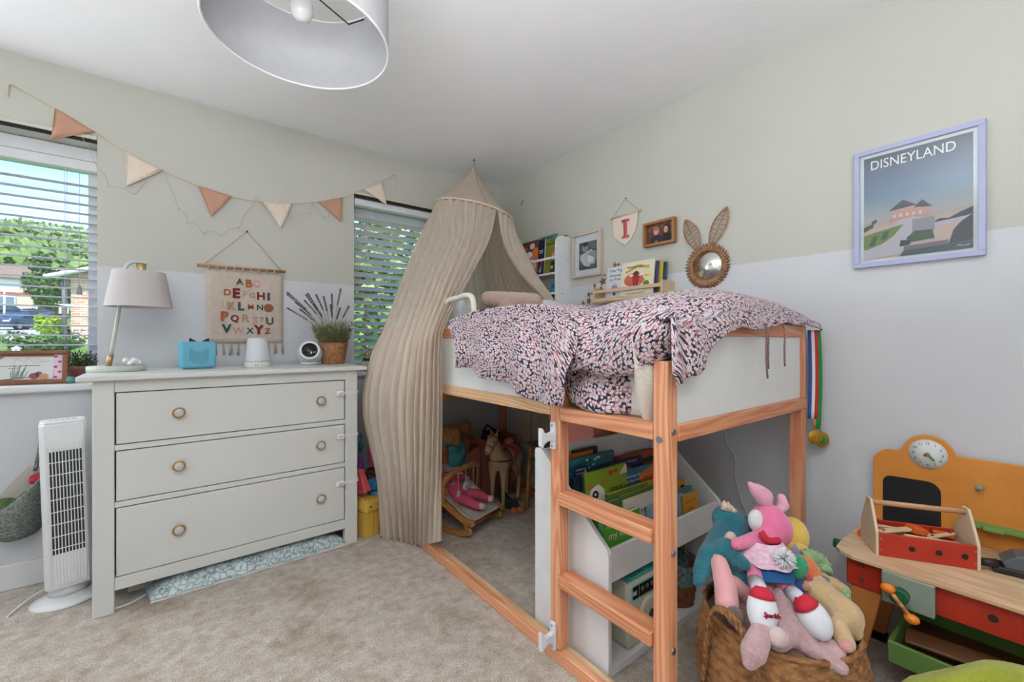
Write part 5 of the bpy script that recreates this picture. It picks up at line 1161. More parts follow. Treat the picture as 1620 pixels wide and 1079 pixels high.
ear(-.048, .098, -.119, .262, .038); ear(.022, .108, .102, .278, .036)
# gold glitter stars
M_GLIT = mat('gold_glitter', (186, 146, 84), .35, .6, var=((120, 84, 44), 400), bump=(500, 1.0, .004))
def star_pts(r_): return [((r_ if k % 2 == 0 else r_ * .46) * math.sin(PI * k / 5), (r_ if k % 2 == 0 else r_ * .46) * math.cos(PI * k / 5)) for k in range(10)]
for x, y, s_, lab in ((923, 480, 18, 'lowest gold glitter star just above the duvet'), (932, 477, 22, 'medium gold glitter star second from the bottom'), (942, 465, 35, 'largest gold glitter star left of the wooden ledge'), (932, 466.5, 16, 'small gold glitter star left of the largest star'), (951, 457, 15, 'small gold glitter star right above the largest star'),
        (941, 452.5, 14, 'small gold glitter star left below the second largest star'), (953.7, 446, 26, 'second largest gold glitter star above the ledge end'), (957, 436, 8, 'tiniest gold glitter star in the middle of the trail'), (966.5, 440.7, 10, 'tiny gold glitter star close to the red spined book'), (967, 430, 24, 'large gold glitter star beside the top of the red spined book'),
        (973, 420, 16, 'small gold glitter star second from the top right'), (979, 419, 10, 'topmost right tiny gold glitter star above the books')):
    m = MB(); m.prism(star_pts(s_ * .2346 * 2.75 / 680 * 1.25), .004, Matrix.Rotation(R(x * 7 % 40 - 20), 4, 'Z'), .0008); o = m.build('gold_star', M_GLIT); p = onX(x, y, XW); o.location = (XW - .0005, p.y, p.z); o.rotation_euler = RIGHT; tag(o, lab, 'star', 'gold stars on the right wall')
# wooden picture ledge with books
lg = thing('book_ledge', 'pale pine picture ledge holding books on the right wall', 'shelf', (XW, 1.802, 1.350), RIGHT)
M_PALEP = wood('pale_raw_pine', (228, 206, 176), (206, 178, 144), 'X', .6, contrast=.6); LL = .488
for x in (0, LL - .014): MB().bb(x, x + .014, 0, .098, 0, .12, .002).build('end_panel', M_PALEP, lg)
MB().bb(.014, LL - .014, 0, .012, 0, .12, .001).build('base_board', M_PALEP, lg); MB().bb(.014, LL - .014, .012, .098, 0, .010, .001).build('back_board', M_PALEP, lg)
MB().bb(.0, LL, .006, .03, .12, .130, .001).build('front_bar', M_PALEP, lg); MB().bb(.014, LL - .014, .062, .082, .108, .120, .001).build('front_bar', M_PALEP, lg)
def on_ledge(x, dpt): return (XW - dpt, 1.802 - x, 1.3625)
lb = 'picture books on the wooden ledge'
book('white picture book with red spine about a tiger on the ledge', .165, .205, .008, on_ledge(.075, .085), (R(83), 0, -PI / 2), (214, 216, 222), [('The Tiger', .5, .87, .76, .10, (60, 84, 130)), ('Came', .4, .74, .5, .09, (70, 100, 150)), ('to Tea', .4, .62, .5, .09, (70, 100, 150)), ('Judith', .5, .06, .4, .05, (60, 70, 90))],
     [('c', .82, .42, .13, .2, (222, 110, 70)), ('c', .84, .4, .06, .12, (240, 232, 224)), ('c', .8, .64, .1, .06, (222, 110, 70)), ('c', .4, .36, .14, .11, (150, 130, 190)), ('c', .42, .48, .07, .05, (232, 196, 140)), ('r', .35, .14, .12, .08, (70, 80, 110))], (190, 42, 40), lb)
book('cream picture book with a big red fruit on the ledge', .218, .215, .009, on_ledge(.198, .098), (R(83), 0, -PI / 2), (228, 224, 196), [('THE RUNAWAY APPLE', .42, .84, .5, .07, (60, 40, 24)), ('JULIA WARD', .5, .12, .55, .06, (70, 80, 60)), ('A PUSHOVER', .5, .24, .7, .06, (150, 52, 48)), ('4 for 1', .82, .58, .18, .06, (40, 40, 40))],
     [('p', [(.12, .74), (.5, .9), (.86, .84), (.86, .76), (.5, .82), (.14, .68)], 0, 0, 0, (206, 166, 80)), ('c', .42, .5, .32, .19, (206, 104, 84)), ('p', [(.38, .4), (.56, .4), (.58, .6), (.36, .6)], 0, 0, 0, (178, 44, 40)), ('c', .47, .66, .08, .07, (84, 54, 40)), ('r', .4, .3, .05, .1, (44, 56, 90)), ('r', .49, .3, .05, .1, (44, 56, 90)), ('c', .32, .62, .06, .03, (236, 236, 236)), ('c', .62, .62, .06, .03, (236, 236, 236)), ('p', [(.12, .3), (.3, .32), (.7, .3), (.86, .36), (.84, .28), (.14, .26)], 0, 0, 0, (120, 140, 60)), ('c', .8, .37, .09, .07, (90, 120, 50)), ('c', .82, .58, .14, .11, (236, 220, 160))], None, lb)
for k, (c, hh, nm) in enumerate((((66, 60, 110), .20, 'thin purple book at the right end of the ledge'), ((206, 190, 70), .205, 'thin yellow book at the right end of the ledge'), ((70, 76, 96), .195, 'thin grey blue book nearest the ledge end panel'))):
    book(nm, .20, hh, .008, on_ledge(.232 + .013 * k, .082 - .020 * k), (R(84), 0, -PI / 2), c, group=lb)

# ------------------------------------------------------------------ framed poster
ps = thing('framed_poster', 'lilac framed travel poster of a pink hilltop building at dusk', 'poster', rw(.342, 1.408), RIGHT)
M_LIL = mat('lilac_frame_paint', (178, 182, 216), .45); PW, PH = .356, .458
frame_bars(ps, PW, PH, .0185, .022, M_LIL, .002)
MB().bb(-PW / 2 + .012, PW / 2 - .012, .012, PH - .012, .002, .008).build('white_border', mat('poster_paper', (222, 224, 226), .6), ps)
X0, X1, Y0, Y1 = -PW / 2 + .030, PW / 2 - .030, .030, PH - .030
def qx(u): return X0 + (X1 - X0) * u
def qy(v): return Y0 + (Y1 - Y0) * v
def pq(*uv): return [(qx(a), qy(b)) for a, b in uv]
def sky_print():
    t = NT('printed_dusk_sky'); v = t.coord('Object'); sp = t.node('ShaderNodeSeparateXYZ'); t.link(v, sp.inputs[0]); mr_ = t.node('ShaderNodeMapRange'); mr_.inputs[1].default_value = Y0; mr_.inputs[2].default_value = Y1; t.link(sp.outputs[1], mr_.inputs[0])
    t.link(t.ramp(mr_.outputs[0], [(.28, (206, 176, 164)), (.45, (150, 158, 164)), (.6, (84, 122, 150)), (.78, (48, 80, 116)), (1, (28, 52, 84))]), t.b.inputs['Base Color']); t.b.inputs['Roughness'].default_value = .5; return t.m
m = MB(); m.poly([(X0, Y0, .0085), (X1, Y0, .0085), (X1, Y1, .0085), (X0, Y1, .0085)]); m.build('poster_sky', sky_print(), ps)
NAVY, PINK, LILG, GRN, DGR, STONE = pm(30, 44, 66), pm(206, 152, 142), pm(196, 186, 196), pm(110, 134, 62), pm(58, 84, 62), pm(150, 146, 158)
printed(ps, [(NAVY, pq((.66, .22), (1, .3), (1, .36), (.9, .33), (.8, .29), (.72, .3), (.66, .27))), (LILG, pq((.18, .24), (.5, .42), (.68, .28), (.68, .12), (.1, .12))),
    (GRN, pq((0, .1), (0, .24), (.2, .27), (.4, .3), (.3, .2), (.12, .1))), (DGR, [pq((.05, .13), (.1, .22), (.15, .23), (.11, .13)), pq((.17, .17), (.2, .25), (.26, .26), (.24, .19)), pq((0, .27), (.1, .31), (.1, .35), (0, .32)), pq((.09, .33), (.14, .36), (.13, .39), (.08, .37))]),
    (PINK, [pq((.26, .33), (.5, .36), (.5, .47), (.28, .44)), pq((.5, .35), (.64, .33), (.64, .43), (.5, .45))]), (NAVY, [pq((.25, .44), (.39, .53), (.52, .46)), pq((.49, .44), (.57, .50), (.66, .42))]),
    (STONE, pq((.48, .2), (.68, .2), (.68, .33), (.48, .33))), (LILG, pq((.68, .22), (.98, .26), (.98, .29), (.68, .27))), (DGR, pq((.42, .16), (.5, .22), (.66, .21), (.68, .13), (.46, .12))),
    (LILG, pq((0, 0), (0, .09), (.2, .14), (.4, .19), (.4, .06), (.36, .02))), (NAVY, [pq((.36, .09), (.46, .1), (.46, .14), (.37, .15)), pq((.8, .06), (1, .07), (1, .3), (.9, .24), (.84, .18))]), (pm(120, 104, 116), pq((.4, .05), (.8, .06), (.8, .1), (.4, .09))), (pm(44, 70, 84), pq((.36, 0), (1, 0), (1, .065), (.8, .06), (.4, .05))),
    (pm(222, 210, 206), [pq((.3 + .06 * k, .37), (.325 + .06 * k, .372), (.325 + .06 * k, .4), (.3 + .06 * k, .398)) for k in range(5)])], .009, 'poster_print')
m = MB(); m.text('DISNEYLAND', .05, Matrix.Translation((qx(.47), qy(.915), .0142)), .0002, width=.232); m.build('poster_title', pm(240, 242, 244), ps)
m = MB(); m.text('Marcel', .011, Matrix.Translation((qx(.925), qy(.035), .0142)), .0002, width=.034, shear=.3); m.build('poster_signature', pm(230, 232, 236), ps)
MB().bb(-PW / 2 + .014, PW / 2 - .014, .014, PH - .014, .0155, .017).build('glazing', M_PCLEAR, ps)
# white cable on the wall behind the bed
m = MB(); m.tube(curve_pts([onX(x, y, XW - .006) for x, y in ((1148, 678), (1150, 700), (1163, 725), (1163, 755), (1172, 790), (1180, 812), (1182, 850))], 30), .003, 6); o = m.build('wall_cable', mat('white_cable', (226, 226, 226), .4)); tag(recenter(o), 'thin white cable running down the wall under the bed', 'cable')

# ------------------------------------------------------------------ white book bin under the bed
M_BC = mat('white_bookcase_board', (232, 233, 234), .4)
bc = thing('book_bin', 'white display bookcase full of picture books under the bed', 'bookcase', (1.49, 1.10, 0))
def bcp(name, x0, x1, y0, y1, z0, z1, bev=.002): return MB().bb(x0, x1, y0, y1, z0, z1, bev).build(name, M_BC, bc, wc=True)
SIDE = [(1.290, 0), (1.290, .690), (1.283, .700), (1.256, .703), (1.245, .697), (.930, .432), (.921, .415), (.921, 0)]
for x in (1.115, 1.852):
    m = MB(); m.prism(SIDE, .018, Matrix(((0, 0, 1, x), (1, 0, 0, 0), (0, 1, 0, 0), (0, 0, 0, 1))), .0025, 2); m.build('side_panel', M_BC, bc, wc=True)
bcp('back_panel', 1.133, 1.852, 1.272, 1.284, .03, .69); bcp('front_lip', 1.133, 1.852, .928, .942, .312, .424); bcp('bin_floor', 1.133, 1.852, .942, 1.272, .312, .326); bcp('bottom_shelf', 1.133, 1.852, .926, 1.272, 0, .03)
bb_ = 'picture books in the white book bin'
def bin_book(label, TL, TR, Y, rgb, titles=(), deco=(), spine=None, t=.012, zb=.330):
    a, b = onY(*TL, Y), onY(*TR, Y); x0 = max(a.x, 1.139); x1 = min(max(b.x, x0 + .08), 1.846); h = max(.1, (a.z + b.z) / 2 - zb); tl = R(5)
    y0 = Y - h * math.sin(tl) + t; k = min(1, .185 / h); fy = lambda q: 1 - (1 - q) * k
    deco = [(d[0], [(a_, fy(b_)) for a_, b_ in d[1]], 0, 0, 0, d[5]) if d[0] == 'p' else ((d[0], d[1], fy(d[2]), d[3], d[4] * k, d[5])) for d in deco]
    titles = [(s_, x_, fy(y_), w_, z_ * k, c_) for s_, x_, y_, w_, z_, c_ in titles]
    return book(label, x1 - x0, h, t, (x0, min(y0, 1.268), zb + .0005), (PI / 2 - tl, 0, 0), rgb, titles, deco, spine, bb_)
tp_ = [('c', random.Random(k).random() * .92 + .04, random.Random(k + 99).random() * .92 + .04, .025, .02, ((30, 130, 140), (236, 236, 236), (190, 60, 50), (20, 40, 54))[k % 4]) for k in range(70)]
bin_book('dark green book at the very back left of the book bin', (907, 714), (945, 706), 1.245, (44, 60, 40))
bin_book('orange book at the back left of the book bin', (893, 718), (938, 716), 1.228, (196, 104, 48))
bin_book('busy teal and black patterned book at the left of the book bin', (896, 730), (971, 712), 1.205, (34, 120, 130), [('WHERE ON', .2, .78, .2, .05, (236, 240, 240)), ('EARTH?', .2, .70, .18, .05, (236, 240, 240))], tp_ + [('c', .2, .74, .16, .13, (34, 58, 110))])
bin_book('orange red book at the back of the book bin beside the post', (975, 727), (1034, 707), 1.222, (204, 92, 50), [], [('r', 0, .7, 1, .12, (60, 90, 50))])
bin_book('bright blue book at the back right of the book bin', (1040, 722), (1088, 711), 1.205, (32, 96, 140), [('and', .7, .6, .4, .1, (236, 236, 240))], [('c', .5, .82, .3, .08, (206, 80, 50)), ('c', .6, .5, .35, .12, (200, 60, 130))])
bin_book('navy and purple book behind the green cow book', (928, 744), (1016, 721), 1.165, (38, 44, 96), [('Jim Field', .72, .93, .3, .04, (220, 220, 236))], [('p', [(.45, .2), (1, .2), (1, 1), (.6, .95)], 0, 0, 0, (70, 46, 100)), ('c', .7, .75, .08, .08, (206, 190, 90))], (210, 150, 40))
bin_book('black book standing behind the grey bear book', (1040, 748), (1092, 734), 1.165, (36, 34, 46))
bin_book('black spined blue book at the left end of the book bin', (906, 757), (945, 748), 1.135, (28, 40, 60), [], [('r', .1, .3, .5, .4, (50, 90, 150))])
bin_book('lime green book with a white cow in the book bin', (924, 751), (990, 733), 1.115, (140, 168, 46), [('COCK-A', .78, .52, .4, .15, (22, 26, 22)), ('-DOO', .75, .32, .36, .13, (22, 26, 22))],
         [('p', [(.02, .42), (.14, .66), (.3, .72), (.42, .6), (.46, .4), (.4, .2), (.22, .12), (.06, .25)], 0, 0, 0, (238, 234, 226)), ('c', .22, .52, .07, .09, (24, 24, 26)), ('c', .22, .53, .025, .03, (236, 236, 236)), ('c', .1, .7, .08, .04, (186, 120, 60)), ('c', .44, .74, .08, .04, (186, 120, 60)), ('c', .36, .22, .12, .08, (206, 150, 130)), ('c', .6, .88, .05, .05, (206, 70, 40)), ('c', .72, .9, .06, .04, (206, 70, 40)), ('p', [(.8, .8), (.95, .98), (1, .98), (1, .8)], 0, 0, 0, (236, 226, 196))], (40, 90, 60))
bin_book('blue dinosaur picture book beside the lime green cow book', (973, 749), (1068, 724), 1.115, (62, 110, 140), [('DINOSAUR', .62, .70, .52, .16, (150, 40, 30)), ('Jan Fearnley &', .22, .84, .3, .07, (226, 232, 238)), ('Sandy Nightingale', .24, .74, .34, .07, (226, 232, 238))], [('p', [(.36, .56), (.36, .84), (.6, .96), (.9, .9), (.92, .6)], 0, 0, 0, (226, 130, 50)), ('r', .0, .0, 1, .3, (40, 74, 96))], (20, 30, 40))
bin_book('grey blue book with a red shape on the right of the book bin', (1068, 750), (1106, 736), 1.125, (112, 128, 160), [], [('c', .55, .6, .3, .14, (190, 50, 50)), ('c', .9, .86, .07, .05, (40, 50, 70)), ('c', .3, .7, .06, .05, (236, 236, 236))])
bin_book('yellow and green book behind the white mouse book', (961, 782), (1060, 752), 1.075, (214, 176, 66), [], [('c', .8, .7, .12, .1, (60, 60, 50)), ('r', 0, .85, .6, .15, (120, 150, 60))], (90, 120, 50))
bin_book('yellow book with a dark cat shape on the right', (1071, 762), (1114, 748), 1.08, (222, 166, 64), [], [('c', .62, .72, .34, .14, (30, 34, 40)), ('c', .7, .76, .05, .03, (226, 226, 220))])
bin_book('green and yellow book just behind the white mouse book', (981, 784), (1050, 765), 1.045, (112, 144, 54), [], [('r', 0, .5, 1, .35, (220, 180, 60))], (50, 100, 150))
bin_book('teal green book behind the small yellow book on the right', (1066, 779), (1112, 761), 1.045, (86, 140, 140), [], [('c', .9, .7, .07, .05, (40, 60, 70)), ('c', .3, .8, .2, .08, (180, 210, 200)), ('c', .85, .35, .12, .08, (40, 70, 90))])
bin_book('small green book left of the white mouse book', (957, 797), (984, 789), 1.015, (74, 104, 62), [], [('r', .0, .2, .7, .4, (40, 60, 40))], (186, 206, 190))
bin_book('white picture book about a merry mouse in the book bin', (986, 790), (1052, 774), 1.015, (222, 212, 204), [('MERRY MOUSE', .52, .68, .72, .13, (110, 84, 84)), ('Christmas', .52, .52, .4, .08, (120, 96, 96))], [('c', .75, .28, .16, .1, (190, 60, 60)), ('c', .7, .22, .1, .08, (60, 62, 70)), ('c', .55, .12, .3, .1, (196, 180, 170))])
bin_book('pale blue spotted board book behind the front post', (1026, 800), (1077, 786), .985, (132, 168, 190), [], [('c', .15 + .2 * (k % 4), .2 + .2 * (k // 4), .02, .02, (226, 230, 236)) for k in range(16)])
bin_book('small yellow book with an oval picture at the right front', (1079, 788), (1103, 776), .985, (222, 158, 52), [('WHATEVER', .5, .78, .7, .07, (166, 104, 40)), ('WIND', .5, .56, .4, .08, (150, 94, 36))], [('c', .5, .24, .24, .18, (90, 120, 120)), ('c', .5, .2, .1, .12, (180, 90, 80))])
bin_book('front green dinosaur board book leaning in the book bin', (951, 827), (1012, 806), .965, (84, 158, 50), [('my dino', .42, .66, .6, .2, (222, 232, 206)), ("That's", .12, .88, .14, .1, (222, 232, 206))], [('p', [(.3, .0), (.4, .3), (.62, .44), (.9, .3), (1, .12), (1, 0)], 0, 0, 0, (96, 60, 130)), ('c', .5, .2, .06, .07, (130, 96, 160)), ('c', .68, .28, .06, .07, (130, 96, 160)), ('p', [(.05, 0), (.12, .34), (.2, 0)], 0, 0, 0, (40, 100, 50)), ('p', [(.12, 0), (.22, .26), (.26, 0)], 0, 0, 0, (40, 100, 50))], (50, 130, 60), .022)
# toy washing machine on the bottom shelf
wm = thing('toy_washing_machine', 'cream toy washing machine with teal top in the book bin', 'toy', (1.245, .940, .0305), (0, 0, 0))
M_WM = mat('cream_toy_plastic', (206, 202, 184), .4); M_TEAL = mat('teal_toy_top', (74, 176, 166), .45, bump=(200, .6, .003))
MB().bb(0, .21, 0, .19, 0, .235, .014, 3).build('body', M_WM, wm)
m = MB(); m.bb(.006, .204, .004, .186, .235, .243, .003)
m.build('top_panel', M_TEAL, wm)
for i in range(8):
    for j in range(7): MB().box((.022 + .024 * i, .018 + .026 * j, .2445), (.018, .020, .003), None, .001).build('top_tile', M_TEAL, wm)
MB().box((.105, -.001, .196), (.18, .004, .056), None, .002).build('panel_surround', mat('aqua_trim', (110, 206, 206), .4), wm)
cpn = MB().box((.105, -.0035, .196), (.168, .003, .044), None, .001).build('control_panel', mat('black_gloss', (22, 24, 26), .25), wm)
m = MB()
for k in range(4): m.tube([(.075 + .028 * k + .006 * math.cos(q), -.0056, .2 + .006 * math.sin(q)) for q in [2 * PI * j / 10 for j in range(10)]], .0008, 4, closed=True)
m.box((.03, -.0055, .196), (.02, .0008, .014)); m.box((.055, -.0055, .196), (.0012, .0008, .044)); m.build('panel_icons', mat('icon_grey', (190, 194, 198), .5), cpn)
m = MB(); m.lathe([(.05, 0), (.068, .004), (.068, .012), (.05, .014)], 32, Matrix.Translation((.118, .0, .098)) @ Matrix.Rotation(PI / 2, 4, 'X')); m.build('door_ring', M_WM, wm)
m = MB(); m.lathe([(0, .002), (.052, .004), (.05, .010), (0, .016)], 32, Matrix.Translation((.118, .0, .098)) @ Matrix.Rotation(PI / 2, 4, 'X')); m.build('door_glass', mat('smoked_plastic', (70, 80, 92), .15), wm)
# small wicker basket and wooden toy house beside it
M_WK2 = mat('brown_wicker', (150, 98, 60), .8, var=((92, 56, 34), 40), bump=(90, .6, .005))
sb = thing('small_wicker_basket', 'small brown wicker basket with teal lining in the book bin', 'basket', (1.66, 1.015, .0305))
m = MB(); weave(m, lambda v: (.070 + .022 * v, .17 * v), 16, 10, .004, Matrix.Rotation(R(8), 4, 'Z'), rmod=lambda u: 1 + .05 * math.cos(4 * 2 * PI * u)); m.lathe([(0, .002), (.07, .002)], 24, cap=False); m.build('woven_wall', M_WK2, sb)
m = MB(); m.grid(lambda u, v: Vector(((.082 + .010 * v) * (1 + .04 * math.cos(8 * PI * u)) * math.cos(2 * PI * u), (.082 + .010 * v) * (1 + .04 * math.cos(8 * PI * u)) * math.sin(2 * PI * u), .09 + .088 * v + .004 * math.sin(14 * PI * u) * v)), 40, 8, closed=True); m.lathe([(0, .09), (.082, .09)], 24, cap=False); m.build('lining', mat('teal_gingham', (110, 150, 156), .9, var=((84, 124, 132), 90)), sb)
m = MB(); m.tube(curve_pts([(-.085, .0, .165), (-.075, .02, .25), (0, .03, .285), (.075, .02, .25), (.085, 0, .165)], 24), [.006 + .0015 * math.sin(k * 1.6) for k in range(25)], 7); m.build('handle', mat('pale_rope', (186, 140, 90), .85), sb)
hs = thing('toy_house', 'wooden toy house with dark windows behind the wicker basket', 'toy', (1.73, 1.205, .0305))
m = MB(); m.prism([(-.07, 0), (.07, 0), (.07, .15), (0, .215), (-.07, .15)], .09, Matrix.Translation((0, .03, 0)) @ Matrix.Rotation(PI / 2, 4, 'X')); m.build('walls', mat('toy_house_wood', (170, 110, 70), .7), hs)
for sx in (-1, 1): MB().box((sx * .042, -.015, .186), (.105, .1, .008), (0, sx * R(43), 0)).build('roof_panel', mat('dark_red_roof', (92, 44, 36), .7), hs)
for x in (-.025, .025):
    for z in (.06, .105): MB().box((x, -.0605, z), (.026, .002, .03)).build('window_pane', M_GAP, hs)
# storage behind the bookcase
m = MB(); m.bb(-.2, .2, -.14, .14, 0, .6, .004); m.bb(-.19, .19, -.143, -.14, .31, .59); m.bb(-.19, .19, -.143, -.14, .01, .295); o = m.build('storage_cabinet', mat('grey_cabinet', (150, 140, 132), .6)); o.location = (1.72, 1.475, 0); tag(o, 'low grey storage cabinet behind the white book bin', 'cabinet')
pc = thing('pink_crate', 'pink plastic crate behind the bookcase top edge', 'crate', (1.66, 1.44, .60))
M_PKC = mat('dusty_pink_plastic', (206, 130, 120), .5)
for x0, x1, y0, y1 in ((-.13, .13, -.09, -.082), (-.13, .13, .082, .09), (-.13, -.122, -.082, .082), (.122, .13, -.082, .082)): MB().bb(x0, x1, y0, y1, 0, .13, .002).build('crate_wall', M_PKC, pc)
MB().bb(-.13, .13, -.09, .09, 0, .006).build('crate_floor', M_PKC, pc)
tb = thing('cup_toy', 'small white toy cup beside the pink crate', 'toy', (1.85, 1.42, .60)); m = MB(); m.lathe([(0, 0), (.03, 0), (.036, .10), (.033, .10), (.028, .008), (0, .008)], 18); m.build('cup', mat('white_ceramic', (236, 236, 238), .3), tb); m = MB(); m.text('LOVE', .016, Matrix.Translation((0, -.0345, .06)) @ Matrix.Rotation(PI / 2, 4, 'X'), .0005); m.build('cup_lettering', M_GAP, tb)

# ------------------------------------------------------------------ toy horse
hr = thing('toy_horse', 'cream toy horse with pink saddle standing under the bed', 'toy horse', (1.775, 2.37, 0), (0, 0, R(26))); hr.scale = (1.12, 1.12, 1.12)
M_HORSE = mat('cream_horse_plastic', (206, 178, 148), .4, var=((190, 158, 128), 12)); M_HOOF = mat('hoof_brown', (150, 112, 76), .5); M_MANE = mat('blond_mane', (196, 150, 90), .8, var=((150, 106, 60), 90), stretch=(1, 1, .2))
hl = [((-.075, 0, .285), .060, (.0, 0, .275), .064), ((.0, 0, .275), .064, (.085, 0, .29), .062), ((-.09, 0, .30), .052, (-.125, 0, .37), .040), ((-.125, 0, .37), .040, (-.150, 0, .425), .030),
      ((-.150, 0, .428), .031, (-.185, 0, .40), .026), ((-.185, 0, .40), .025, (-.212, 0, .372), .0195), ((-.135, .018, .452), .009, (-.135, .021, .478), .004), ((-.135, -.018, .452), .009, (-.135, -.021, .478), .004)]
for s_ in (-1, 1):
    hl += [((-.082, s_ * .033, .26), .034, (-.088, s_ * .036, .20), .021), ((-.088, s_ * .036, .20), .021, (-.092, s_ * .036, .135), .0135), ((-.092, s_ * .036, .135), .0135, (-.090, s_ * .036, .045), .0095), ((-.090, s_ * .036, .045), .011, (-.098, s_ * .036, .016), .014),
           ((.088, s_ * .034, .275), .044, (.075, s_ * .042, .215), .030), ((.075, s_ * .042, .215), .030, (.118, s_ * .042, .150), .0145), ((.118, s_ * .042, .150), .0145, (.104, s_ * .042, .048), .010), ((.104, s_ * .042, .048), .011, (.095, s_ * .042, .016), .0145)]
blob('body', hl, M_HORSE, hr, .0045, smooth=3)
for x, y in ((-.099, .036), (-.099, -.036), (.094, .042), (.094, -.042)): m = MB(); m.lathe([(0, 0), (.018, 0), (.0145, .022), (0, .022)], 14, Matrix.Translation((x, y, 0))); m.build('hoof', M_HOOF, hr)
m = MB()
for k in range(14): p = Vector((-.152 + .0068 * k, 0, .462 - .0105 * k)); m.tube([p, p + Vector((.014, .012 + .01 * (k % 3), -.01)), p + Vector((.016, .026 + .008 * (k % 2), -.055))], [.009, .010, .004], 6)
for k in range(3): m.tube([(-.150, .004 * k - .004, .462), (-.176, .006 * k - .006, .444), (-.186, .006 * k - .006, .425)], [.006, .005, .002], 5)
m.build('mane', M_MANE, hr)
m = MB(); 
for k in range(7): a = (k - 3) * .008; m.tube(curve_pts([(.14, a * .4, .315), (.168, a, .28), (.172, a * 1.6, .18), (.160, a * 2, .06)], 10), [.007, .009, .011, .012, .012, .011, .010, .009, .007, .005, .003], 6)
m.build('tail', M_MANE, hr)
for s_ in (-1, 1): m = MB(); m.sph((-.178, s_ * .0235, .418), .0058, 8, 6); m.build('eye', mat('eye_black', (16, 14, 14), .15), hr)
m = MB(); m.sph((-.2145, 0, .366), (.017, .018, .015), 12, 8); mz = m.build('muzzle', mat('pink_muzzle', (214, 142, 126), .6), hr)
for s_ in (-1, 1): m = MB(); m.sph((-.2285, s_ * .0085, .3705), .0034, 6, 5); m.build('nostril', M_GAP, mz)
M_STRAP = mat('brown_leather_strap', (130, 74, 46), .5)
def hoop(c, rx, rz, tilt, r_=.0035, ax='Y'): return [Vector(c) + Matrix.Rotation(R(tilt), 3, ax) @ Vector((0, rx * math.cos(2 * PI * k / 24), rz * math.sin(2 * PI * k / 24))) for k in range(24)]
m = MB(); m.tube(hoop((-.196, 0, .388), .0245, .0255, -46), .0028, 5, closed=True); m.tube(hoop((-.158, 0, .428), .0325, .034, -30), .0028, 5, closed=True)
for s_ in (-1, 1): m.tube([(-.196, s_ * .025, .388), (-.17, s_ * .03, .40), (-.155, s_ * .032, .425)], .0028, 5)
m.build('bridle', M_STRAP, hr)
m = MB(); m.tube([(-.015, -.062, .285), (-.08, -.060, .29), (-.128, -.038, .296), (-.140, 0, .298), (-.128, .038, .296), (-.08, .060, .29), (-.015, .062, .285)], .006, 6, flat=(1, .5)); m.tube(hoop((-.025, 0, .278), .0665, .0665, 0), .0045, 6, closed=True); m.build('harness', M_STRAP, hr)
M_SAD = mat('pink_saddle', (206, 118, 122), .6)
m = MB(); m.grid(lambda u, v: Vector((-.03 + .10 * u + .012 * math.sin(v * PI), .071 * math.cos(PI * (.08 + .84 * v)) * 1.0, .278 + .068 * math.sin(PI * (.08 + .84 * v)) + .012 * (2 * u - 1) ** 2)), 10, 18); o = m.build('saddle', M_SAD, hr); mod(o, 'SOLIDIFY', thickness=.008)
m = MB(); m.sph((.062, 0, .368), (.018, .034, .026), 12, 8); m.build('saddle_cantle', M_SAD, hr); m = MB(); m.sph((-.03, 0, .355), (.010, .012, .018), 10, 8); m.build('saddle_pommel', M_SAD, hr)
for s_ in (-1, 1): m = MB(); m.tube([(.012, s_ * .07, .28), (.012, s_ * .072, .20), (.0, s_ * .074, .175), (.026, s_ * .074, .175), (.012, s_ * .072, .20)], .003, 5); m.build('stirrup', M_SAD, hr)

# ------------------------------------------------------------------ wooden baby-doll rocker with doll
rk = thing('doll_rocker', 'bent wood doll rocker with hanging toys under the bed', 'doll rocker', (1.44, 2.10, 0), (0, 0, R(20)))
M_BENT = wood('bent_birch', (206, 152, 88), (178, 120, 62), 'Y', .5)
def bar(mb, pts, w, t, n=18):
    c = curve_pts(pts, n)
    for s_ in range(n):
        a, b = c[s_], c[s_ + 1]; d = (b - a).normalized(); up = Vector((1, 0, 0)).cross(d).normalized(); L = (b - a).length
        M = Matrix(((1, d.x, up.x, 0), (0, d.y, up.y, 0), (0, d.z, up.z, 0), (0, 0, 0, 1))); M.translation = (a + b) / 2
        mb.box((0, 0, 0), (t, L * 1.04, w), M=M)
    return mb
for s_ in (-1, 1):
    x = s_ * .15
    m = MB(); bar(m, [(x, -.005, .095), (x, .06, .105), (x, .2, .17), (x, .34, .26), (x, .44, .34)], .036, .014); m.cyl((x - .007, -.005, .095), (x + .007, -.005, .095), .019, n=16); m.build('side_rail', M_BENT, rk)
    m = MB(); bar(m, [(x, .01, .045), (x, .08, .022), (x, .2, .019), (x, .32, .03)], .034, .014); m.cyl((x - .007, .01, .045), (x + .007, .01, .045), .018, n=16); rr = m.build('rocker_runner', M_BENT, rk)
    m = MB(); bar(m, [(x, .02, .045), (x, .045, .09)], .02, .014, 3); bar(m, [(x, .32, .03), (x, .33, .24)], .02, .014, 3); m.build('strut', M_BENT, rr)
    for yy, zz in ((-.005, .095), (.012, .045), (.06, .033)): MB().cyl((x - .0082, yy, zz), (x + .0082, yy, zz), .004, n=8).build('bolt', M_BOLT, rk)
m = MB(); m.cyl((-.15, .01, .075), (.15, .01, .075), .010, n=12); m.cyl((-.15, .42, .32), (.15, .42, .32), .010, n=12); m.build('cross_bar', wood('cherry_bar', (166, 88, 54), (130, 62, 36), 'X'), rk)
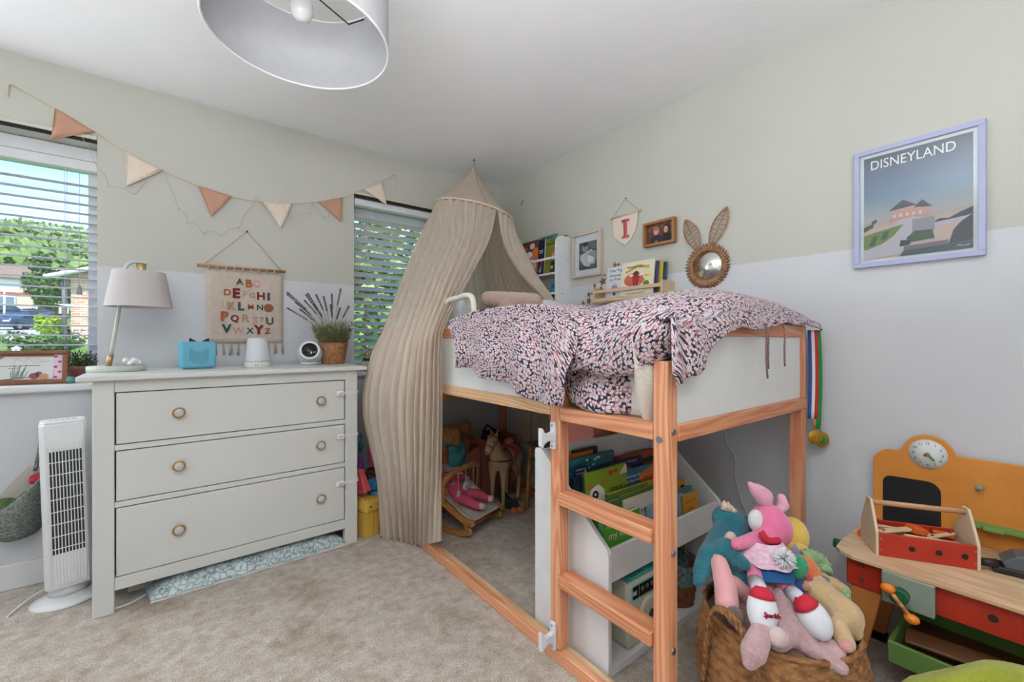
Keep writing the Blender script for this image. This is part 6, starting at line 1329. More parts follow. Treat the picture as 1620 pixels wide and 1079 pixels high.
m = MB(); m.grid(lambda u, v: Vector(((u - .5) * .28, -.005 + .43 * v, .10 + .20 * v + .04 * v * v - .045 * math.sin(PI * min(1, v * 1.1)) * math.sin(PI * u) ** .5)), 16, 24); o = m.build('seat_fabric', mat('grey_sling_cloth', (196, 190, 186), .95, bump=(120, .4)), rk); mod(o, 'SOLIDIFY', thickness=.006)
ar = MB(); c = curve_pts([(-.165, .20, .17), (-.168, .19, .28), (-.13, .17, .335), (0, .165, .35), (.13, .17, .335), (.168, .19, .28), (.165, .20, .17)], 36); ar.tube(c, .016, 8, flat=(.45, 1)); arch = ar.build('toy_arch', M_BENT, rk)
M_WH = mat('white_felt', (226, 226, 232), .9)
for x, drop, nm in ((-.07, .11, 'house'), (.0, .085, 'moon'), (.075, .13, 'cloud')):
    z = .337; m = MB(); m.cyl((x, .158, z - drop), (x, .158, z), .0016, n=5); m.tube([(x + .017 * math.cos(q), .166, .35 - .002 + .017 * math.sin(q)) for q in [2 * PI * j / 12 for j in range(12)]], .0016, 4, closed=True); s = m.build('hanging_string', M_WH, arch)
    m = MB(); T = Matrix.Translation((x, .162, z - drop - .018)) @ Matrix.Rotation(PI / 2, 4, 'X')
    if nm == 'house': m.prism([(-.011, -.016), (.011, -.016), (.011, .008), (0, .018), (-.011, .008)], .012, T, .002)
    elif nm == 'moon': m.prism(circ(0, 0, .024, .024, 14, 60, 300) + circ(.010, 0, .017, .018, 10, 290, 70)[::1], .010, T)
    else: [m.sph((x + a, .158, z - drop - .015 + b), (r_, .008, r_), 12, 8) for a, b, r_ in ((-.02, 0, .015), (0, .006, .019), (.02, 0, .015), (.008, -.006, .014), (-.01, -.006, .014))]
    m.build('hanging_' + nm, M_WH, s)
dl = thing('baby_doll', 'baby doll in pink sleepsuit lying in the doll rocker', 'doll', (1.44, 2.10, .10), (0, 0, R(20)))
M_DSUIT = mat('pink_sleepsuit', (206, 86, 112), .9, bump=(120, .3)); M_SKIN = mat('doll_vinyl', (214, 168, 140), .55)
blob('body', [((-.01, .20, .085), .052, (-.015, .30, .145), .055), ((.025, .19, .075), .036, (.06, .10, .075), .030), ((.06, .10, .075), .029, (.075, .045, .055), .022), ((-.045, .19, .075), .036, (-.05, .10, .07), .030), ((-.05, .10, .07), .029, (-.03, .035, .045), .022),
     ((.03, .30, .15), .026, (.085, .25, .145), .021), ((-.06, .30, .15), .026, (-.105, .24, .13), .021)], M_DSUIT, dl, .006)
m = MB(); m.sph((-.02, .385, .20), (.055, .058, .062), 20, 14); hd = m.build('head', M_SKIN, dl)
m = MB(); m.sph((-.02, .333, .198), .007, 8, 6); [m.sph((-.02 + sx * .02, .334, .212), .006, 8, 6) for sx in (-1, 1)]; [m.sph((-.02 + sx * .055, .385, .198), (.008, .012, .014), 8, 6) for sx in (-1, 1)]; m.build('face_features', mat('doll_blush', (196, 130, 112), .6), hd)
m = MB(); m.tube([(-.036, .331, .182), (-.02, .327, .178), (-.004, .331, .182)], .003, 6); m.build('mouth', mat('doll_lips', (190, 86, 90), .5), hd)
for x, y, z in ((.078, .03, .052), (-.026, .02, .042)): m = MB(); m.sph((x, y, z + .006), (.020, .026, .02), 12, 8); m.build('bootie', mat('pale_pink_bootie', (232, 178, 190), .9), dl)
for x, y, z in ((.095, .243, .144), (-.118, .228, .127)): blob('hand', [((x, y, z), .013, (x * 1.08, y - .008, z), .012)] + [((x * 1.08, y - .008, z), .005, (x * 1.08 + .004 * (k - 1.5), y - .028, z + .003 * (k - 1.5)), .0042) for k in range(4)] + [((x, y - .004, z + .008), .005, (x, y - .02, z + .016), .004)], M_SKIN, dl, .0025, smooth=1)
m = MB(); m.sph((-.03, .245, .152), (.026, .02, .012), 12, 8); m.m = 1; m.sph((-.032, .23, .146), (.018, .016, .012), 10, 6); m.build('chest_patch', [mat('patch_purple', (110, 70, 130), .9), mat('patch_cream', (206, 170, 130), .9)], dl)

# ------------------------------------------------------------------ storage boxes with dolls behind the horse
M_TBX = mat('terracotta_box_plastic', (164, 102, 84), .7)
def storage_box(label, x0, x1, y0, y1, h, dark=False):
    t = thing('storage_box', label, 'storage box', ((x0 + x1) / 2, (y0 + y1) / 2, 0), group='terracotta storage boxes under the bed'); w, d = (x1 - x0) / 2, (y1 - y0) / 2
    for a0, a1, b0, b1, nm in ((-w, w, -d, -d + .008, 'front_wall'), (-w, w, d - .008, d, 'back_wall'), (-w, -w + .008, -d + .008, d - .008, 'end_wall'), (w - .008, w, -d + .008, d - .008, 'end_wall')):
        m = MB()
        if nm in ('front_wall', 'back_wall'): m.prism([(-w, 0), (w, 0), (w, h), (w * .8, h - .004), (w * .5, h - .03), (-w * .5, h - .03), (-w * .8, h - .004), (-w, h)], .008, Matrix.Translation((0, b1, 0)) @ Matrix.Rotation(PI / 2, 4, 'X'), .002)
        else: m.bb(a0, a1, b0, b1, 0, h, .002)
        m.build(nm, M_TBX, t)
    MB().bb(-w, w, -d, d, 0, .006).build('box_floor', M_TBX, t)
    m = MB()
    for i in range(9):
        for j in range(8): m.box((-.02 + .013 * i, -d - .0008, h * .42 + .013 * j), (.007, .002, .007))
    m.build('cane_pattern', mat('cane_yellow', (160, 126, 66), .8), t)
    return t
storage_box('left terracotta storage box behind the doll rocker', 1.32, 1.655, 2.49, 2.68, .39); storage_box('right terracotta storage box behind the toy horse', 1.675, 1.975, 2.50, 2.685, .43)
dd = thing('long_haired_doll', 'doll with long blond hair in the left storage box', 'doll', (1.475, 2.585, .27))
m = MB(); m.sph((0, 0, .20), (.055, .055, .065), 16, 12); m.lathe([(.05, 0), (.035, .12), (.02, .15)], 14); m.build('body', M_SKIN, dd)
m = MB(); rnd = random.Random(3)
for k in range(46): a = 2 * PI * k / 46; m.tube(curve_pts([(0, 0, .265), (.05 * math.cos(a), .05 * math.sin(a), .245), (.068 * math.cos(a), .068 * math.sin(a), .15), ((.075 + rnd.uniform(-.01, .01)) * math.cos(a), (.075 + rnd.uniform(-.01, .01)) * math.sin(a), -.02)], 8), .008, 5)
m.build('hair', M_MANE, dd)
d2 = thing('bald_doll', 'small bald doll at the back of the left storage box', 'doll', (1.60, 2.61, .27))
blob('body', [((0, 0, .0), .04, (0, 0, .13), .045), ((0, 0, .13), .02, (0, 0, .18), .02), ((0, 0, .235), .05, (0, 0, .24), .05), ((.04, -.01, .12), .018, (.10, -.03, .15), .015)], mat('tan_vinyl', (172, 108, 76), .55), d2, .006)
m = MB(); m.grid(lambda u, v: Vector((1.40 + .13 * u, 2.485 - .012 * math.sin(PI * u) - .006 * math.sin(v * 9 + u * 4), .42 - .15 * v + .012 * math.sin(u * 9))), 16, 14); m.grid(lambda u, v: Vector((1.40 + .13 * u, 2.485 + .09 * v, .42 + .012 * math.sin(u * 9) + .008 * math.sin(9 * v + 7 * u))), 16, 10); o = m.build('teal_cloth', mat('teal_muslin', (74, 146, 150), .95)); mod(o, 'SOLIDIFY', thickness=.004); tag(recenter(o), 'teal cloth hanging over the edge of the left storage box', 'cloth')
m = MB(); m.sph((0, 0, .05), (.06, .05, .06), 12, 8); m.tube([(-.05, 0, .1), (0, .02, .14), (.05, 0, .1)], .008, 6); m.sph((.05, .01, .06), (.05, .04, .05), 12, 8); o = m.build('black_bag', mat('black_cloth', (36, 34, 38), .8)); o.location = (1.80, 2.60, .36); tag(o, 'small black bag inside the right storage box', 'bag')
m = MB(); m.lathe([(0, 0), (.05, 0), (.052, .24), (0, .24)], 16); m.sph((0, 0, .24), (.052, .052, .02), 14, 6); o = m.build('soft_toy', mat('grey_soft_toy', (150, 138, 130), .95)); o.location = (1.40, 2.60, .007); tag(o, 'grey soft toy standing inside the left storage box', 'soft toy')
m = MB(); m.bb(-.12, .12, -.06, .06, 0, .34, .01, 2); o = m.build('fabric_bundle', mat('dark_bundle', (60, 54, 58), .9)); o.location = (1.84, 2.60, .008); tag(o, 'dark fabric bundle filling the right storage box', 'cloth')
# child's wooden stool with sage boards
so = thing('step_stool', 'child step stool with sage boards and wooden legs under bed', 'stool', (1.93, 2.10, 0), (0, 0, R(-8)))
M_SG = mat('sage_board', (120, 136, 104), .6)
MB().box((0, 0, .44), (.26, .20, .018), None, .008, 2).build('top_board', M_SG, so); MB().box((-.01, -.02, .335), (.22, .17, .016), None, .006, 2).build('lower_board', M_SG, so)
for sx in (-1, 1):
    for sy in (-1, 1): m = MB(); m.cyl((sx * .115, sy * .085, 0), (sx * .09, sy * .07, .432), .014, .013, 10); m.build('leg', M_BENT, so)
MB().cyl((-.105, -.08, .14), (.105, -.08, .14), .008, n=8).build('stretcher', M_BENT, so)
cd_ = thing('cloth_doll', 'dark green cloth doll with orange feet by the stool', 'doll', (1.76, 2.25, 0), (0, 0, R(30)))
blob('body', [((.0, .06, .04), .038, (.0, -.0, .035), .032), ((.02, .0, .03), .022, (-.03, -.05, .024), .018), ((-.01, .02, .04), .022, (-.06, -.02, .024), .018), ((0, .06, .06), .03, (0, .09, .09), .035)], mat('dark_green_felt', (40, 62, 52), .95), cd_, .006)
for x, y in ((-.042, -.062), (-.072, -.03)): m = MB(); m.sph((x, y, .024), (.026, .022, .022), 10, 8); m.build('foot', mat('orange_felt', (206, 112, 70), .9), cd_)

# ------------------------------------------------------------------ big seagrass basket with soft toys
bkx, bky = 1.335, .500
gb = thing('seagrass_basket', 'big round seagrass basket full of soft toys', 'basket', (bkx, bky, 0)); gb.scale = (.92, .92, 1)
M_SEA = mat('seagrass', (172, 122, 74), .85, var=((110, 70, 38), 34), bump=(90, .8, .006), stretch=(1, 1, 2.2))
def bprof(v):
    P = [(.135, 0), (.185, .06), (.222, .14), (.232, .21), (.222, .28), (.206, .335), (.203, .35)]
    p = cat([(a, 0, b) for a, b in P], v); return p.x, p.z
m = MB(); weave(m, bprof, 34, 22, .0032, nu=170); m.lathe([(0, .003), (.136, .003)], 40, cap=False); m.build('woven_wall', M_SEA, gb)
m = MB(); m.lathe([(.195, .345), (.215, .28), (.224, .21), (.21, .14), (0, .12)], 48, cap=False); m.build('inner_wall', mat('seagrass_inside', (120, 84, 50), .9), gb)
m = MB(); m.tube([((.203 + .002 * math.sin(k * 1.9)) * math.cos(2 * PI * k / 90), (.203 + .002 * math.sin(k * 1.9)) * math.sin(2 * PI * k / 90), .350) for k in range(90)], [.0075 + .0012 * math.sin(k * 2.1) for k in range(90)], 7, closed=True); m.build('rim', M_SEA, gb)
def braid(mb, pts, r_, n=60):
    c = curve_pts(pts, n)
    for s_ in range(3):
        mb.tube([p + Vector((math.cos(i * .8 + s_ * 2.1), math.sin(i * .8 + s_ * 2.1), math.cos(i * .8 + s_ * 2.1 + 1))) * r_ * .55 for i, p in enumerate(c)], r_ * .62, 6)
    return mb
def brim(a, z, k=1.0): return Vector((.215 * k * math.cos(R(a)), .215 * k * math.sin(R(a)), z))
m = MB(); braid(m, [brim(192, .19, 1.13), brim(190, .29, 1.12), brim(184, .38, 1.14), brim(172, .425, 1.16), brim(160, .40, 1.14), brim(153, .30, 1.12), brim(150, .19, 1.13)], .0085); m.build('handle', M_SEA, gb)
m = MB(); braid(m, [brim(46, .20, 1.12), brim(40, .30, 1.08), brim(32, .36, 1.1), brim(20, .38, 1.1), brim(8, .36, 1.1), brim(0, .30, 1.08), brim(-6, .20, 1.12)], .0085); m.build('handle', M_SEA, gb)
def plush_mat(name, rgb, rgb2, sc=30, b=.7): return mat(name, rgb, .95, var=(rgb2, sc), bump=(170, b, .006), sheen=.35)
def toy(label, base, name='soft_toy'): return thing(name, label, 'soft toy', base, group='soft toys in the seagrass basket')
# teal dinosaur toy
td = toy('teal dinosaur soft toy with cream spines leaning on the basket edge', onD(1140, 880, 1.34))
M_TD = plush_mat('teal_plush', (44, 128, 142), (20, 84, 104), 13)
blob('body', [(onD(1150, 822, 1.42), .048, onD(1158, 838, 1.40), .052), (onD(1150, 850, 1.38), .05, onD(1135, 885, 1.33), .056), (onD(1122, 880, 1.30), .034, onD(1110, 905, 1.26), .026), (onD(1110, 905, 1.26), .026, onD(1104, 922, 1.24), .014),
     (onD(1150, 870, 1.30), .034, onD(1166, 888, 1.25), .027), (onD(1166, 888, 1.25), .027, onD(1178, 893, 1.22), .018), (onD(1178, 828, 1.42), .03, onD(1172, 850, 1.38), .034), (onD(1150, 905, 1.28), .03, onD(1185, 918, 1.24), .026)], M_TD, td, .007, wc=True)
for x, y in ((1146, 797), (1152, 799), (1158, 805), (1163, 811)): m = MB(); m.lathe([(.013, -.01), (.010, .006), (.0, .02)], 8, Matrix.Translation(onD(x, y + 4, 1.40))); m.build('spine', plush_mat('cream_felt', (226, 204, 186), (214, 190, 170)), td, wc=True)
m = MB(); m.sph(onD(1156, 856, 1.325), (.02, .02, .028), 12, 8); m.build('belly_patch', plush_mat('cream_felt', (226, 204, 186), (214, 190, 170)), td, wc=True); m = MB(); m.sph(onD(1131, 893, 1.272), (.014, .016, .03), 12, 8); m.build('tail_patch', plush_mat('cream_felt', (226, 204, 186), (214, 190, 170)), td, wc=True)
# pink doll limbs
pkd = toy('smooth pink soft doll with long legs hanging over the basket rim', onD(1150, 930, 1.22))
M_PKD = plush_mat('smooth_pink_jersey', (236, 176, 178), (226, 160, 164), 10, .15)
blob('body', [(onD(1138, 892, 1.24), .024, onD(1148, 930, 1.20), .030), (onD(1148, 930, 1.20), .030, onD(1150, 955, 1.17), .031), (onD(1185, 935, 1.24), .034, onD(1230, 940, 1.22), .036), (onD(1160, 925, 1.24), .026, onD(1190, 935, 1.25), .03)], M_PKD, pkd, .006, wc=True)
# pink long-eared toy in party clothes
pr_ = toy('bright pink long eared soft toy in a blue skirt on top of the pile', onD(1210, 880, 1.28))
M_PP = plush_mat('rose_pink_plush', (236, 130, 168), (222, 108, 150), 12, .3); M_PPL = plush_mat('pale_pink_plush', (238, 178, 200), (230, 160, 186), 12, .3)
blob('body', [(onD(1216, 826, 1.36), .056, onD(1222, 836, 1.35), .058), (onD(1213, 850, 1.33), .042, onD(1205, 880, 1.29), .05), (onD(1195, 852, 1.30), .02, onD(1165, 862, 1.26), .017), (onD(1192, 895, 1.25), .022, onD(1196, 922, 1.19), .021), (onD(1222, 905, 1.24), .023, onD(1252, 938, 1.17), .021), (onD(1240, 912, 1.25), .017, onD(1254, 930, 1.24), .015)], M_PP, pr_, .006, wc=True)
blob('ear', [(onD(1216, 803, 1.37), .012, onD(1208, 786, 1.365), .028), (onD(1208, 786, 1.365), .028, onD(1197, 776, 1.36), .022), (onD(1197, 776, 1.36), .022, onD(1185, 765, 1.355), .007)], M_PPL, pr_, .005, wc=True)
blob('ear', [(onD(1232, 808, 1.37), .013, onD(1239, 800, 1.375), .018), (onD(1239, 800, 1.375), .018, onD(1236, 788, 1.375), .014)], M_PPL, pr_, .005, wc=True)
m = MB(); m.sph(onD(1196, 824, 1.345), (.026, .022, .034), 14, 10); m.build('cheek_patch', plush_mat('white_plush', (236, 234, 232), (226, 224, 222)), pr_, wc=True)
m = MB(); m.tube(curve_pts([onD(1204, 842, 1.28), onD(1215, 856, 1.265), onD(1232, 856, 1.28)], 8), .010, 8); m.build('red_collar', mat('red_felt', (206, 44, 66), .9), pr_, wc=True)
cA2, cB2 = onD(1208, 852, 1.30), onD(1214, 882, 1.265)
m = MB(); m.grid(lambda u, v: cA2.lerp(cB2, v) + Vector((math.cos(2 * PI * u), math.sin(2 * PI * u), 0)) * (.046 + .034 * v + .006 * math.sin(16 * PI * u) * v), 64, 8, closed=True); m.build('gauze_cape', mat('pink_gauze', (222, 170, 190), .8, var=((236, 216, 228), 90)), pr_, wc=True)
cC2 = onD(1216, 903, 1.235)
m = MB(); m.grid(lambda u, v: cB2.lerp(cC2, v) + Vector((math.cos(2 * PI * u), math.sin(2 * PI * u), 0)) * (.052 + .016 * v + .004 * math.sin(12 * PI * u) * v), 48, 8, closed=True); m.build('blue_skirt', mat('blue_fleece', (34, 88, 140), .95), pr_, wc=True)
m = MB(); rnd = random.Random(2); pc_ = onD(1241, 884, 1.20)
for k in range(150):
    d = Vector((rnd.gauss(0, 1), rnd.gauss(0, 1), rnd.gauss(0, 1))).normalized(); m.tube([pc_ + d * .008, pc_ + d * .030], [.0035, .0008], 4)
m.build('white_pompom', mat('white_yarn', (238, 238, 240), .95), pr_, wc=True)
for (x, y, D, tilt) in ((1206, 964, 1.085, 8), (1286, 976, 1.09, -28)):
    c = onD(x, y, D); T = Matrix.Translation(c) @ Matrix.Rotation(R(-YAW), 4, 'Z') @ Matrix.Rotation(R(tilt), 4, 'Y') @ Matrix.Rotation(R(-16), 4, 'X')
    m = MB(); m.sph((0, 0, -.004), (.036, .033, .052), 20, 14, M=T); ft = m.build('white_foot', mat('white_velour', (228, 230, 236), .9), pr_, wc=True)
    m = MB(); m.lathe([(.0285, .024), (.0235, .035), (.0135, .0465), (0, .048)], 20, T @ Matrix.Scale(1.08, 4)); m.build('red_cuff', mat('red_felt', (206, 44, 66), .9), ft, wc=True)
    m = MB(); m.tube([T @ Vector((0, 0, .036)), onD(1196, 922, 1.19) if x < 1250 else onD(1252, 938, 1.17)], [.017, .0215], 14); m.build('white_sock', mat('pale_sock', (206, 208, 216), .9), ft, wc=True)
    if x < 1250: m = MB(); m.text('Sparkle', .016, T @ Matrix.Translation((.004, -.0338, -.006)) @ Matrix.Rotation(R(88), 4, 'X'), .0022, shear=.3, width=.042); m.build('embroidery', mat('red_thread', (170, 30, 60), .9), ft, wc=True)
# mauve fluffy rabbit
mb_ = toy('dusty mauve fluffy rabbit with ears hanging over the basket front', onD(1245, 980, 1.12))
M_MV = plush_mat('mauve_plush', (204, 168, 168), (184, 146, 148), 40, 1.0)
blob('body', [(onD(1240, 945, 1.19), .032, onD(1252, 985, 1.13), .045), (onD(1252, 985, 1.13), .045, onD(1230, 1010, 1.075), .032), (onD(1205, 1000, 1.06), .026, onD(1192, 1032, 1.03), .030), (onD(1192, 1032, 1.03), .030, onD(1186, 1048, 1.02), .018), (onD(1255, 1010, 1.10), .024, onD(1290, 1032, 1.06), .022), (onD(1290, 1032, 1.06), .022, onD(1332, 1058, 1.02), .016), (onD(1275, 995, 1.13), .025, onD(1322, 1035, 1.06), .024), (onD(1265, 1000, 1.10), .03, onD(1300, 1000, 1.13), .026)], M_MV, mb_, .0065, wc=True)
m = MB(); m.sph(onD(1230, 1008, 1.04), (.026, .024, .020), 14, 10); m.build('muzzle', plush_mat('pale_mauve_plush', (214, 190, 184), (204, 178, 174), 40), mb_, wc=True)
m = MB(); m.sph(onD(1162, 975, 1.12), (.021, .021, .024), 14, 10); o = m.build('pompom', plush_mat('brown_grey_pompom', (128, 106, 100), (100, 82, 78), 90, 1.0)); tag(recenter(o), 'brown grey pompom hanging on the basket handle', 'pompom')
# beige dog toy
bd = toy('beige floppy dog soft toy at the right side of the basket', onD(1320, 960, 1.16))
M_BD = plush_mat('beige_velour', (206, 176, 134), (190, 158, 116), 18, .3)
blob('body', [(onD(1302, 940, 1.20), .034, onD(1335, 975, 1.14), .046), (onD(1292, 932, 1.22), .038, onD(1286, 936, 1.20), .033), (onD(1325, 990, 1.10), .022, onD(1338, 1018, 1.07), .022), (onD(1318, 925, 1.24), .02, onD(1335, 935, 1.22), .018), (onD(1300, 915, 1.26), .018, onD(1322, 935, 1.24), .018), (onD(1345, 985, 1.14), .03, onD(1350, 1000, 1.12), .022)], M_BD, bd, .006, wc=True)
m = MB(); m.sph(onD(1338, 1022, 1.055), (.018, .016, .014), 12, 8); m.build('paw_pad', plush_mat('pink_pad', (222, 160, 150), (212, 148, 140)), bd, wc=True)
m = MB(); m.sph(onD(1276, 930, 1.175), (.011, .011, .010), 10, 8); m.build('nose', plush_mat('tan_nose', (176, 136, 100), (166, 126, 92)), bd, wc=True)
# colourful parrot-like ball toy and knitted toy
pa = toy('orange green and blue round soft toy in the pile', onD(1270, 905, 1.26))
m = MB(); c = onD(1270, 908, 1.26); m.sph(c, (.046, .046, .052), 18, 12); m.build('body', plush_mat('orange_velour', (226, 122, 58), (214, 108, 48)), pa, wc=True)
m = MB(); m.sph(c + (onD(1262, 898, 1.23) - c), (.036, .026, .034), 14, 10); m.build('green_patch', plush_mat('green_velour', (46, 160, 110), (36, 144, 98)), pa, wc=True)
m = MB(); m.sph(onD(1266, 930, 1.22), (.038, .03, .026), 14, 10); m.build('blue_patch', plush_mat('blue_velour', (52, 80, 160), (44, 70, 146)), pa, wc=True)
m = MB(); m.sph(onD(1280, 915, 1.205), (.010, .010, .015), 10, 8); m.build('mouth', plush_mat('rose_velour', (196, 84, 96), (186, 74, 86)), pa, wc=True)
m = MB(); m.lathe([(.014, 0), (.009, .02), (0, .034)], 8, Matrix.Translation(onD(1258, 878, 1.25))); m.build('tuft', plush_mat('grey_velour', (150, 140, 160), (140, 130, 150)), pa, wc=True)
kn = toy('pale green knitted soft toy beside the green leaf cloth', onD(1290, 892, 1.32)); m = MB()
kc = curve_pts([onD(1268, 885, 1.31), onD(1285, 884, 1.31), onD(1298, 892, 1.30), onD(1302, 908, 1.28)], 26)
m.tube(kc, [.024 + .004 * math.sin(k * 2.4) for k in range(27)], 12); m.build('body', plush_mat('pale_green_knit', (160, 194, 140), (140, 174, 120), 60, 1.0), kn, wc=True)
m = MB(); m.sph(onD(1338, 945, 1.20), (.012, .012, .024), 10, 8); m.build('foot', plush_mat('pale_green_knit', (160, 194, 140), (140, 174, 120), 60), kn, wc=True)
m = MB(); m.sph(onD(1252, 848, 1.42), (.055, .05, .06), 18, 12); m.sph(onD(1255, 880, 1.38), (.06, .05, .05), 14, 10); yb = m.build('soft_toy', plush_mat('yellow_velour', (236, 200, 96), (224, 184, 80), 12, .3)); tag(recenter(yb), 'yellow round soft toy behind the bright pink toy', 'soft toy', 'soft toys in the seagrass basket')
m = MB(); m.box(onD(1295, 912, 1.25), (.03, .05, .012), (.2, .5, .3), .003); o = m.build('grey_clip', mat('grey_plastic', (110, 116, 124), .5)); tag(recenter(o), 'grey plastic clip lying on the soft toys', 'clip')
# lining and stuffing that fills the basket under the toys
m = MB(); m.sph((0, 0, 0), (.19, .19, .07), 28, 12); o = m.build('soft_toy_heap', plush_mat('mixed_heap', (150, 110, 96), (110, 76, 70), 12)); o.location = (bkx, bky, .30); tag(o, 'brown blanket filling the seagrass basket under the toys', 'blanket')
# wicker hoop basket with dark green cloth behind the big basket
wh = thing('wicker_hoop_basket', 'small wicker basket with dark green lining behind the toys', 'basket', (1.66, .545, 0))
m = MB(); weave(m, lambda v: (.08 + .025 * v, .26 * v), 14, 14, .004); m.build('woven_wall', M_WK2, wh)
m = MB(); braid(m, [(.102 * math.cos(2 * PI * k / 24), .102 * math.sin(2 * PI * k / 24), .265) for k in range(25)], .009); m.build('rim', mat('pale_rope', (186, 140, 90), .85), wh)
m = MB(); m.grid(lambda u, v: Vector(((.03 + .085 * v) * math.cos(2 * PI * u), (.03 + .085 * v) * math.sin(2 * PI * u), .20 + .075 * v + .022 * math.sin(6 * PI * u) * v)), 40, 8, closed=True); m.lathe([(0, .2), (.03, .2)], 24, cap=False); m.build('green_lining', mat('dark_green_felt2', (30, 70, 42), .95), wh)

# ------------------------------------------------------------------ toy workbench
wb = thing('toy_workbench', 'orange wooden toy workbench with clock and chalkboard', 'toy workbench', (1.90, .11, 0))
M_BIR = wood('pale_birch_ply', (226, 196, 160), (208, 172, 134), 'Y', .5); M_ORG = mat('orange_ply_paint', (222, 146, 62), .5, var=((212, 134, 52), 10)); M_RED = mat('red_ply_paint', (190, 52, 30), .5, var=((176, 44, 26), 10)); M_SGG = mat('sage_grey_paint', (140, 152, 138), .5); M_GRN = mat('apple_green_paint', (120, 160, 84), .55); M_DGN = mat('dark_green_knob', (36, 96, 66), .4); M_OBALL = mat('orange_ball_paint', (238, 132, 40), .35)
ZT_ = .435
def rc(pts): return pts
top = [(1.70, .42), (1.715, .455), (1.74, .472), (1.80, .476), (2.128, .476), (2.128, -.25), (1.70, -.25)]
m = MB(); m.prism(top, .014, Matrix.Translation((0, 0, ZT_ - .014)), .003, 2); m.build('table_top', M_BIR, wb, wc=True)
ap = MB().bb(1.728, 1.742, -.22, .44, ZT_ - .105, ZT_ - .014, .002).build('apron', M_RED, wb, wc=True)
MB().bb(1.742, 2.10, .43, .444, ZT_ - .105, ZT_ - .014, .002).build('side_apron', M_RED, wb, wc=True)
for y in (.40, .335):
    for z in (ZT_ - .035, ZT_ - .078): MB().cyl((1.725, y, z), (1.729, y, z), .006, n=10).build('screw', M_BOLT, ap, wc=True)
MB().cyl((1.7265, .12, ZT_ - .06), (1.7285, .12, ZT_ - .06), .010, n=14).build('hole', M_GAP, ap, wc=True)
for xx, y0 in ((1.735, .33), (2.07, .33), (1.735, -.20), (2.07, -.20)):
    s_ = -1 if y0 > 0 else 1; pr = [(y0 + .022, ZT_ - .105), (y0 + .098, ZT_ - .105), (y0 + .098 + .06 * (-s_), 0.03), (y0 + .022 + .06 * (-s_), 0.03)]
    lg_ = MB(); lg_.prism(pr, .016, Matrix(((0, 0, 1, xx), (1, 0, 0, 0), (0, 1, 0, 0), (0, 0, 0, 1))), .002); lgo = lg_.build('leg', mat('amber_ply', (206, 136, 74), .5, var=((194, 122, 62), 14)), wb, wc=True)
    f_ = MB(); f_.prism([(pr[3][0] - .002, 0), (pr[2][0] + .002, 0), (pr[2][0] - .006 * (-s_) + .002, .032), (pr[3][0] - .006 * (-s_) - .002, .032)], .020, Matrix(((0, 0, 1, xx - .002), (1, 0, 0, 0), (0, 1, 0, 0), (0, 0, 0, 1)))); f_.build('rubber_foot', mat('black_rubber_foot', (34, 30, 30), .8), lgo, wc=True)
    MB().cyl((xx - .003, y0 + .09 * (1 if s_ < 0 else .6), .16), (xx, y0 + .09 * (1 if s_ < 0 else .6), .16), .005, n=10).build('bolt', M_BOLT, lgo, wc=True)
# back board with the clock bump
def arc(cy_, cz_, r_, a0, a1, n): return [(cy_ + r_ * math.cos(R(a0 + (a1 - a0) * k / n)), cz_ + r_ * math.sin(R(a0 + (a1 - a0) * k / n))) for k in range(n + 1)]
bp = [(-.25, ZT_), (-.25, .722)] + [(.225, .722)] + arc(.303, .712, .070, 172, 8, 16) + [(.385, .712)] + arc(.398, .655, .058, 78, 0, 8)[0:] + [(.456, ZT_)]
m = MB(); m.prism(bp, .014, Matrix(((0, 0, 1, 2.116), (1, 0, 0, 0), (0, 1, 0, 0), (0, 0, 0, 1))), .002); m.build('back_board', M_ORG, wb, wc=True)
cbp = arc(.401, .588, .026, 0, 90, 6) + arc(.305, .582, .036, 90, 180, 6) + [(.269, ZT_ + .004), (.427, ZT_ + .004)]
m = MB(); m.prism(cbp, .002, Matrix(((0, 0, 1, 2.1142), (1, 0, 0, 0), (0, 1, 0, 0), (0, 0, 0, 1)))); m.build('chalkboard', mat('chalkboard_black', (28, 30, 32), .85), wb, wc=True)
TCK = Matrix.Translation((2.114, .303, .716)) @ Euler(RIGHT).to_matrix().to_4x4()
m = MB(); m.lathe([(0, 0), (.0515, 0), (.0515, .002), (0, .002)], 40, TCK); ckf = m.build('clock_face', mat('clock_white', (226, 228, 226), .5), wb, wc=True)
for n_ in range(1, 13):
    a = R(90 - 30 * n_); m = MB(); m.text(str(n_), .0125, TCK @ Matrix.Translation((.0385 * math.cos(a), .0385 * math.sin(a), .0023)), .0002); m.build('numeral', mat('clock_ink', (50, 70, 60), .6), ckf, wc=True)
m = MB()
for k in range(60): a = R(6 * k); m.box((.0485 * math.cos(a), .0485 * math.sin(a), .0023), (.003, .0007, .0004), (0, 0, a), M=TCK)
m.build('minute_marks', mat('clock_ink', (50, 70, 60), .6), ckf, wc=True)
m = MB(); m.prism([(-.004, 0), (.004, 0), (.004, .024), (0, .03), (-.004, .024)], .002, TCK @ Matrix.Translation((0, 0, .004)) @ Matrix.Rotation(R(-140), 4, 'Z')); m.build('hour_hand', mat('clock_green', (100, 160, 90), .5), ckf, wc=True)
m = MB(); m.prism([(-.005, 0), (.005, 0), (.004, .012), (-.004, .012)], .002, TCK @ Matrix.Translation((0, 0, .003)) @ Matrix.Rotation(R(130), 4, 'Z')); m.build('minute_hand', mat('red_felt', (206, 44, 66), .9), ckf, wc=True)
m = MB(); m.lathe([(.007, .003), (.007, .010), (0, .010)], 14, TCK); m.build('clock_pin', M_SGG, ckf, wc=True)
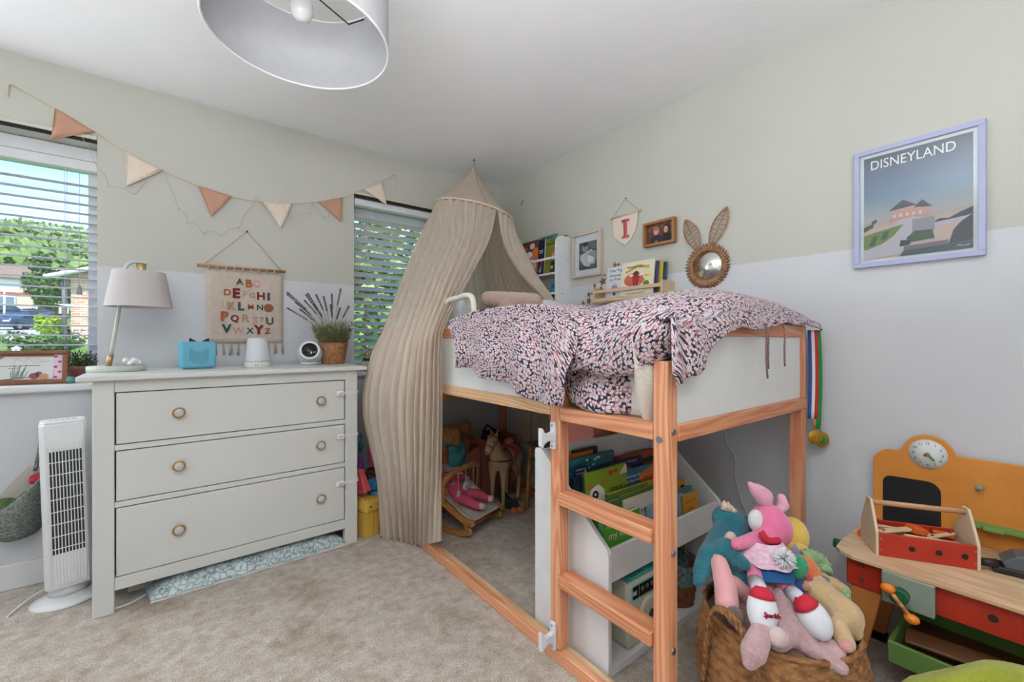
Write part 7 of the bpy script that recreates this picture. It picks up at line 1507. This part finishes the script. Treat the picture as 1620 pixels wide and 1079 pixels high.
m = MB(); m.lathe([(0, 0), (.006, 0), (.006, .02), (.010, .022), (.010, .032), (0, .034)], 16, Matrix.Translation((2.116, .176, .634)) @ Euler(RIGHT).to_matrix().to_4x4()); m.build('peg', M_SGG, wb, wc=True)
sc_ = [(.224, 2.116), (.224, 2.070), (.205, 2.066), (.200, 2.078), (.17, 2.078), (.165, 2.066), (.12, 2.064), (.115, 2.078), (.08, 2.078), (.075, 2.064), (.03, 2.064), (-.05, 2.07), (-.05, 2.116)]
m = MB(); m.prism([(b, a) for a, b in sc_], .012, Matrix.Translation((0, 0, .505)), .001); m.build('tool_rack', M_GRN, wb, wc=True)
# vice with crank
vc = MB().bb(1.690, 1.712, .228, .345, ZT_ - .105, ZT_ - .012, .003).build('vice_jaw', M_SGG, wb, wc=True); MB().bb(1.712, 1.728, .233, .340, ZT_ - .100, ZT_ - .004, .002).build('vice_back', M_SGG, wb, wc=True)
c0 = Vector((1.668, .300, ZT_ - .066)); m = MB(); m.cyl(c0 + Vector((-.008, 0, 0)), c0 + Vector((.022, 0, 0)), .021, n=20); m.build('crank_hub', M_DGN, vc, wc=True)
hd0, hd1 = c0 + Vector((-.016, .022, .022)), c0 + Vector((-.016, -.030, -.042)); m = MB(); m.cyl(hd0, hd1, .0065, n=10); m.build('crank_handle', M_BENT, vc, wc=True)
for p in (hd0, hd1): m = MB(); m.sph(p, (.014, .018, .014), 16, 10); m.build('crank_ball', M_OBALL, vc, wc=True)
# bits fixed on the table
m = MB(); m.lathe([(.016, 0), (.016, .028), (0, .028)], 16, Matrix.Translation((1.84, .477, ZT_ - .03)) @ Matrix.Rotation(R(-90), 4, 'X')); m.build('side_bolt', M_DGN, wb, wc=True)
# tray under the table
tr = MB().bb(1.742, 1.754, -.2, .34, .125, .19, .002).build('tray_front', M_GRN, wb, wc=True)
MB().bb(1.754, 2.08, -.2, .34, .125, .137).build('tray_floor', mat('tray_ply', (120, 82, 52), .6), wb, wc=True); MB().bb(2.068, 2.08, -.2, .34, .137, .275).build('tray_back', M_GRN, wb, wc=True); MB().bb(1.754, 2.068, .328, .34, .137, .19).build('tray_side', M_GRN, wb, wc=True)
m = MB(); m.text('TOOLS', .05, Matrix.Translation((1.7415, .13, .157)) @ Euler(RIGHT).to_matrix().to_4x4(), .0006, width=.16); m.build('tray_lettering', mat('pale_sage_ink', (166, 190, 140), .6), tr, wc=True)
# loose things on and under the bench
tbx = thing('toolbox', 'red wooden toy toolbox with dowel handle on the workbench', 'toolbox', (1.764, .373, ZT_), (0, 0, R(-60)))
MB().bb(.008, .244, 0, .008, 0, .072, .002).build('front_wall', M_RED, tbx); MB().bb(.008, .244, .124, .132, 0, .072, .002).build('back_wall', M_RED, tbx); MB().bb(.008, .244, .008, .124, 0, .008).build('box_floor', M_RED, tbx)
for x in (0, .244): m = MB(); m.prism([(0, 0), (.132, 0), (.132, .072), (.082, .165), (.05, .165), (0, .072)], .008, Matrix.Translation((x, 0, 0)) @ Matrix(((0, 0, 1, 0), (1, 0, 0, 0), (0, 1, 0, 0), (0, 0, 0, 1))), .002); m.build('end_panel', mat('pale_ply_edge', (226, 206, 176), .6), tbx)
MB().cyl((.0, .066, .150), (.252, .066, .150), .0085, n=14).build('dowel_handle', wood('dowel_beech', (222, 178, 140), (204, 154, 114), 'X', .5), tbx)
for x in (.09, .155, .215): MB().cyl((x, -.0008, .035), (x, .001, .035), .0085, n=16).build('hole', M_GAP, tbx)
for x in (.012, .24):
    for z in (.02, .055): MB().cyl((x, -.0012, z), (x, .001, z), .0032, n=8).build('screw', M_BOLT, tbx)
inv = chain(tbx)
def bit(label, name, c, d, rot, m_, holes=0, bev=.002):
    b = MB(); b.box((0, 0, 0), d, None, bev); o = b.build(name, m_); o.matrix_world = inv @ Matrix.Translation(c) @ Euler(rot).to_matrix().to_4x4(); tag(o, label, 'toy tool', 'wooden tools in the toolbox')
    L = inv @ Vector(c); o.location = L; o.rotation_euler = (rot[0], rot[1], rot[2] + R(-60))
    for k in range(holes): MB().cyl((d[0] * (.36 - .72 * k / max(1, holes - 1)), 0, d[2] / 2 - .0002), (d[0] * (.36 - .72 * k / max(1, holes - 1)), 0, d[2] / 2 + .0006), .005, n=12).build('hole', M_GAP, o)
    return o
M_BEECH = mat('beech_bit', (220, 190, 152), .55)
bit('pale wooden strip with holes lying across the toolbox', 'wooden_strip', (.075, .06, .068), (.12, .024, .008), (0, R(-6), .35), M_BEECH, 2)
bit('long pale wooden bar at the left of the toolbox', 'wooden_bar', (.07, .09, .062), (.11, .014, .008), (0, 0, -.2), M_BEECH)
bit('second pale wooden bar along the toolbox front', 'wooden_bar', (.15, .03, .062), (.14, .014, .008), (0, R(3), .06), M_BEECH)
bit('orange wooden block in the middle of the toolbox', 'orange_block', (.13, .075, .072), (.04, .045, .02), (0, R(12), .3), mat('orange_block_paint', (226, 104, 42), .5))
bit('third pale wooden bar at the right of the toolbox', 'wooden_bar', (.19, .07, .066), (.09, .014, .008), (0, R(-5), .5), M_BEECH, 2)
bit('orange wooden wedge at the right of the toolbox', 'orange_wedge', (.205, .095, .062), (.05, .02, .014), (0, 0, -.3), mat('orange_block_paint', (226, 104, 42), .5))
for i, c in enumerate(((.03, .03), (.10, .10), (.17, .10), (.05, .06), (.20, .03), (.12, .04))):
    bit(['short beech peg at the left front of the toolbox', 'short beech peg at the back of the toolbox', 'short beech peg at the right back of the toolbox', 'short beech peg left of the orange block', 'short beech peg at the right front of the toolbox', 'short beech peg before the orange block'][i], 'wooden_peg', (c[0], c[1], .05), (.05, .014, .014), (0, 0, i * 1.1), M_BEECH)
m = MB(); m.lathe([(.008, 0), (.0185, 0), (.0185, .018), (.008, .018), (.008, 0)], 6, smooth=False, cap=False); o = m.build('wooden_nut', mat('orange_block_paint', (226, 104, 42), .5)); o.location = (1.90, .435, ZT_ + .0005); tag(o, 'orange hexagonal wooden nut on the workbench corner', 'toy nut')
m = MB(); m.prism([(-.035, 0), (.03, 0), (.036, .006), (.03, .012), (.036, .02), (.028, .03), (.033, .04), (.022, .046), (.026, .056), (.012, .060), (-.01, .064), (-.03, .05)], .006, Matrix.Translation((0, .003, 0)) @ Matrix.Rotation(PI / 2, 4, 'X'), .001); o = m.build('toy_saw_blade', mat('grey_saw', (130, 138, 144), .5)); o.location = (1.85, .408, ZT_ + .0005); o.rotation_euler = (0, 0, R(24)); tag(o, 'grey toothed saw blade standing beside the toolbox', 'toy saw')
for i, (x, y) in enumerate(((1.985, .437), (2.005, .425))): m = MB(); m.lathe([(.006, 0), (.003, .004), (.003, .03), (.008, .032), (.008, .038), (0, .04)], 10); o = m.build('wooden_screw', mat('brown_screw', (150, 100, 56), .5)); o.location = (x, y, ZT_); o.rotation_euler = (0, R(-14 + 28 * i), 0); tag(o, ['left brown wooden screw standing behind the saw', 'right brown wooden screw standing behind the saw'][i], 'toy screw', 'brown wooden screws')
gt = thing('grey_toy_vehicle', 'dark grey plastic toy at the right end of workbench', 'toy', (1.95, .045, ZT_), (0, 0, R(-80)))
M_GT, M_GT2 = mat('dark_grey_plastic', (84, 92, 100), .4), mat('black_plastic', (30, 32, 34), .4)
m = MB(); m.prism([(-.07, .0), (.07, 0), (.075, .02), (.05, .045), (.0, .052), (-.05, .042), (-.078, .018)], .07, Matrix.Translation((0, .035, .022)) @ Matrix.Rotation(PI / 2, 4, 'X'), .006, 2); m.build('hull', M_GT, gt)
MB().box((0, 0, .012), (.19, .06, .022), None, .006, 2).build('base_skid', M_GT2, gt)
for k in range(5): MB().box((-.03 + .016 * k, -.0365, .052), (.007, .003, .022), (0, R(14), 0), .001).build('vent_slat', M_GT2, gt)
m = MB(); m.cyl((-.085, -.02, .026), (-.125, -.025, .022), .014, .010, 12); m.build('nozzle', M_GT2, gt)
m = MB(); m.tube([(1.86, .16 + .055 * math.cos(a), .1) if False else (1.86 + .028 * math.cos(a), .16 + .042 * math.sin(a), .152) for a in [2 * PI * k / 30 for k in range(30)]], .014, 8, closed=True, flat=(.3, 1)); o = m.build('bracelet', mat('purple_glitter_band', (110, 62, 96), .5, var=((60, 34, 60), 200))); tag(recenter(o), 'purple glitter bracelet lying in the green tray', 'bracelet')
m = MB(); m.box((0, 0, 0), (.06, .36, .010), (0, R(-14), R(8)), .002); o = m.build('wooden_plank', mat('dark_plank', (122, 84, 54), .5)); o.location = (1.82, .13, .203); tag(o, 'brown wooden plank resting across the green tray', 'plank')
# lime green plush at the lower right
lp = thing('lime_plush', 'lime green fluffy plush toy on the floor before the workbench', 'plush toy', (1.57, .08, 0))
M_LIME = plush_mat('lime_plush_fur', (176, 186, 50), (150, 160, 36), 22, .9)
blob('body', [((1.500, 0.180, .13), .125, (1.580, 0.040, .16), .15), ((1.580, 0.040, .16), .15, (1.600, -0.120, .15), .15), ((1.480, 0.200, .20), .075, (1.560, 0.080, .262), .085), ((1.560, 0.080, .262), .085, (1.620, -0.060, .27), .085)], M_LIME, lp, .012, wc=True)
m = MB(); m.tube(curve_pts([(1.445, 0.140, .26), (1.515, 0.030, .335), (1.560, -0.080, .34)], 12), .008, 6); m.build('seam_ridge', M_LIME, lp, wc=True)
